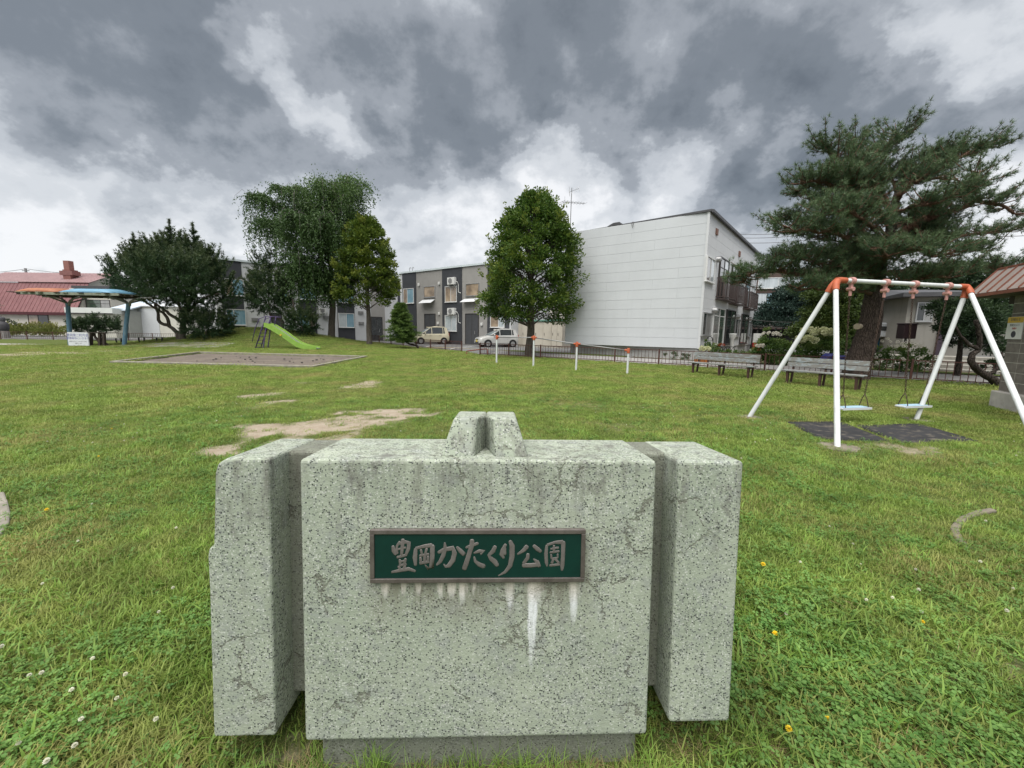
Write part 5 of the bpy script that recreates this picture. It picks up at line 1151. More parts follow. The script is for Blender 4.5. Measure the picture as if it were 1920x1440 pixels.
# ---------------------------------------------------------------- cars
M_TYRE = plain('tyre_rubber', (.012, .012, .012), .85); M_RIM = plain('alloy_rim', (.45, .45, .45), .35, .1, 20, metal=.7); M_LAMP = plain('headlight_lens', (.55, .57, .58), .1, .2, 30, coat=1.0); M_TRIMB = plain('black_trim', (.012, .012, .013), .5); M_PLATE = plain('yellow_number_plate', (.62, .47, .05), .5, .05)
G_CAR = glassmat('car_glass', (.010, .013, .014), (.03, .036, .036), vert=False); G_SCREEN = glassmat('windscreen_glass', (.10, .13, .14), (.22, .26, .27), vert=False); M_TAIL = plain('red_tail_lamp', (.35, .01, .01), .25, coat=.8)
def kei_car(label, loc, rz, paint, H, Lc, hood):
    """five-door kei car; x forward"""
    t = thing('parked_car', label, 'car', loc, rz, 'cars parked in front of the apartments'); h2 = Lc / 2; Wd = .735
    xs = [h2, h2 - .05, h2 - .25, h2 - .55, h2 - hood, h2 - hood - .5, 0, -.5, -1.0, -h2 + .30, -h2 + .08, -h2]
    belt = [.62, .72, .80, .86, .93, .95, .96, .97, .98, .99, .98, .9]; wf = [.86, .93, .98, 1, 1, 1, 1, 1, 1, .99, .96, .90]; lowz = [.32, .24, .20, .20, .20, .20, .20, .20, .20, .22, .26, .34]
    vs = []; fs = []
    for x, b, f, l in zip(xs, belt, wf, lowz):
        w_ = Wd * f; ring = [(w_ * .90, l), (w_ * .985, l + .14), (w_ * 1.0, (l + b) / 2 + .02), (w_ * .985, b - .10), (w_ * .93, b - .015), (w_ * .55, b + .025), (0, b + .035)]
        vs += [(x, y, z) for y, z in ring] + [(x, -y, z) for y, z in ring[-2::-1]]
    n = 13
    for i in range(len(xs) - 1):
        for j in range(n - 1): fs.append((i * n + j, i * n + j + 1, (i + 1) * n + j + 1, (i + 1) * n + j))
    fs += [tuple(range(n)), tuple(reversed(range((len(xs) - 1) * n, len(xs) * n)))]
    b_ = part('body', MB().add(vs, fs), paint, t, smooth=True, auto=38)
    # greenhouse
    cx = h2 - hood + .02; gx = [cx, cx - .42, cx - .75, -.35, -h2 + .45, -h2 + .22, -h2 + .06]; top = [0, .44, .80, 1.0, .97, .80, .0]; yb = Wd * .925
    rz_ = H - .97
    def sec(x, f): 
        z = .955 + rz_ * f * .985; y = yb - (yb - Wd * .74) * f; return x, y, z
    vs = []; fs = []
    for x, f in zip(gx, top):
        x_, y_, z_ = sec(x, f); zb_ = .94; vs += [(x_, yb, zb_), (x_, y_, z_ - .03 * (f > 0)), (x_, y_ * .86, z_ + .015 * (f > 0)), (x_, 0, z_ + .035 * (f > 0)), (x_, -y_ * .86, z_ + .015 * (f > 0)), (x_, -y_, z_ - .03 * (f > 0)), (x_, -yb, zb_)]
    for i in range(len(gx) - 1):
        for j in range(6): fs.append((i * 7 + j, i * 7 + j + 1, (i + 1) * 7 + j + 1, (i + 1) * 7 + j))
    part('cabin', MB().add(vs, fs), G_CAR, t, smooth=True, auto=35)
    # windscreen sheet and roof skin a little proud
    def skin(name, i0, i1, mat, off, js=(1, 5), par=t):
        v2 = []; f2 = []; m = js[1] - js[0] + 1
        for i in range(i0, i1 + 1):
            for j in range(js[0], js[1] + 1): q = vs[i * 7 + j]; v2.append((q[0] + off[0], q[1], q[2] + off[1]))
        for i in range(i1 - i0):
            for j in range(m - 1): f2.append((i * m + j, i * m + j + 1, (i + 1) * m + j + 1, (i + 1) * m + j))
        o_ = part(name, MB().add(v2, f2), mat, par, smooth=True); o_.modifiers.new('thickness', 'SOLIDIFY').thickness = .02
    skin('roof', 2, 5, paint, (0, .016)); skin('windscreen', 0, 2, G_SCREEN, (.012, .010)); skin('rear_window', 5, 6, G_CAR, (-.012, .008))
    for s in (-1, 1):
        for i0 in (0, 1): 
            a_, b2 = Vector(vs[i0 * 7 + 1]), Vector(vs[(i0 + 1) * 7 + 1]); a_.y *= s * 1.01; b2.y *= s * 1.01; part('pillar', MB().beam(a_, b2, .055, .05), paint, t)
        def side(x, f0=0, f1=1): return Vector((x, s * yb * 1.004, .945)), Vector((x, s * Wd * .755, H - .055))
        for x, w_ in ((-.02, .06), (-h2 + .62, .05)):
            a_, b2 = side(x); part('pillar', MB().beam(a_, b2, w_, .03, up=(0, 1, 0)), paint if x < -.5 else paint, t)
        part('quarter_panel', MB().hexa([(-h2 + .06, s * yb * .985, .945), (-h2 + .42, s * yb * .985, .945), (-h2 + .42, s * yb * 1.006, .945), (-h2 + .06, s * yb * 1.006, .945)], [(-h2 + .24, s * Wd * .73, H - .10), (-h2 + .50, s * Wd * .73, H - .06), (-h2 + .50, s * Wd * .762, H - .06), (-h2 + .24, s * Wd * .762, H - .10)]), paint, t)
        part('roof_rail', MB().beam((cx - .74, s * Wd * .76, H - .06), (-h2 + .4, s * Wd * .762, H - .055), .04, .05), paint, t)
        # door seams and handles
        for x0, x1 in ((cx - .25, -.02), (-.02, -h2 + .75)):
            d_ = part('door', MB().box(x0 - .0, x1 + .012 if False else x0 - abs(x1 - x0), s * Wd * .975 - .012, s * Wd * .975 + .012, .34, .90), paint, t, bevel=.02)
            d_.location = (0, s * .010, 0); part('handle', MB().box(x1 + .08, x1 + .25, s * Wd - .0, s * Wd + .028, .83, .865), paint, d_)
        part('mirror', MB().ball((cx - .30, s * (Wd + .07), 1.0), .085, 10, 6, sx=.7, sy=1.2, sz=.8), paint, t, smooth=True)
        part('headlight', MB().ball((h2 - .17, s * .50, .66), .17, 10, 6, sx=.95, sy=.9, sz=.62), M_LAMP, t, smooth=True)
        part('tail_lamp', MB().box(-h2 - .005, -h2 + .12, s * .60 - .07, s * .60 + .075, .72, 1.02), M_TAIL, t, bevel=.03)
        for x in (h2 - .68, -h2 + .55):
            part('wheel_arch', MB().lathe([(.0, s * (Wd - .10)), (.335, s * (Wd - .10)), (.335, s * (Wd + .004)), (0, s * (Wd + .004))], 22, 'y', (x, 0, .30)), M_TRIMB, t)
            wh = part('wheel', MB().lathe([(.18, s * (Wd - .16)), (.27, s * (Wd - .16)), (.285, s * (Wd - .1)), (.285, s * (Wd - .0)), (.265, s * (Wd + .012)), (.18, s * (Wd + .012))], 22, 'y', (x, 0, .285)), M_TYRE, t, smooth=True, auto=40)
            mb = MB(); mb.lathe([(.0, s * (Wd + .008)), (.06, s * (Wd + .016)), (.05, s * (Wd + .016)), (.0, s * (Wd + .02))], 12, 'y', (x, 0, .285)); mb.lathe([(.165, s * (Wd + .004)), (.185, s * (Wd + .018)), (.165, s * (Wd + .016))], 22, 'y', (x, 0, .285))
            for i in range(6):
                a_ = i * math.pi / 3; mb.beam((x, s * (Wd + .011), .285), (x + .175 * math.cos(a_), s * (Wd + .011), .285 + .175 * math.sin(a_)), .05, .014, up=(0, 1, 0))
            part('rim', mb, M_RIM, wh)
    part('bumper', MB().box(h2 - .06, h2 + .03, -.62, .62, .30, .52), paint, t, bevel=.04); part('grille', MB().box(h2 + .012, h2 + .040, -.40, .40, .33, .43), M_TRIMB, t); part('upper_grille', MB().box(h2 - .05, h2 + .014, -.30, .30, .60, .66), M_TRIMB, t, bevel=.01)
    part('number_plate', MB().box(h2 + .041, h2 + .052, -.165, .165, .42, .585), M_PLATE, t); part('emblem', MB().ball((h2 + .012, 0, .695), .04, 10, 6, sx=.4), M_RIM, t)
    return t
def carpaint(name, c, metal): return plain(name, c, .3, .04, 2, metal=metal, bump=.0, coat=.9)
q1 = at_ground(806, 645.0, .13); q2 = at_ground(931, 650.5, .13)
kei_car('cream boxy kei car with yellow number plate parked by the small leaning fir', (q1.x, q1.y, gz(q1.x, q1.y) - .06), R(180 + 27), carpaint('cream_car_paint', (.60, .55, .40), .0), 1.62, 3.395, .80)
kei_car('silver hatchback kei car with yellow number plate parked behind the chin-up bars', (q2.x, q2.y, gz(q2.x, q2.y) - .06), R(180 + 24), carpaint('silver_car_paint', (.56, .555, .53), .2), 1.50, 3.395, .92)
# ---------------------------------------------------------------- trees and shrubs
tg = np.random.default_rng(21)
def barkmat(name, c1, c2, sc=9):
    k = N(name); p = k.obj(); v = k.mapping(p, (1, 1, .25)); n1 = k.noise(v, sc, 8, .7); n2 = k.vor(v, sc * 2.2, 'DISTANCE_TO_EDGE')
    return k.fin(k.mix(k.ramp(n1, .3, .7), c1, c2), .95, 0, k.bump(k.math('ADD', n1, k.ramp(n2, 0, .12)), 1.0, .04), .15)
B_PINE = barkmat('pine_bark', (.055, .042, .036), (.125, .095, .08)); B_RED = barkmat('red_pine_limb_bark', (.12, .068, .048), (.22, .13, .09)); B_GREY = barkmat('grey_bark', (.10, .085, .07), (.20, .175, .15)); B_BIRCH = barkmat('birch_bark', (.10, .09, .08), (.30, .28, .26), 6); B_DARK = barkmat('dark_bark', (.035, .028, .024), (.08, .065, .055))
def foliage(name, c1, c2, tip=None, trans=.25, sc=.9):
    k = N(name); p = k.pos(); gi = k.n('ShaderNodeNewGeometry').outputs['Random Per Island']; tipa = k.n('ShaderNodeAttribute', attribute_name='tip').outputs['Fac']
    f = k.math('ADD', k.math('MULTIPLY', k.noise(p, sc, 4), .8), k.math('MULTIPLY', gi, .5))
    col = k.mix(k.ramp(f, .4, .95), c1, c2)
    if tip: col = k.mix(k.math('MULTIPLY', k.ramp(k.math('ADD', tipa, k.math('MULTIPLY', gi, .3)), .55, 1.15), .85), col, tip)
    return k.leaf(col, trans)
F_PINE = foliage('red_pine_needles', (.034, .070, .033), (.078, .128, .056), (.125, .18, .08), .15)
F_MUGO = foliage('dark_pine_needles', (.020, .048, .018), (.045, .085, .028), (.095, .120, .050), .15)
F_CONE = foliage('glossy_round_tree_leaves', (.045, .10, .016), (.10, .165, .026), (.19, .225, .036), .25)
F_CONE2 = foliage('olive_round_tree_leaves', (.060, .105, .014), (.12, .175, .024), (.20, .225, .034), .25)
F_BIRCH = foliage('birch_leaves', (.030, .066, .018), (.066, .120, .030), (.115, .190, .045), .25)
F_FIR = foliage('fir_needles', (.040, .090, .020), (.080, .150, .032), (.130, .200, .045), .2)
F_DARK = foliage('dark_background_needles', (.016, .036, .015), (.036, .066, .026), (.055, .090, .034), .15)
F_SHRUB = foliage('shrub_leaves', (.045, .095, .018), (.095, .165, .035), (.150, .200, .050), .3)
F_BLOOM = foliage('cream_hydrangea_heads', (.52, .54, .30), (.66, .66, .44), None, .2, 3); F_BLOOM2 = foliage('white_rose_blooms', (.62, .58, .50), (.74, .72, .64), None, .2, 3); F_PINKB = foliage('pale_pink_plumes', (.50, .36, .26), (.62, .50, .40), None, .2, 3)
def unit(v): return v / (np.linalg.norm(v, axis=-1, keepdims=True) + 1e-9)
def leaf_mesh(name, P, Dd, L, W, tip, cup=.0):
    """one diamond quad per leaf: P base points, Dd directions"""
    n = len(P); Dd = unit(Dd); S = unit(np.cross(Dd, tg.normal(size=(n, 3)))); L = np.broadcast_to(L, n)[:, None]; W = np.broadcast_to(W, n)[:, None]
    V4 = np.stack([P, P + Dd * L * .5 + S * W * .5, P + Dd * L, P + Dd * L * .5 - S * W * .5], 1).reshape(-1, 3)
    me = fast_mesh(name, V4, np.arange(n * 4).reshape(-1, 4)); a = me.attributes.new('tip', 'FLOAT', 'POINT'); a.data.foreach_set('value', np.repeat(np.broadcast_to(tip, n), 4).astype(np.float32)); return me
def needle_mesh(name, P, A, tip, per, L, W, spread=.9):
    """tufts: P centres, A axes; each needle one long thin triangle"""
    n = len(P); A = unit(A); Pn = np.repeat(P, per, 0); An = np.repeat(A, per, 0); T = np.repeat(np.broadcast_to(tip, n), per)
    Dd = unit(An * tg.uniform(.15, 1.0, (n * per, 1)) + tg.normal(size=(n * per, 3)) * spread * .6); S = unit(np.cross(Dd, tg.normal(size=(n * per, 3))))
    L_ = L * tg.uniform(.7, 1.15, (n * per, 1)); V3 = np.stack([Pn - S * W / 2, Pn + S * W / 2, Pn + Dd * L_], 1).reshape(-1, 3)
    me = fast_mesh(name, V3, np.arange(n * per * 3).reshape(-1, 3)); a = me.attributes.new('tip', 'FLOAT', 'POINT'); a.data.foreach_set('value', np.repeat(T, 3).astype(np.float32)); return me
def bez(pts, n):
    """smooth polyline through pts"""
    pts = [np.array(p, float) for p in pts]; out_ = []
    P = [pts[0] * 2 - pts[1]] + pts + [pts[-1] * 2 - pts[-2]]
    for i in range(1, len(P) - 2):
        for t in np.linspace(0, 1, n, endpoint=False):
            a, b, c, d = P[i - 1], P[i], P[i + 1], P[i + 2]; out_.append(.5 * ((2 * b) + (c - a) * t + (2 * a - 5 * b + 4 * c - d) * t * t + (3 * b - a - 3 * c + d) * t ** 3))
    out_.append(pts[-1]); return out_
def limb(mb, pts, r0, r1, n=8, sub=4, wob=0.0):
    q = bez(pts, sub); m = len(q)
    if wob: q = [p + tg.normal(size=3) * wob * min(1, i / 2) for i, p in enumerate(q)]
    mb.tube([tuple(p) for p in q], [r0 + (r1 - r0) * (i / (m - 1)) ** .8 for i in range(m)], n); return q
def tree(name, label, cat, base, trunk, limbs_mb, crown, bark, leafm, group=None, limb_mat=None):
    t = thing(name, label, cat, base, 0, group)
    if trunk is not None: part('trunk', trunk, bark, t, smooth=True)
    if limbs_mb is not None and limbs_mb.v: part('limbs', limbs_mb, limb_mat or bark, t, smooth=True)
    link('crown', crown, leafm, t); return t

# ---- the big red pine on the right
Yp = 13.5; pb = at_ground(1603, 716); pb = Vector((at_depth(1603, 700, Yp).x, Yp, 0))
def PP(px, py, dy=0.0): q = at_depth(px, py + max(0, min(26, (600 - py) * .2)), Yp + dy); return np.array([q.x - pb.x, q.y - pb.y, q.z])
tr = MB(); limb(tr, [PP(1600, 722), PP(1607, 690), PP(1622, 640), PP(1634, 590), PP(1638, 545), PP(1645, 500), PP(1652, 455), PP(1668, 415), PP(1676, 370), PP(1684, 335)], .44, .09, 14, 4, .012)
for v in tr.v[:14 * 4]: 
    pass
LB_ = MB(); skel = []
LIMBS = [([(1668, 400, 0), (1630, 345, -.4), (1596, 305, -.6), (1566, 268, -.6), (1550, 248, -.5)], .07), ([(1676, 372, 0), (1645, 325, .5), (1620, 280, .7), (1606, 238, .8)], .06), ([(1650, 440, 0), (1590, 380, .3), (1540, 345, .5), (1500, 335, .6)], .07), ([(1672, 440, 0), (1686, 415, -.2), (1716, 391, -.5), (1745, 381, -.6), (1800, 366, -.8), (1841, 352, -.9), (1905, 372, -1)], .17),
         ([(1650, 470, 0), (1665, 452, .3), (1705, 445, .6), (1745, 434, .9), (1790, 420, 1.1), (1850, 412, 1.2), (1908, 402, 1.2)], .13),
         ([(1716, 391, -.5), (1722, 410, -.5), (1740, 412, -.5), (1752, 424, -.4), (1790, 440, -.2), (1850, 440, 0)], .09),
         ([(1680, 350, 0), (1690, 335, -.3), (1712, 318, -.4), (1740, 300, -.4), (1780, 278, -.3), (1819, 262, -.2), (1848, 248, 0)], .10),
         ([(1676, 372, 0), (1640, 345, -.4), (1600, 333, -.7), (1574, 328, -.9), (1545, 318, -1), (1510, 312, -1)], .10), ([(1580, 330, -.7), (1588, 305, -.6), (1605, 285, -.5), (1640, 266, -.4), (1668, 250, -.3), (1690, 230, -.2)], .085),
         ([(1660, 430, 0), (1630, 420, .5), (1590, 400, .9), (1540, 388, 1.2), (1490, 388, 1.3), (1450, 388, 1.3)], .10), ([(1655, 440, 0), (1620, 430, -.8), (1570, 415, -1.5), (1520, 408, -1.8), (1480, 402, -1.9)], .09),
         ([(1642, 515, 0), (1600, 512, -.3), (1549, 514, -.6), (1500, 495, -.8), (1450, 486, -.8), (1405, 490, -.7), (1392, 512, -.6)], .12), ([(1640, 520, 0), (1590, 505, .8), (1540, 470, 1.3), (1490, 455, 1.5), (1455, 462, 1.5)], .09),
         ([(1645, 495, 0), (1680, 488, .5), (1745, 487, .9), (1800, 484, 1.1), (1855, 478, 1.1), (1885, 482, 1)], .10), ([(1640, 520, 0), (1690, 510, -.9), (1740, 500, -1.5), (1800, 496, -1.6)], .08),
         ([(1650, 470, 0), (1660, 455, -1.2), (1655, 440, -2.2)], .10), ([(1655, 460, 0), (1700, 440, -1.2), (1740, 445, -2.0), (1780, 455, -2.2)], .09), ([(1650, 480, 0), (1620, 460, 1.4), (1600, 440, 2.4)], .10), ([(1668, 410, 0), (1690, 395, 1.3), (1740, 370, 2.2), (1800, 340, 2.4)], .09),
         ([(1676, 380, 0), (1640, 375, 1.0), (1580, 360, 1.6), (1540, 365, 1.8)], .08), ([(1680, 350, 0), (1700, 320, .8), (1735, 310, 1.3), (1790, 310, 1.5), (1850, 320, 1.4)], .08), ([(1660, 430, 0), (1640, 400, -1.2), (1600, 375, -1.9), (1560, 370, -2)], .08),
         ([(1640, 540, 0), (1600, 530, -.6), (1550, 530, -1.2), (1500, 525, -1.4)], .07), ([(1676, 372, 0), (1720, 360, -1.0), (1780, 345, -1.5), (1840, 300, -1.5)], .08), ([(1684, 340, 0), (1670, 310, .3), (1650, 300, .6), (1620, 300, .9)], .07), ([(1684, 335, 0), (1700, 300, .3), (1740, 275, .5), (1770, 262, .5)], .06)]
for _ in range(9):    # secondary limbs that fill the dome
    a_ = tg.uniform(0, 6.283); f_ = tg.uniform(.35, .92); ex_, ey_ = 1668 + 225 * f_ * math.cos(a_), 405 + 135 * f_ * math.sin(a_); dd = tg.uniform(-2.3, 2.3) * (1.1 - f_ * .6)
    sx_, sy_ = 1650 + 30 * tg.uniform(), min(520, max(345, ey_ + 40 + 40 * tg.uniform())); LIMBS.append(([(sx_, sy_, 0), (sx_ * .6 + ex_ * .4, sy_ * .55 + ey_ * .45 - 4, dd * .5), (sx_ * .25 + ex_ * .75, sy_ * .2 + ey_ * .8, dd * .85), (ex_, ey_, dd)], .05))
for L_, r_ in LIMBS:
    q = limb(LB_, [PP(*p) for p in L_], r_, r_ * .22, 7, 4, .035); skel.append(np.array(q))
TP, TA, TT = [], [], []
for q in skel:
    n = len(q)
    for i in range(int(n * .28), n):
        for _ in range(6):
            if tg.uniform() < .2: continue
            az = tg.uniform(0, 6.283); d = unit(np.array([math.cos(az), math.sin(az), tg.uniform(-.05, .8)])); fwd = unit(q[min(i + 1, n - 1)] - q[max(i - 1, 0)]); d = unit(d + fwd * .4); l = tg.uniform(.35, .85)
            p0 = q[i]; p1 = p0 + d * l * .55 + np.array([0, 0, -.04]); p2 = p0 + d * l + np.array([0, 0, tg.uniform(.0, .2)])
            LB_.tube([tuple(p0), tuple(p1), tuple(p2)], [.018, .013, .007], 4, cap=False)
            for s in np.linspace(.45, 1.0, 8):
                c = (1 - s) ** 2 * p0 + 2 * s * (1 - s) * p1 + s * s * p2 + tg.normal(size=3) * .055; TP.append(c); TA.append(d + np.array([0, 0, .45]) + tg.normal(size=3) * .3); TT.append(s * .9)
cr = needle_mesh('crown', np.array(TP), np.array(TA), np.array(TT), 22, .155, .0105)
big_pine = tree('pine_tree', 'tall spreading old pine with leaning trunk and reddish limbs behind the swing', 'tree', pb, tr, LB_, cr, B_PINE, F_PINE, limb_mat=B_RED)
part('cut_branch', MB().tube([tuple(PP(1612, 612, -.3)), tuple(PP(1607, 612, -.42))], [.09, .10], 10), plain('pale_cut_wood', (.36, .30, .22)), big_pine)

# ---- two round-topped glossy trees
def egg_tree(label, px, pyb, Y, z0, x0, x1, ytop, ybot, leafm, trunk_px, seed, nclump=430, per=130, lsize=.15):
    global tg; tg = np.random.default_rng(seed)
    base = Vector((at_depth(px, pyb, Y).x, Y, z0)); zt = at_depth(px, ytop, Y).z - z0; zb = at_depth(px, ybot, Y).z - z0; xa, xb = at_depth(x0, 500, Y).x - base.x, at_depth(x1, 500, Y).x - base.x
    Rm = (xb - xa) / 2; cx = (xa + xb) / 2; H = zt - zb
    def prof(h): # radius at height fraction h
        return Rm * np.where(h < .22, .80 + .9 * h, np.clip(1 - ((h - .22) / .80) ** 1.65, 0, 1) ** .62)
    tr = MB(); r0 = (trunk_px / FPX * Y) / 2
    limb(tr, [(0, 0, -.3), (0.0, 0, .25), (.03, 0, zb * .7), (cx * .3, 0, zb + H * .2), (cx * .6, .05, zb + H * .55), (cx * .8, 0, zb + H * .88)], r0 * 1.25, .03, 10, 4, .02)
    lm = MB(); P, Dv, T = [], [], []
    for i in range(nclump):
        h = tg.uniform() ** .85; a = tg.uniform(0, 6.283); rr = prof(np.array(h)) * tg.uniform(.35, 1.0) ** .45 * tg.uniform(.86, 1.08) * (1 + .08 * math.sin(3 * a + 6 * h + seed) + .06 * math.sin(2 * a - 13 * h + seed * 2))
        c = np.array([cx * min(1, h + .3) + rr * math.cos(a), rr * math.sin(a), zb + H * h + tg.normal() * .12])
        od = unit(np.array([math.cos(a) * (1 - h * .5), math.sin(a) * (1 - h * .5), .15 + h * .9]))
        if i % 3 == 0: lm.tube([(cx * .5 * h, 0, max(zb * .8, c[2] - .9)), tuple((c + np.array([cx * .5 * h, 0, c[2] - .6])) / 2), tuple(c)], [.05 * (1.2 - h), .03, .012], 5, cap=False)
        s = tg.uniform(.34, .60); m = int(per * tg.uniform(.7, 1.3)); r3 = tg.normal(size=(m, 3)); r3 = r3 / (np.linalg.norm(r3, axis=1, keepdims=True)) * (tg.uniform(0, 1, (m, 1)) ** .5) * s * np.array([1, 1, .62])
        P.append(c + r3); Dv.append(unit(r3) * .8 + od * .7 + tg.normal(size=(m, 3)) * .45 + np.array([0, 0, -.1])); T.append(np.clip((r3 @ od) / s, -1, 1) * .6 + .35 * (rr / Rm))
    # sprigs sticking out of the outline
    for i in range(46):
        h = tg.uniform() ** .7; a = tg.uniform(0, 6.283); rr = prof(np.array(h)) * 1.02; c = np.array([cx * min(1, h + .3) + rr * math.cos(a), rr * math.sin(a), zb + H * h]); d = unit(np.array([math.cos(a) * .6, math.sin(a) * .6, .5 + h])); m = 34
        s = tg.uniform(0, 1, (m, 1)); P.append(c + d * s * tg.uniform(.3, .65) + tg.normal(size=(m, 3)) * .07); Dv.append(d + tg.normal(size=(m, 3)) * .6); T.append(.6 + .4 * s[:, 0])
    P, Dv, T = np.concatenate(P), np.concatenate(Dv), np.concatenate(T); ok = P[:, 2] > zb - .55; P, Dv, T = P[ok], Dv[ok], T[ok]
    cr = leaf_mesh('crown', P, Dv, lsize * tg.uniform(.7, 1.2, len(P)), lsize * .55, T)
    return tree('broadleaf_tree', label, 'tree', base, tr, lm, cr, B_GREY, leafm)
egg_tree('egg-shaped dense green tree standing by the fence gap right of the silver car', 993, 667, 22.6, 0, 908, 1094, 372, 598, F_CONE, 19, 5)
egg_tree('egg-shaped olive-green tree on the grass right of the weeping birch', 692, 641, 31.8, .28, 632, 742, 414, 568, F_CONE2, 11, 8, 240, 120, .19)

# ---- weeping birch
tg = np.random.default_rng(31); Yb_ = 33.2; bb = Vector((at_depth(620, 628, Yb_).x, Yb_, 0)); bb.z = gz(bb.x, bb.y)
def BP(px, py, dy=0.0): q = at_depth(px, py, Yb_ + dy); return np.array([q.x - bb.x, q.y - bb.y, q.z - bb.z])
tr = MB(); lm = MB(); skel = []
tq = limb(tr, [BP(621, 640), BP(622, 620), BP(624, 560), BP(620, 500), BP(612, 440), BP(618, 390), BP(630, 345)], .34, .06, 10, 4, .02)
for L_, r_ in [([(622, 540, 0), (598, 470, -.4), (570, 400, -.8), (545, 365, -1), (520, 350, -1)], .15), ([(620, 500, 0), (640, 430, -.6), (655, 380, -1), (672, 345, -1)], .13), ([(615, 450, 0), (590, 400, .5), (568, 360, .8), (548, 352, .9)], .12), ([(620, 470, 0), (590, 430, -1.5), (565, 410, -2.6), (540, 400, -3)], .11), ([(620, 470, 0), (640, 430, 1.5), (660, 400, 2.4)], .11),
               ([(618, 420, 0), (605, 370, -.9), (600, 340, -1.3)], .09), ([(622, 400, 0), (640, 360, .8), (650, 335, 1)], .09), ([(622, 530, 0), (560, 470, .8), (520, 430, 1.2), (492, 415, 1.3)], .10), ([(560, 400, -.7), (520, 385, -.5), (490, 370, -.4), (474, 368, -.3)], .06), ([(622, 520, 0), (650, 470, -1.4), (668, 430, -2)], .09), ([(622, 480, 0), (610, 430, -2.0), (600, 400, -3.2)], .10), ([(622, 540, 0), (585, 500, -2), (550, 480, -3)], .08), ([(622, 480, 0), (600, 430, 2.2), (580, 400, 3.4)], .10), ([(622, 565, 0), (590, 520, .3), (560, 500, .5), (530, 498, .6)], .08), ([(622, 560, 0), (600, 520, -1.2), (575, 500, -1.8), (550, 505, -2)], .08), ([(622, 560, 0), (645, 520, .8), (660, 500, 1.2)], .07), ([(600, 470, 0), (560, 430, -1.2), (520, 415, -1.6), (490, 420, -1.6)], .07)]:
    skel.append(np.array(limb(lm, [BP(*p) for p in L_], r_, .03, 6, 4, .05)))
skel.append(np.array(tq[8:]))
P, Dv, T = [], [], []
for q in skel:
    for i in range(2, len(q)):
        for _ in range(12):
            az = tg.uniform(0, 6.283); o_ = np.array([math.cos(az), math.sin(az), 0]); reach = tg.uniform(.4, 1.5); drop = tg.uniform(.6, 3.4) * (1 if q[i][2] > 4 else .6); p0 = q[i]; p1 = p0 + o_ * reach * .6 + np.array([0, 0, tg.uniform(.1, .5)]); p2 = p0 + o_ * reach + np.array([0, 0, -.1]); p3 = p2 + o_ * .15 + np.array([0, 0, -drop])
            if p3[2] < 2.3: p3[2] = 2.3 + tg.uniform(0, .6)
            m = int(16 + drop * 15); s = np.sort(tg.uniform(.12, 1, m))[:, None]
            c = (1 - s) ** 3 * p0 + 3 * s * (1 - s) ** 2 * p1 + 3 * s * s * (1 - s) * p2 + s ** 3 * p3 + tg.normal(size=(m, 3)) * .075
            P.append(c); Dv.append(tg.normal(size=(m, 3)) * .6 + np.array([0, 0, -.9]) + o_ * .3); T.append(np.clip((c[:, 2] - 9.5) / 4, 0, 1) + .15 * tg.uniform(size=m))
            if tg.uniform() < .12: lm.tube([tuple(p0), tuple(p1), tuple(p2), tuple((p2 + p3) / 2)], [.014, .011, .008, .005], 4, cap=False)
for i in range(150):   # bright bushy top
    c = BP(tg.uniform(575, 680), tg.uniform(338, 410), tg.normal() * 1.2); m = 46; P.append(c + tg.normal(size=(m, 3)) * .34); Dv.append(tg.normal(size=(m, 3)) + np.array([0, 0, .5])); T.append(np.full(m, .75) * tg.uniform(.5, 1.2))
P, Dv, T = np.concatenate(P), np.concatenate(Dv), np.concatenate(T)
tree('birch_tree', 'largest of the far trees, a weeping birch with drooping strands on the mound', 'tree', bb, tr, lm, leaf_mesh('crown', P, Dv, tg.uniform(.10, .18, len(P)), .085, T), B_GREY, F_BIRCH, limb_mat=B_BIRCH)

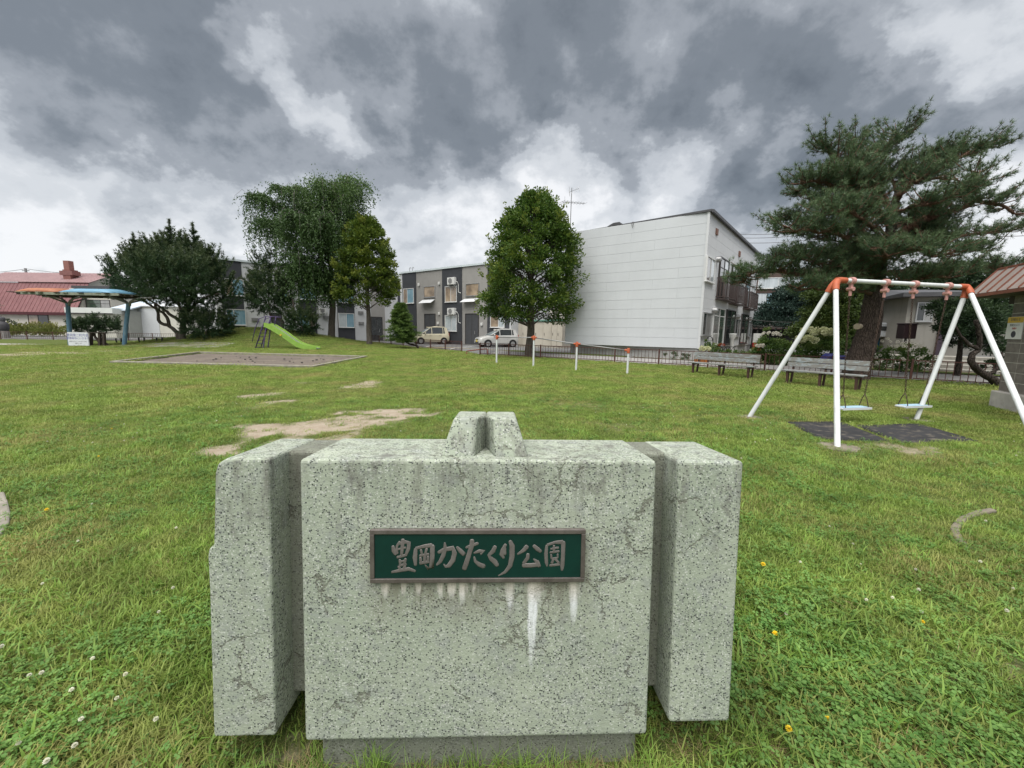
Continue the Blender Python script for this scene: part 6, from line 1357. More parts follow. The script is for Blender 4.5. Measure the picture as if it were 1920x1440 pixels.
# ---- bushy pines on and by the mound: upright shoots over a dense dark body
def shoot_pine(name, label, cat, base, fn, trunkpaths, blobs, leafm, seed, nshoot=300, sl=(.5, 1.1), per=11, L=.20, W=.03, bark=B_GREY, up=1.0, tall=()):
    """blobs: (centre local, radii) ellipsoids filled with upward shoots"""
    global tg; tg = np.random.default_rng(seed); tr = MB(); lm = MB()
    for j, (pts, r0, r1) in enumerate(trunkpaths): limb(tr if j == 0 else lm, pts, r0, r1, 8, 5, .02)
    P, A, T = [], [], []; vol = sum(b[1][0] * b[1][1] * b[1][2] for b in blobs)
    for c, rad in blobs:
        c = np.array(c); rad = np.array(rad); m = max(8, int(nshoot * rad.prod() / vol))
        for _ in range(m):
            d = unit(tg.normal(size=3)); f = tg.uniform(.35, 1) ** .4; p = c + d * rad * f; ax_ = unit(d * .75 * (1 if d[2] > -.2 else .9) + np.array([0, 0, up * (.9 if d[2] > -.3 else .35)]) + tg.normal(size=3) * .18); l = tg.uniform(*sl) * (.75 if d[2] < 0 else 1)
            k_ = int(l / .075)
            for s in np.linspace(0, 1, k_): P.append(p + ax_ * l * s + tg.normal(size=3) * .03); A.append(ax_ + tg.normal(size=3) * .35); T.append(s * .85 * (d[2] > -.1))
    for p, l in tall:
        p = np.array(p)
        for s in np.linspace(0, 1, int(l / .05)):
            for _ in range(2): P.append(p + np.array([0, 0, l * s]) + tg.normal(size=3) * .035 * (1.3 - s)); A.append(np.array([0, 0, 1]) + tg.normal(size=3) * (.9 - .4 * s)); T.append(s)
        for s in (.3, .5, .68):
            for _ in range(5):
                a_ = tg.uniform(0, 6.283); e_ = np.array([math.cos(a_), math.sin(a_), .9]) * (1 - s) * .55
                for u in np.linspace(.2, 1, 6): P.append(p + np.array([0, 0, l * s]) + e_ * u); A.append(e_ + np.array([0, 0, .5])); T.append(u * .8)
    cr = needle_mesh('crown', np.array(P), np.array(A), np.array(T), per, L, W, .95); return tree(name, label, cat, base, tr, lm, cr, bark, leafm)
Ym = 28.6; mbp = Vector((at_depth(340, 648, Ym).x, Ym, 0)); mbp.z = gz(mbp.x, mbp.y) - .05
def MP(px, py, dy=0.0): q = at_depth(px, py, Ym + dy); return (q.x - mbp.x, q.y - mbp.y, q.z - mbp.z)
def ME(px, py, rx, ry, dy=0.0, ryd=None): f = Ym / FPX; return (MP(px, py, dy), (rx * f, (ryd or rx * .9) * f, ry * f))
shoot_pine('pine_tree', 'broad dark pine with twisted forked trunk and upright shoots beside the shelter', 'tree', mbp, None,
    [([MP(343, 652), MP(341, 635), MP(343, 610), MP(350, 585), MP(360, 550), MP(362, 500)], .30, .07), ([MP(334, 650), MP(333, 625), MP(318, 612), MP(300, 604), MP(296, 585), MP(290, 570)], .16, .08), ([MP(318, 612), MP(310, 590), MP(285, 575), MP(262, 560)], .12, .06), ([MP(343, 605), MP(320, 590), MP(300, 575), MP(270, 555)], .14, .06), ([MP(345, 600), MP(335, 570), MP(320, 540)], .13, .05), ([MP(350, 585), MP(380, 560), MP(410, 550)], .12, .05)],
    [ME(255, 520, 42, 32), ME(300, 530, 50, 34), ME(345, 530, 52, 42), ME(395, 545, 36, 46), ME(285, 500, 45, 30, 1.5), ME(340, 490, 55, 34, 1), ME(385, 510, 36, 34, .5), ME(320, 520, 60, 34, -2.2), ME(250, 540, 30, 18, -.6), ME(425, 565, 14, 22), ME(310, 560, 36, 14, -1), ME(370, 580, 26, 22, -.5)], F_MUGO, 41, 1550, (.5, 1.15), 12, .19, .032, up=1.5,
    tall=[(MP(x, y + 4, d), l * 1.35) for x, y, d, l in [(255, 490, 0, 1.5), (270, 492, .5, 1.2), (240, 500, 0, 1.0), (323, 475, 0, 1.8), (310, 480, .4, 1.3), (298, 480, -.3, 1.1), (340, 480, .3, 1.3), (352, 482, -.5, 1.2), (366, 478, 0, 1.7), (378, 490, .2, 1.1), (395, 500, 0, 1.2), (215, 525, 0, 1.0), (408, 515, .3, .9), (285, 490, .6, 1.0)]])
Yq = 27.6; 
def shrub_pine(label, px, pyb, Y, blobs, seed, n=260, name='pine_shrub', leafm=None, sl=(.35, .7), trunk=None, tall=()):
    b = Vector((at_depth(px, pyb, Y).x, Y, 0)); b.z = gz(b.x, b.y)
    def lp(x, y, d=0.0): q = at_depth(x, y, Y + d); return (q.x - b.x, q.y - b.y, q.z - b.z)
    f = Y / FPX; bl = [(lp(x, y, d), (rx * f, rx * f * .85, ry * f)) for x, y, rx, ry, d in blobs]
    tp = [([lp(*p_) for p_ in pts], a_, c_) for pts, a_, c_ in (trunk or [([(px, pyb + 4), (px, pyb - 8), (px, pyb - 18)], .06, .03)])]
    return shoot_pine(name, label, 'shrub' if 'shrub' in name else 'tree', b, None, tp, bl, leafm or F_MUGO, seed, n, sl, 10, .17 * Y / 28, .03 * Y / 28, tall=[(lp(x, y), l) for x, y, l in tall])
shrub_pine('rounded dark pine shrub at the foot of the broad twisted pine', 387, 636, 28.4, [(387, 612, 40, 22, 0), (365, 605, 22, 20, 0), (412, 608, 22, 22, .3)], 43, 420)
shrub_pine('round-headed dark pine on a bent trunk, on the mound behind the slide ladder', 532, 616, 31.0, [(503, 548, 34, 34, 0), (478, 545, 18, 26, 0), (528, 548, 18, 24, 0), (503, 565, 34, 18, -.4), (497, 515, 22, 18, .4), (490, 498, 14, 12, .3), (510, 490, 18, 10, .5), (482, 487, 10, 6, .2)], 44, 620, 'pine_tree', None, (.4, .8),
    [([(527, 622), (530, 605), (522, 597), (508, 592), (505, 575), (503, 545)], .16, .05), ([(552, 612), (551, 585), (549, 560)], .12, .07)])
shrub_pine('low spreading dark pine shrub on the mound top behind the green slide', 566, 620, 30.6, [(566, 604, 24, 20, 0), (548, 605, 12, 14, 0), (582, 608, 10, 14, 0)], 45, 260)
shrub_pine('low bluish juniper shrub behind the timber table frame', 178, 628, 36, [(160, 612, 22, 8, 0), (178, 610, 16, 11, 0), (205, 611, 14, 10, .2), (145, 616, 10, 6, 0), (218, 620, 8, 10, 0)], 46, 300, 'juniper_shrub', F_DARK, (.3, .7))
# small leaning fir by the cars: flat sprays on a leaning stem
Yf = 29.6; fb = Vector((at_depth(783, 652, Yf).x, Yf, 0)); fb.z = gz(fb.x, fb.y); tg = np.random.default_rng(51)
def FP(px, py, dy=0.0): q = at_depth(px, py, Yf + dy); return np.array([q.x - fb.x, q.y - fb.y, q.z - fb.z])
tr = MB(); st = limb(tr, [FP(784, 655), FP(782, 648), FP(768, 645), FP(758, 638), FP(754, 620), FP(752, 600), FP(751, 575)], .085, .02, 8, 4)
P, A, T = [], [], []
for h in np.linspace(0, 1, 26):
    c = FP(754 - 3 * h, 640 - 68 * h)
    for a_ in tg.uniform(0, 6.283, 8):
        l = (1.55 - 1.25 * h) * tg.uniform(.6, 1.1) * (.7 if h < .12 else 1); d = np.array([math.cos(a_), math.sin(a_), .12 + .3 * h])
        for s in np.linspace(.12, 1, 12):
            p = c + d * l * s + np.array([0, 0, -.16 * l * s * s]); w_ = .30 * (1.1 - s)
            for e in (-1, 0, 1): P.append(p + np.array([-d[1], d[0], 0]) * e * w_ + tg.normal(size=3) * .03); A.append(d + np.array([-d[1], d[0], 0]) * e * .8 + np.array([0, 0, .1])); T.append(s)
tree('fir_tree', 'small bright green fir on a leaning stem left of the cream car', 'tree', fb, tr, None, needle_mesh('crown', np.array(P), np.array(A), np.array(T), 7, .15, .035, .7), B_DARK, F_FIR)

# ---- background trees right
def leafy(name, label, cat, base, blobs, leafm, seed, dens=900, ls=.16, trunk=None, tipz=.5, group=None, flowers=None, dirz=.3):
    global tg; tg = np.random.default_rng(seed); P, Dv, T = [], [], []
    for c, rad in blobs:
        c = np.array(c, float); rad = np.array(rad, float); m = int(dens * max(.05, (rad[0] * rad[1] + rad[0] * rad[2] + rad[1] * rad[2]) / 1.0)); nc = max(5, m // 60)
        d = unit(tg.normal(size=(nc, 3))); cc = c + d * rad * (tg.uniform(.35, 1.05, (nc, 1)) ** .6); q = np.repeat(cc, 60, 0); r3 = tg.normal(size=(nc * 60, 3)) * rad.mean() * .17; r3[:, 2] *= .7
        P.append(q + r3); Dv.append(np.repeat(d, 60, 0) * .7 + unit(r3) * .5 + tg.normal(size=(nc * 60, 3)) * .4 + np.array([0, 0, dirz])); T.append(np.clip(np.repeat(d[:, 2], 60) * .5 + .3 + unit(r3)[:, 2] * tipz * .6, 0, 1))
    P, Dv, T = np.concatenate(P), np.concatenate(Dv), np.concatenate(T); ok = P[:, 2] > .02
    t = tree(name, label, cat, base, trunk, None, leaf_mesh('crown', P[ok], Dv[ok], ls * tg.uniform(.7, 1.2, ok.sum()), ls * .5, T[ok]), B_DARK, leafm, group)
    if flowers:
        n, r_, fm, zones = flowers; fp, fd = [], []
        for _ in range(n):
            c, rad = zones[tg.integers(len(zones))]; d = unit(tg.normal(size=3)); d[2] = abs(d[2]) * .9 + .1; c = np.array(c) + d * np.array(rad) * 1.04; m = 60; o_ = unit(tg.normal(size=(m, 3))); fp.append(c + o_ * r_ * .6); fd.append(o_)
        link('blossoms', leaf_mesh('blossoms', np.concatenate(fp), np.concatenate(fd), r_ * .55, r_ * .55, .5), fm, t)
    return t
def at(px, pyb, Y): q = at_depth(px, pyb, Y); b = Vector((q.x, Y, 0)); b.z = gz(b.x, b.y); return b
def lblob(b, Y, lst): 
    f = Y / FPX; o_ = []
    for x, y, rx, ry, d in lst: q = at_depth(x, y, Y + d); o_.append(((q.x - b.x, q.y - b.y, q.z - b.z), (rx * f, rx * f * .8, ry * f)))
    return o_
def trunk_of(h, r_, lean=(0, 0)): m_ = MB(); limb(m_, [(0, 0, -.3), (lean[0] * .3, lean[1] * .3, h * .35), (lean[0], lean[1], h)], r_, r_ * .4, 8, 4, .02); return m_
b = at(1465, 660, 30); leafy('spruce_tree', 'dark bluish spruce with flat layers in front of the brown office', 'tree', b, lblob(b, 30, [(1462, 590, 40, 7, 0), (1468, 575, 36, 7, 0), (1475, 560, 32, 7, .3), (1455, 603, 46, 7, -.2), (1500, 585, 40, 9, 0), (1480, 545, 26, 7, 0), (1500, 560, 34, 10, 0)]), foliage('blue_spruce_needles', (.028, .055, .042), (.055, .095, .075), None, .15), 61, 1100, .17, trunk_of(4.5, .16))
b = at(1560, 660, 24); leafy('conifer_tree', 'dark olive layered conifer left of the leaning pine trunk', 'tree', b, lblob(b, 24, [(1560, 640, 52, 9, 0), (1550, 622, 56, 9, 0), (1565, 604, 52, 9, 0), (1555, 586, 50, 9, 0), (1570, 568, 44, 9, 0), (1560, 550, 44, 10, 0), (1585, 630, 34, 14, -.3), (1530, 610, 30, 10, -.3), (1560, 530, 46, 9, .6)]), foliage('olive_conifer', (.030, .055, .012), (.070, .105, .022), (.10, .135, .03), .2), 62, 1600, .15, trunk_of(3.8, .15))
b = at(1662, 650, 25); leafy('broadleaf_tree', 'dark broadleaf tree behind the big pine trunk, beside the grey house', 'tree', b, lblob(b, 25, [(1658, 570, 26, 26, 0), (1668, 590, 20, 18, 0), (1650, 545, 30, 20, 0), (1680, 555, 18, 20, 0)]), F_DARK, 63, 1500, .16, trunk_of(3.2, .16))
b = at(1850, 722, 11.9); tk = MB(); Yt = 11.9
def TQ(px, py, dy=0.0): q = at_depth(px, py, Yt + dy); return np.array([q.x - b.x, q.y - b.y, q.z - b.z])
limb(tk, [TQ(1872, 730), TQ(1868, 716), TQ(1850, 705), TQ(1832, 693), TQ(1820, 678), TQ(1824, 664), TQ(1835, 655), TQ(1836, 630), TQ(1830, 600)], .13, .05, 8, 4, .01); limb(tk, [TQ(1836, 655), TQ(1815, 645), TQ(1802, 630), TQ(1790, 610)], .06, .03, 6, 4, .01); limb(tk, [TQ(1850, 705), TQ(1870, 690), TQ(1880, 660)], .06, .03, 6, 3, .01)
leafy('bent_tree', 'dark bent tree with a crooked low trunk under the toilet roof eaves', 'tree', b, lblob(b, Yt, [(1800, 600, 26, 22, .8), (1830, 590, 30, 26, .8), (1862, 600, 26, 32, .8), (1845, 625, 32, 18, 1), (1790, 622, 18, 14, .8), (1822, 572, 40, 14, 1.5), (1865, 640, 16, 20, 1), (1880, 670, 12, 30, 1.2), (1868, 570, 24, 18, 1.2), (1860, 690, 18, 14, 1.2), (1785, 585, 20, 14, 1.4), (1775, 605, 26, 24, 1.8), (1765, 580, 24, 20, 2), (1800, 635, 26, 14, 1.8), (1840, 650, 30, 14, 2.0)]), F_DARK, 64, 2600, .085, tk)
b = at(1770, 650, 27); leafy('broadleaf_tree', 'dark tree mass behind the crossbar, above the grey house roof', 'tree', b, lblob(b, 27, [(1740, 520, 50, 18, 0), (1800, 515, 46, 20, 0), (1850, 525, 40, 22, 0), (1780, 560, 50, 24, 0), (1830, 590, 44, 34, 0), (1890, 560, 30, 40, 0)]), F_DARK, 65, 700, .2, trunk_of(4.0, .2))
# shrubs and flowers in the beds
b = at(1532, 690, 16.6); bl = lblob(b, 16.6, [(1530, 640, 24, 10, 0), (1512, 660, 22, 14, 0), (1545, 662, 28, 16, 0), (1560, 640, 14, 10, 0), (1525, 676, 40, 9, 0)]); leafy('hydrangea_bush', 'big hydrangea bush with cream flower heads left of the near white swing leg', 'bush', b, bl, F_SHRUB, 71, 1700, .10, None, flowers=(46, .115, F_BLOOM, lblob(b, 16.6, [(1525, 606 + 20, 22, 9, -.2), (1545, 626, 12, 8, -.2), (1512, 640, 18, 8, -.3)])))
b = at(1440, 690, 17.5); leafy('garden_bush', 'loose green bush with pale seed plumes in front of the brown office', 'bush', b, lblob(b, 17.5, [(1448, 648, 26, 15, 0), (1430, 655, 18, 12, 0), (1470, 655, 18, 14, 0), (1490, 664, 18, 14, 0), (1440, 632, 12, 14, 0), (1460, 674, 44, 8, 0)]), F_SHRUB, 72, 1700, .10, None, flowers=(30, .06, F_BLOOM2, lblob(b, 17.5, [(1444, 628, 16, 5, -.2), (1425, 650, 6, 5, -.2)])))
b = at(1680, 700, 14.0); leafy('rose_bush', 'sprawling rose bush with scattered white blooms behind the fence between the swings', 'bush', b, lblob(b, 14.0, [(1650, 660, 20, 12, 0), (1680, 668, 24, 14, 0), (1706, 660, 18, 12, 0), (1660, 680, 24, 12, 0), (1722, 672, 22, 18, .3), (1640, 662, 14, 14, .3), (1700, 684, 26, 10, .2), (1750, 680, 14, 12, .3)]), F_SHRUB, 73, 2200, .075, None, flowers=(24, .05, F_BLOOM2, lblob(b, 14.0, [(1660, 650, 26, 14, -.3), (1700, 655, 22, 12, -.3), (1665, 675, 22, 10, -.3)])))
b = at(1340, 668, 19.0); leafy('garden_bush', 'small green bush and yellow heads at the corner of the white building', 'bush', b, lblob(b, 19.0, [(1335, 655, 16, 8, 0), (1350, 658, 12, 5, 0), (1326, 645, 5, 10, .3)]), F_SHRUB, 74, 1200, .08, None, flowers=(7, .10, F_BLOOM, lblob(b, 19.0, [(1317, 655, 5, 3, -.7), (1325, 655, 4, 3, -.7)])))
b = at(1270, 672, 18.4); leafy('garden_bush', 'low lavender-like clump against the white foundation behind the fence', 'bush', b, lblob(b, 18.4, [(1262, 668, 14, 6, 0), (1278, 668, 13, 6, 0)]), foliage('lavender_clump', (.05, .075, .035), (.10, .13, .07), None, .2), 75, 1500, .07, dirz=1.0)
b = at(1590, 690, 15.0); leafy('garden_bush', 'bushy green shrubs behind the bench, left of the leaning trunk', 'bush', b, lblob(b, 15.2, [(1575, 650, 20, 22, .6), (1560, 672, 20, 10, .6), (1598, 640, 14, 20, 1)]), F_SHRUB, 76, 1100, .08)
b = at(1420, 690, 19); leafy('garden_bush', 'low rough green growth along the path below the white building doors', 'bush', b, lblob(b, 19, [(1400, 664, 26, 4, .5), (1440, 668, 26, 6, 0), (1480, 672, 24, 8, 0), (1370, 660, 16, 3, 1)]), F_SHRUB, 77, 1100, .08, dirz=.8)
b = at(1345, 605, 22.2); leafy('hanging_basket', 'small hanging basket of red flowers at the white building glass door', 'hanging basket', on_wallR(1344.5, 607, .3), [((0, 0, 0.1), (.16, .16, .10))], F_SHRUB, 78, 4000, .06, None, flowers=(16, .04, foliage('red_petals', (.35, .05, .03), (.45, .1, .05)), [((0, 0, .1), (.16, .16, .1))]))
# left: rough grass bank before the red-roofed house
b = at(70, 625, 41); leafy('grass_bank', 'bank of rough yellow-green growth below the red-roofed house', 'bank', b, lblob(b, 41, [(20, 618, 34, 8, 0), (55, 618, 34, 9, 0), (90, 619, 34, 9, 0), (118, 620, 22, 8, 0), (-20, 618, 40, 10, 0)]), foliage('rough_bank_grass', (.10, .13, .03), (.20, .22, .06), (.24, .23, .08), .25, .5), 79, 300, .22, dirz=1.2)
b = at(-4, 620, 40); leafy('garden_bush', 'thin grey-green bush at the far left edge beside the stone figure', 'bush', b, lblob(b, 40, [(-6, 590, 10, 20, 0), (0, 605, 10, 12, 0), (18, 605, 8, 8, .5)]), foliage('grey_green_leaves', (.06, .08, .05), (.14, .16, .11), None, .25), 80, 160, .14)

b = at(1795, 690, 13.6); leafy('broadleaf_tree', 'dark low yew between the grey house and the bent tree', 'tree', b, lblob(b, 13.6, [(1785, 600, 26, 34, .4), (1815, 590, 30, 34, .4), (1845, 600, 28, 40, .4), (1800, 575, 40, 16, .6), (1862, 630, 18, 34, .3)]), F_DARK, 81, 2200, .09, trunk_of(1.5, .12))
# ---------------------------------------------------------------- turf: blades, clover, straw, flowers
def leafmat(name, c1, c2, c3=None, sc=.9, trans=.38):
    k = N(name); p = k.pos(); oi = k.n('ShaderNodeObjectInfo').outputs['Random']; gi = k.n('ShaderNodeNewGeometry').outputs['Random Per Island']
    f = k.math('ADD', k.math('MULTIPLY', k.noise(p, sc, 4), .9), k.math('ADD', k.math('MULTIPLY', oi, .25), k.math('MULTIPLY', gi, .35)))
    col = k.mix(k.ramp(f, .45, 1.0), c1, c2)
    if c3: col = k.mix(k.ramp(k.noise(p, .7, 8, .7), .46, .64, 0, .85), col, c3)
    m1 = k.ramp(k.noise(p, 2.6, 5, .65), .34, .68, .72, 1.28)
    col = k.mix(1.0, col, k.n('ShaderNodeCombineColor', {0: m1, 1: m1, 2: m1}).outputs[0], 'MULTIPLY')
    return k.leaf(col, trans)
M_BLADE = leafmat('grass_blade', (.150, .240, .038), (.305, .390, .09), (.36, .325, .12))
M_BROAD = leafmat('broad_grass_blade', (.125, .24, .034), (.255, .38, .078))
M_CLOVER = leafmat('clover_leaf', (.09, .205, .042), (.20, .33, .082))
M_STRAW = leafmat('dry_straw', (.30, .22, .10), (.42, .34, .18))
M_WHITE = leafmat('clover_blossom', (.56, .56, .42), (.72, .71, .60), trans=.2)
M_YELLOW = leafmat('yellow_blossom', (.72, .50, .02), (.80, .60, .04), trans=.2)
g = np.random.default_rng(3)
def blades(n, rad, hmin, hmax, w, bend=.6, flat=False):
    vs = []; fs = []
    for i in range(n):
        a = g.uniform(0, 2 * np.pi); r_ = rad * math.sqrt(g.uniform()); b = np.array([r_ * math.cos(a), r_ * math.sin(a), -.004])
        h = g.uniform(hmin, hmax); t = g.uniform(0, 2 * np.pi); d = np.array([math.cos(t), math.sin(t), 0]); q = np.array([-d[1], d[0], 0]) * w * g.uniform(.7, 1.2) / 2
        bd = h * bend * g.uniform(.3, 1.5)
        m = b + d * bd * .35 + np.array([0, 0, h * (.62 if not flat else .3)]); tp = b + d * bd + np.array([0, 0, h * (g.uniform(.75, 1) if not flat else .35)])
        o = len(vs); vs += [b - q, b + q, m + q * .8, m - q * .8, tp + q * .12, tp - q * .12]; fs += [(o, o + 1, o + 2, o + 3), (o + 3, o + 2, o + 4, o + 5)]
    return vs, fs
def clover(n, rad, hmin, hmax, size):
    vs = []; fs = []
    for i in range(n):
        a = g.uniform(0, 2 * np.pi); r_ = rad * math.sqrt(g.uniform()); b = np.array([r_ * math.cos(a), r_ * math.sin(a), 0]); h = g.uniform(hmin, hmax)
        lean = np.array([g.normal() * .3 * h, g.normal() * .3 * h, h]); tp = b + lean; t0 = g.uniform(0, 2 * np.pi); tilt = np.array([g.normal() * .25, g.normal() * .25])
        o = len(vs); e = np.array([.0009, 0, 0]); vs += [b - e, b + e, tp + e, tp - e]; fs.append((o, o + 1, o + 2, o + 3))
        for j in range(3):
            t = t0 + j * 2.094; d = np.array([math.cos(t), math.sin(t), 0]); q = np.array([-d[1], d[0], 0]); s = size * g.uniform(.8, 1.15)
            def P(u, v, z): 
                v_ = tp + d * u * s + q * v * s; v_[2] += z * s + tilt @ (v_[:2] - tp[:2]); return v_
            o = len(vs); vs += [P(.02, 0, 0), P(.55, .42, .16), P(.98, .30, .12), P(.90, 0, .02), P(.98, -.30, .12), P(.55, -.42, .16)]
            fs += [(o, o + 1, o + 2, o + 3), (o, o + 3, o + 4, o + 5)]
    return vs, fs
def flower_ball(h, r_, stemw=.0012):
    vs = []; fs = []; lx, ly = g.normal(0, .2 * h, 2)
    c = np.array([lx, ly, h]); o = 0; e = np.array([stemw, 0, 0])
    vs += [np.zeros(3) - e, np.zeros(3) + e, c + e, c - e]; st = [(0, 1, 2, 3)]
    for i in range(26):
        z = 1 - 1.5 * (i + .5) / 26; a = i * 2.4; q = math.sqrt(max(0, 1 - z * z)); d = np.array([q * math.cos(a), q * math.sin(a), z])
        s = np.cross(d, [0, 0, 1.0]) + 1e-6; s = s / np.linalg.norm(s) * r_ * .26; o = len(vs)
        vs += [c + d * r_ * .3 - s, c + d * r_ * .3 + s, c + d * r_ * g.uniform(.9, 1.1) + s, c + d * r_ * g.uniform(.9, 1.1) - s]; fs.append((o, o + 1, o + 2, o + 3))
    return vs, fs, st
SRC = bpy.data.collections.new('turf_sources')
def src(name, vf, mat):
    me = fast_mesh(name, vf[0], vf[1]); me.materials.append(mat); o = bpy.data.objects.new(name, me); SRC.objects.link(o); return o
def srcmulti(name, fl, mat):
    vs, fs, st = fl; me = fast_mesh(name, vs, list(fs) + list(st)); me.materials.append(mat); me.materials.append(M_CLOVER)
    me.polygons.foreach_set('material_index', [0] * len(fs) + [1] * len(st)); o = bpy.data.objects.new(name, me); SRC.objects.link(o); return o
# names sort in index order
T = 0
for i in range(4): src('a%02d' % i, blades(40, .10, .018, .048, .0042, .8), M_BLADE)                 # 0-3 fine
for i in range(3): src('b%02d' % i, blades(11, .07, .03, .065, .0078, 1.0), M_BROAD)             # 4-6 broad tufts
for i in range(3): src('c%02d' % i, clover(16, .085, .015, .042, .0115), M_CLOVER)               # 7-9 clover
for i in range(2): src('d%02d' % i, blades(9, .09, .02, .07, .0022, 1.6, True), M_STRAW)        # 10-11 straw
for i in range(2): src('e%02d' % i, blades(90, .30, .016, .038, .008, .8), M_BLADE)                  # 12-13 mid distance
for i in range(2): src('f%02d' % i, blades(90, .55, .018, .04, .016, .8), M_BLADE)                  # 14-15 far
src('g00', blades(24, .06, .10, .20, .0052, .75), M_BROAD); src('g01', blades(16, .05, .09, .24, .0035, .8), M_BROAD)   # 16-17 uncut grass at the monument
srcmulti('h00', flower_ball(.045, .0078), M_WHITE); srcmulti('h01', flower_ball(.05, .012), M_YELLOW)                     # 18-19
src('i00', blades(26, .10, .05, .13, .0028, 1.5, True), M_STRAW)                                                         # 20
def scatter(name, P, rot, scl, idx):
    me = bpy.data.meshes.new(name); me.vertices.add(len(P)); me.vertices.foreach_set('co', np.asarray(P, np.float32).ravel())
    a = me.attributes.new('rot', 'FLOAT_VECTOR', 'POINT'); a.data.foreach_set('vector', np.asarray(rot, np.float32).ravel())
    a = me.attributes.new('scl', 'FLOAT', 'POINT'); a.data.foreach_set('value', np.asarray(scl, np.float32))
    a = me.attributes.new('idx', 'INT', 'POINT'); a.data.foreach_set('value', np.asarray(idx, np.int32)); me.update()
    o = link(name, me, kind='stuff')
    t = bpy.data.node_groups.new(name, 'GeometryNodeTree')
    t.interface.new_socket('Geometry', in_out='INPUT', socket_type='NodeSocketGeometry'); t.interface.new_socket('Geometry', in_out='OUTPUT', socket_type='NodeSocketGeometry')
    gi, go = t.nodes.new('NodeGroupInput'), t.nodes.new('NodeGroupOutput'); ip = t.nodes.new('GeometryNodeInstanceOnPoints'); ci = t.nodes.new('GeometryNodeCollectionInfo')
    ci.inputs['Collection'].default_value = SRC; ci.inputs['Separate Children'].default_value = True; ci.inputs['Reset Children'].default_value = True
    def na(nm, ty):
        x = t.nodes.new('GeometryNodeInputNamedAttribute'); x.data_type = ty; x.inputs[0].default_value = nm; return x.outputs['Attribute']
    L = t.links.new
    L(gi.outputs[0], ip.inputs['Points']); L(ci.outputs[0], ip.inputs['Instance']); ip.inputs['Pick Instance'].default_value = True
    L(na('idx', 'INT'), ip.inputs['Instance Index']); L(na('rot', 'FLOAT_VECTOR'), ip.inputs['Rotation']); L(na('scl', 'FLOAT'), ip.inputs['Scale'])
    L(ip.outputs[0], go.inputs[0])
    o.modifiers.new('scatter', 'NODES').node_group = t
    return o
KEEP_OUT = KEEP_OUT_F
KEEP_POLY = KEEP_POLY_F
def turf_points(r0, r1, dens, az=66):
    n = int(dens * (r1 * r1 - r0 * r0) * R(az)); r_ = np.sqrt(g.uniform(r0 * r0, r1 * r1, n)); a = g.uniform(-R(az), R(az), n)
    x, y = r_ * np.sin(a), r_ * np.cos(a)
    ok = (y < bound_y(x) + .2) & ~inpoly(x, y, [(q.x, q.y) for q in SB]) & (x > -47) & (x < 25)
    for cx, cy, cr in KEEP_OUT: ok &= np.hypot(x - cx, y - cy) > cr
    for poly in KEEP_POLY: ok &= ~inpoly(x, y, poly)
    return x[ok], y[ok]
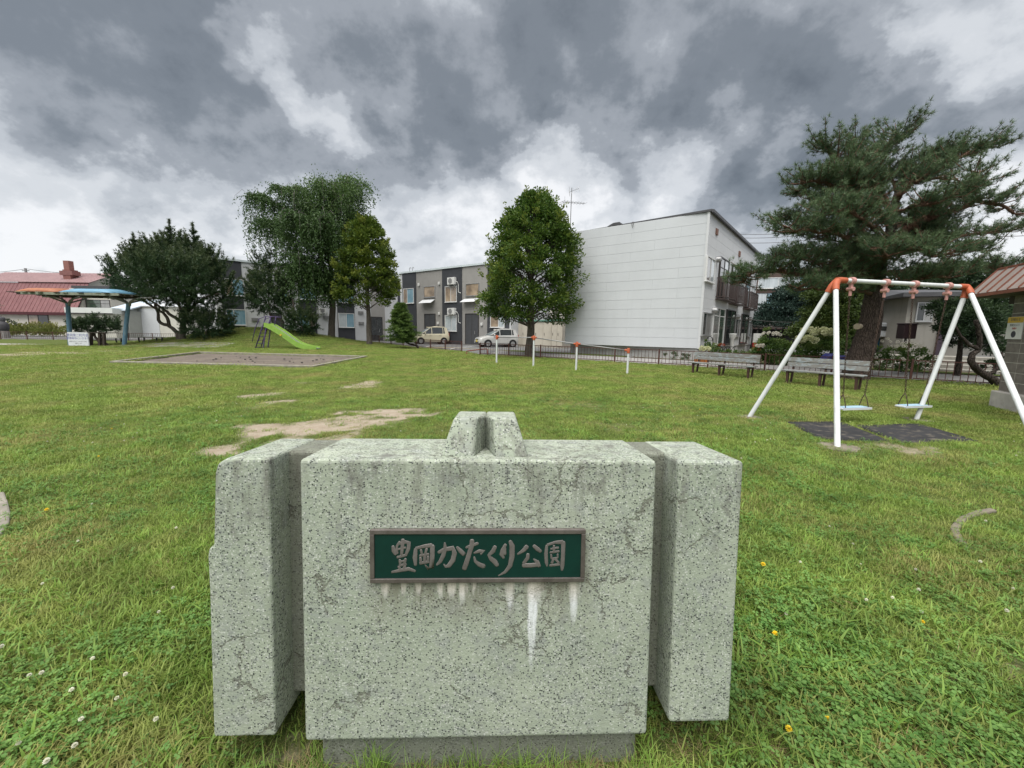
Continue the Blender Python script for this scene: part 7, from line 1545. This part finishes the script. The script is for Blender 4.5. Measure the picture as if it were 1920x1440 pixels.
def build_turf():
    X, Y, S, I = [], [], [], []
    def put(x, y, s, i): X.append(x); Y.append(y); S.append(s); I.append(i)
    for r0, r1, dens in [(.5, 2.6, 600), (2.6, 5, 470), (5, 9, 260)]:
        x, y = turf_points(r0, r1, dens); m = soil(x, y); cl = hashnoise(x, y, .9) * .6 + hashnoise(x + 9, y, 2.7) * .4
        keep = g.uniform(size=len(x)) > np.clip(m * 1.3 - .12, 0, .90); x, y, cl, m = x[keep], y[keep], cl[keep], m[keep]
        u = g.uniform(size=len(x)); idx = g.integers(0, 4, len(x))
        near = np.clip((3.6 - np.hypot(x, y)) / 2.4, 0, 1)
        idx = np.where(u < .15, g.integers(4, 7, len(x)), idx)
        idx = np.where((u > .15) & (u < .15 + np.clip(.12 + (cl - .36) * 1.1, .04, .42) * (.45 + .55 * near)), g.integers(7, 10, len(x)), idx)
        idx = np.where(u > .93 - .1 * m, g.integers(10, 12, len(x)), idx)
        foot = 1 - .6 * np.exp(-((x + .1) / .8) ** 4 - ((y - 1.2) / .16) ** 2)
        tall = (.75 + .5 * hashnoise(x, y, .7) + .25 * near) * foot
        s = g.uniform(.75, 1.2, len(x)) * tall * (1 - .4 * np.clip(m, 0, 1)); put(x, y, s, idx)
    x, y = turf_points(8.5, 16, 85); m = soil(x, y); kp = g.uniform(size=len(x)) > np.clip(m * 1.3 - .1, 0, .88)
    x, y = x[kp], y[kp]; put(x, y, g.uniform(.75, 1.2, len(x)) * (.7 + .5 * hashnoise(x, y, .7)), g.integers(12, 14, len(x)))
    x, y = turf_points(15.5, 42, 26); m = soil(x, y); kp = g.uniform(size=len(x)) > np.clip(m * 1.3 - .1, 0, .88)
    x, y = x[kp], y[kp]; put(x, y, g.uniform(.75, 1.15, len(x)) * (.7 + .5 * hashnoise(x, y, .5)), g.integers(14, 16, len(x)))
    # uncut grass and straw round the foot of the monument
    n = 420; u = g.uniform(-1.05, 1.15, n); v = g.normal(.10, .17, n); x = -.110 + u; y = 1.165 + u * math.tan(MY) + v
    kp = ((v < .07) & (g.uniform(size=n) < .45)) | (g.uniform(size=n) < .3); x, y = x[kp], y[kp]
    vv = (y - 1.165 - (x + .110) * math.tan(MY)); ins = (np.abs(x + .110) < .60) & (vv > .03) & (vv < .33); x, y = x[~ins], y[~ins]
    put(x, y, g.uniform(.3, .7, len(x)), np.where(g.uniform(size=len(x)) < .25, g.choice([16, 17], len(x)), np.where(g.uniform(size=len(x)) < .75, 20, g.integers(7, 10, len(x)))))
    n = 110; u = g.uniform(-.70, .62, n); x = -.110 + u; y = 1.165 + u * math.tan(MY) + g.uniform(-.10, .015, n)
    put(x, y, g.uniform(.3, .62, n), np.where(g.uniform(size=n) < .4, g.choice([16, 17], n), 20))
    X, Y, S, I = map(np.concatenate, (X, Y, S, I)); rot = np.stack([g.normal(0, .08, len(X)), g.normal(0, .08, len(X)), g.uniform(0, 6.28, len(X))], -1)
    scatter('grass', np.stack([X, Y, lawn_z(X, Y)], -1), rot, S, I)
    # small clover blossoms too far off to tell apart
    x, y = turf_points(2.6, 16, 5.5); f = hashnoise(x, y, .55); kp = (g.uniform(size=len(x)) < np.clip((f - .25) * 1.6, .05, 1) * np.clip(1.1 - np.hypot(x, y) / 18, .25, 1)); x, y = x[kp], y[kp]
    idx = np.where(g.uniform(size=len(x)) < .96, 18, 19); rot = np.stack([0 * x, 0 * x, g.uniform(0, 6.28, len(x))], -1)
    scatter('blossoms', np.stack([x, y, lawn_z(x, y)], -1), rot, g.uniform(.7, 1.25, len(x)), idx)
    # the near heads one can point at
    W_ = [(176,942),(150,1010),(85,1090),(330,1098),(298,1146),(10,1212),(180,1228),(80,1262),(58,1265),(228,1268),(124,1297),(218,1310),(156,1340),(300,1340),(130,1398),(100,1420),(22,1397),(1722,1066),(1480,1150)]
    for mat, lab, cat, grp, pts, sc in [(18, 'small white clover blossom standing in the near grass', 'flower', 'white clover blossoms in the near grass', W_, 1.0),
                                   (19, 'small yellow blossom standing in the near grass', 'flower', 'yellow blossoms in the near grass', [(89, 956), (1452, 1187), (1552, 1348), (1481, 1366)], 1.0)]:
        s0 = [o for o in SRC.objects if o.name.startswith('h0%d' % (mat - 18))][0].data
        for px, py in pts:
            q = at_ground(px, py, .05); o = link('clover_blossom' if mat == 18 else 'yellow_blossom', s0, loc=(q.x, q.y, 0)); o.scale = [sc * random.uniform(.9, 1.15)] * 3
            o.rotation_euler[2] = random.uniform(0, 6); tag(o, lab, cat, grp)
build_turf()
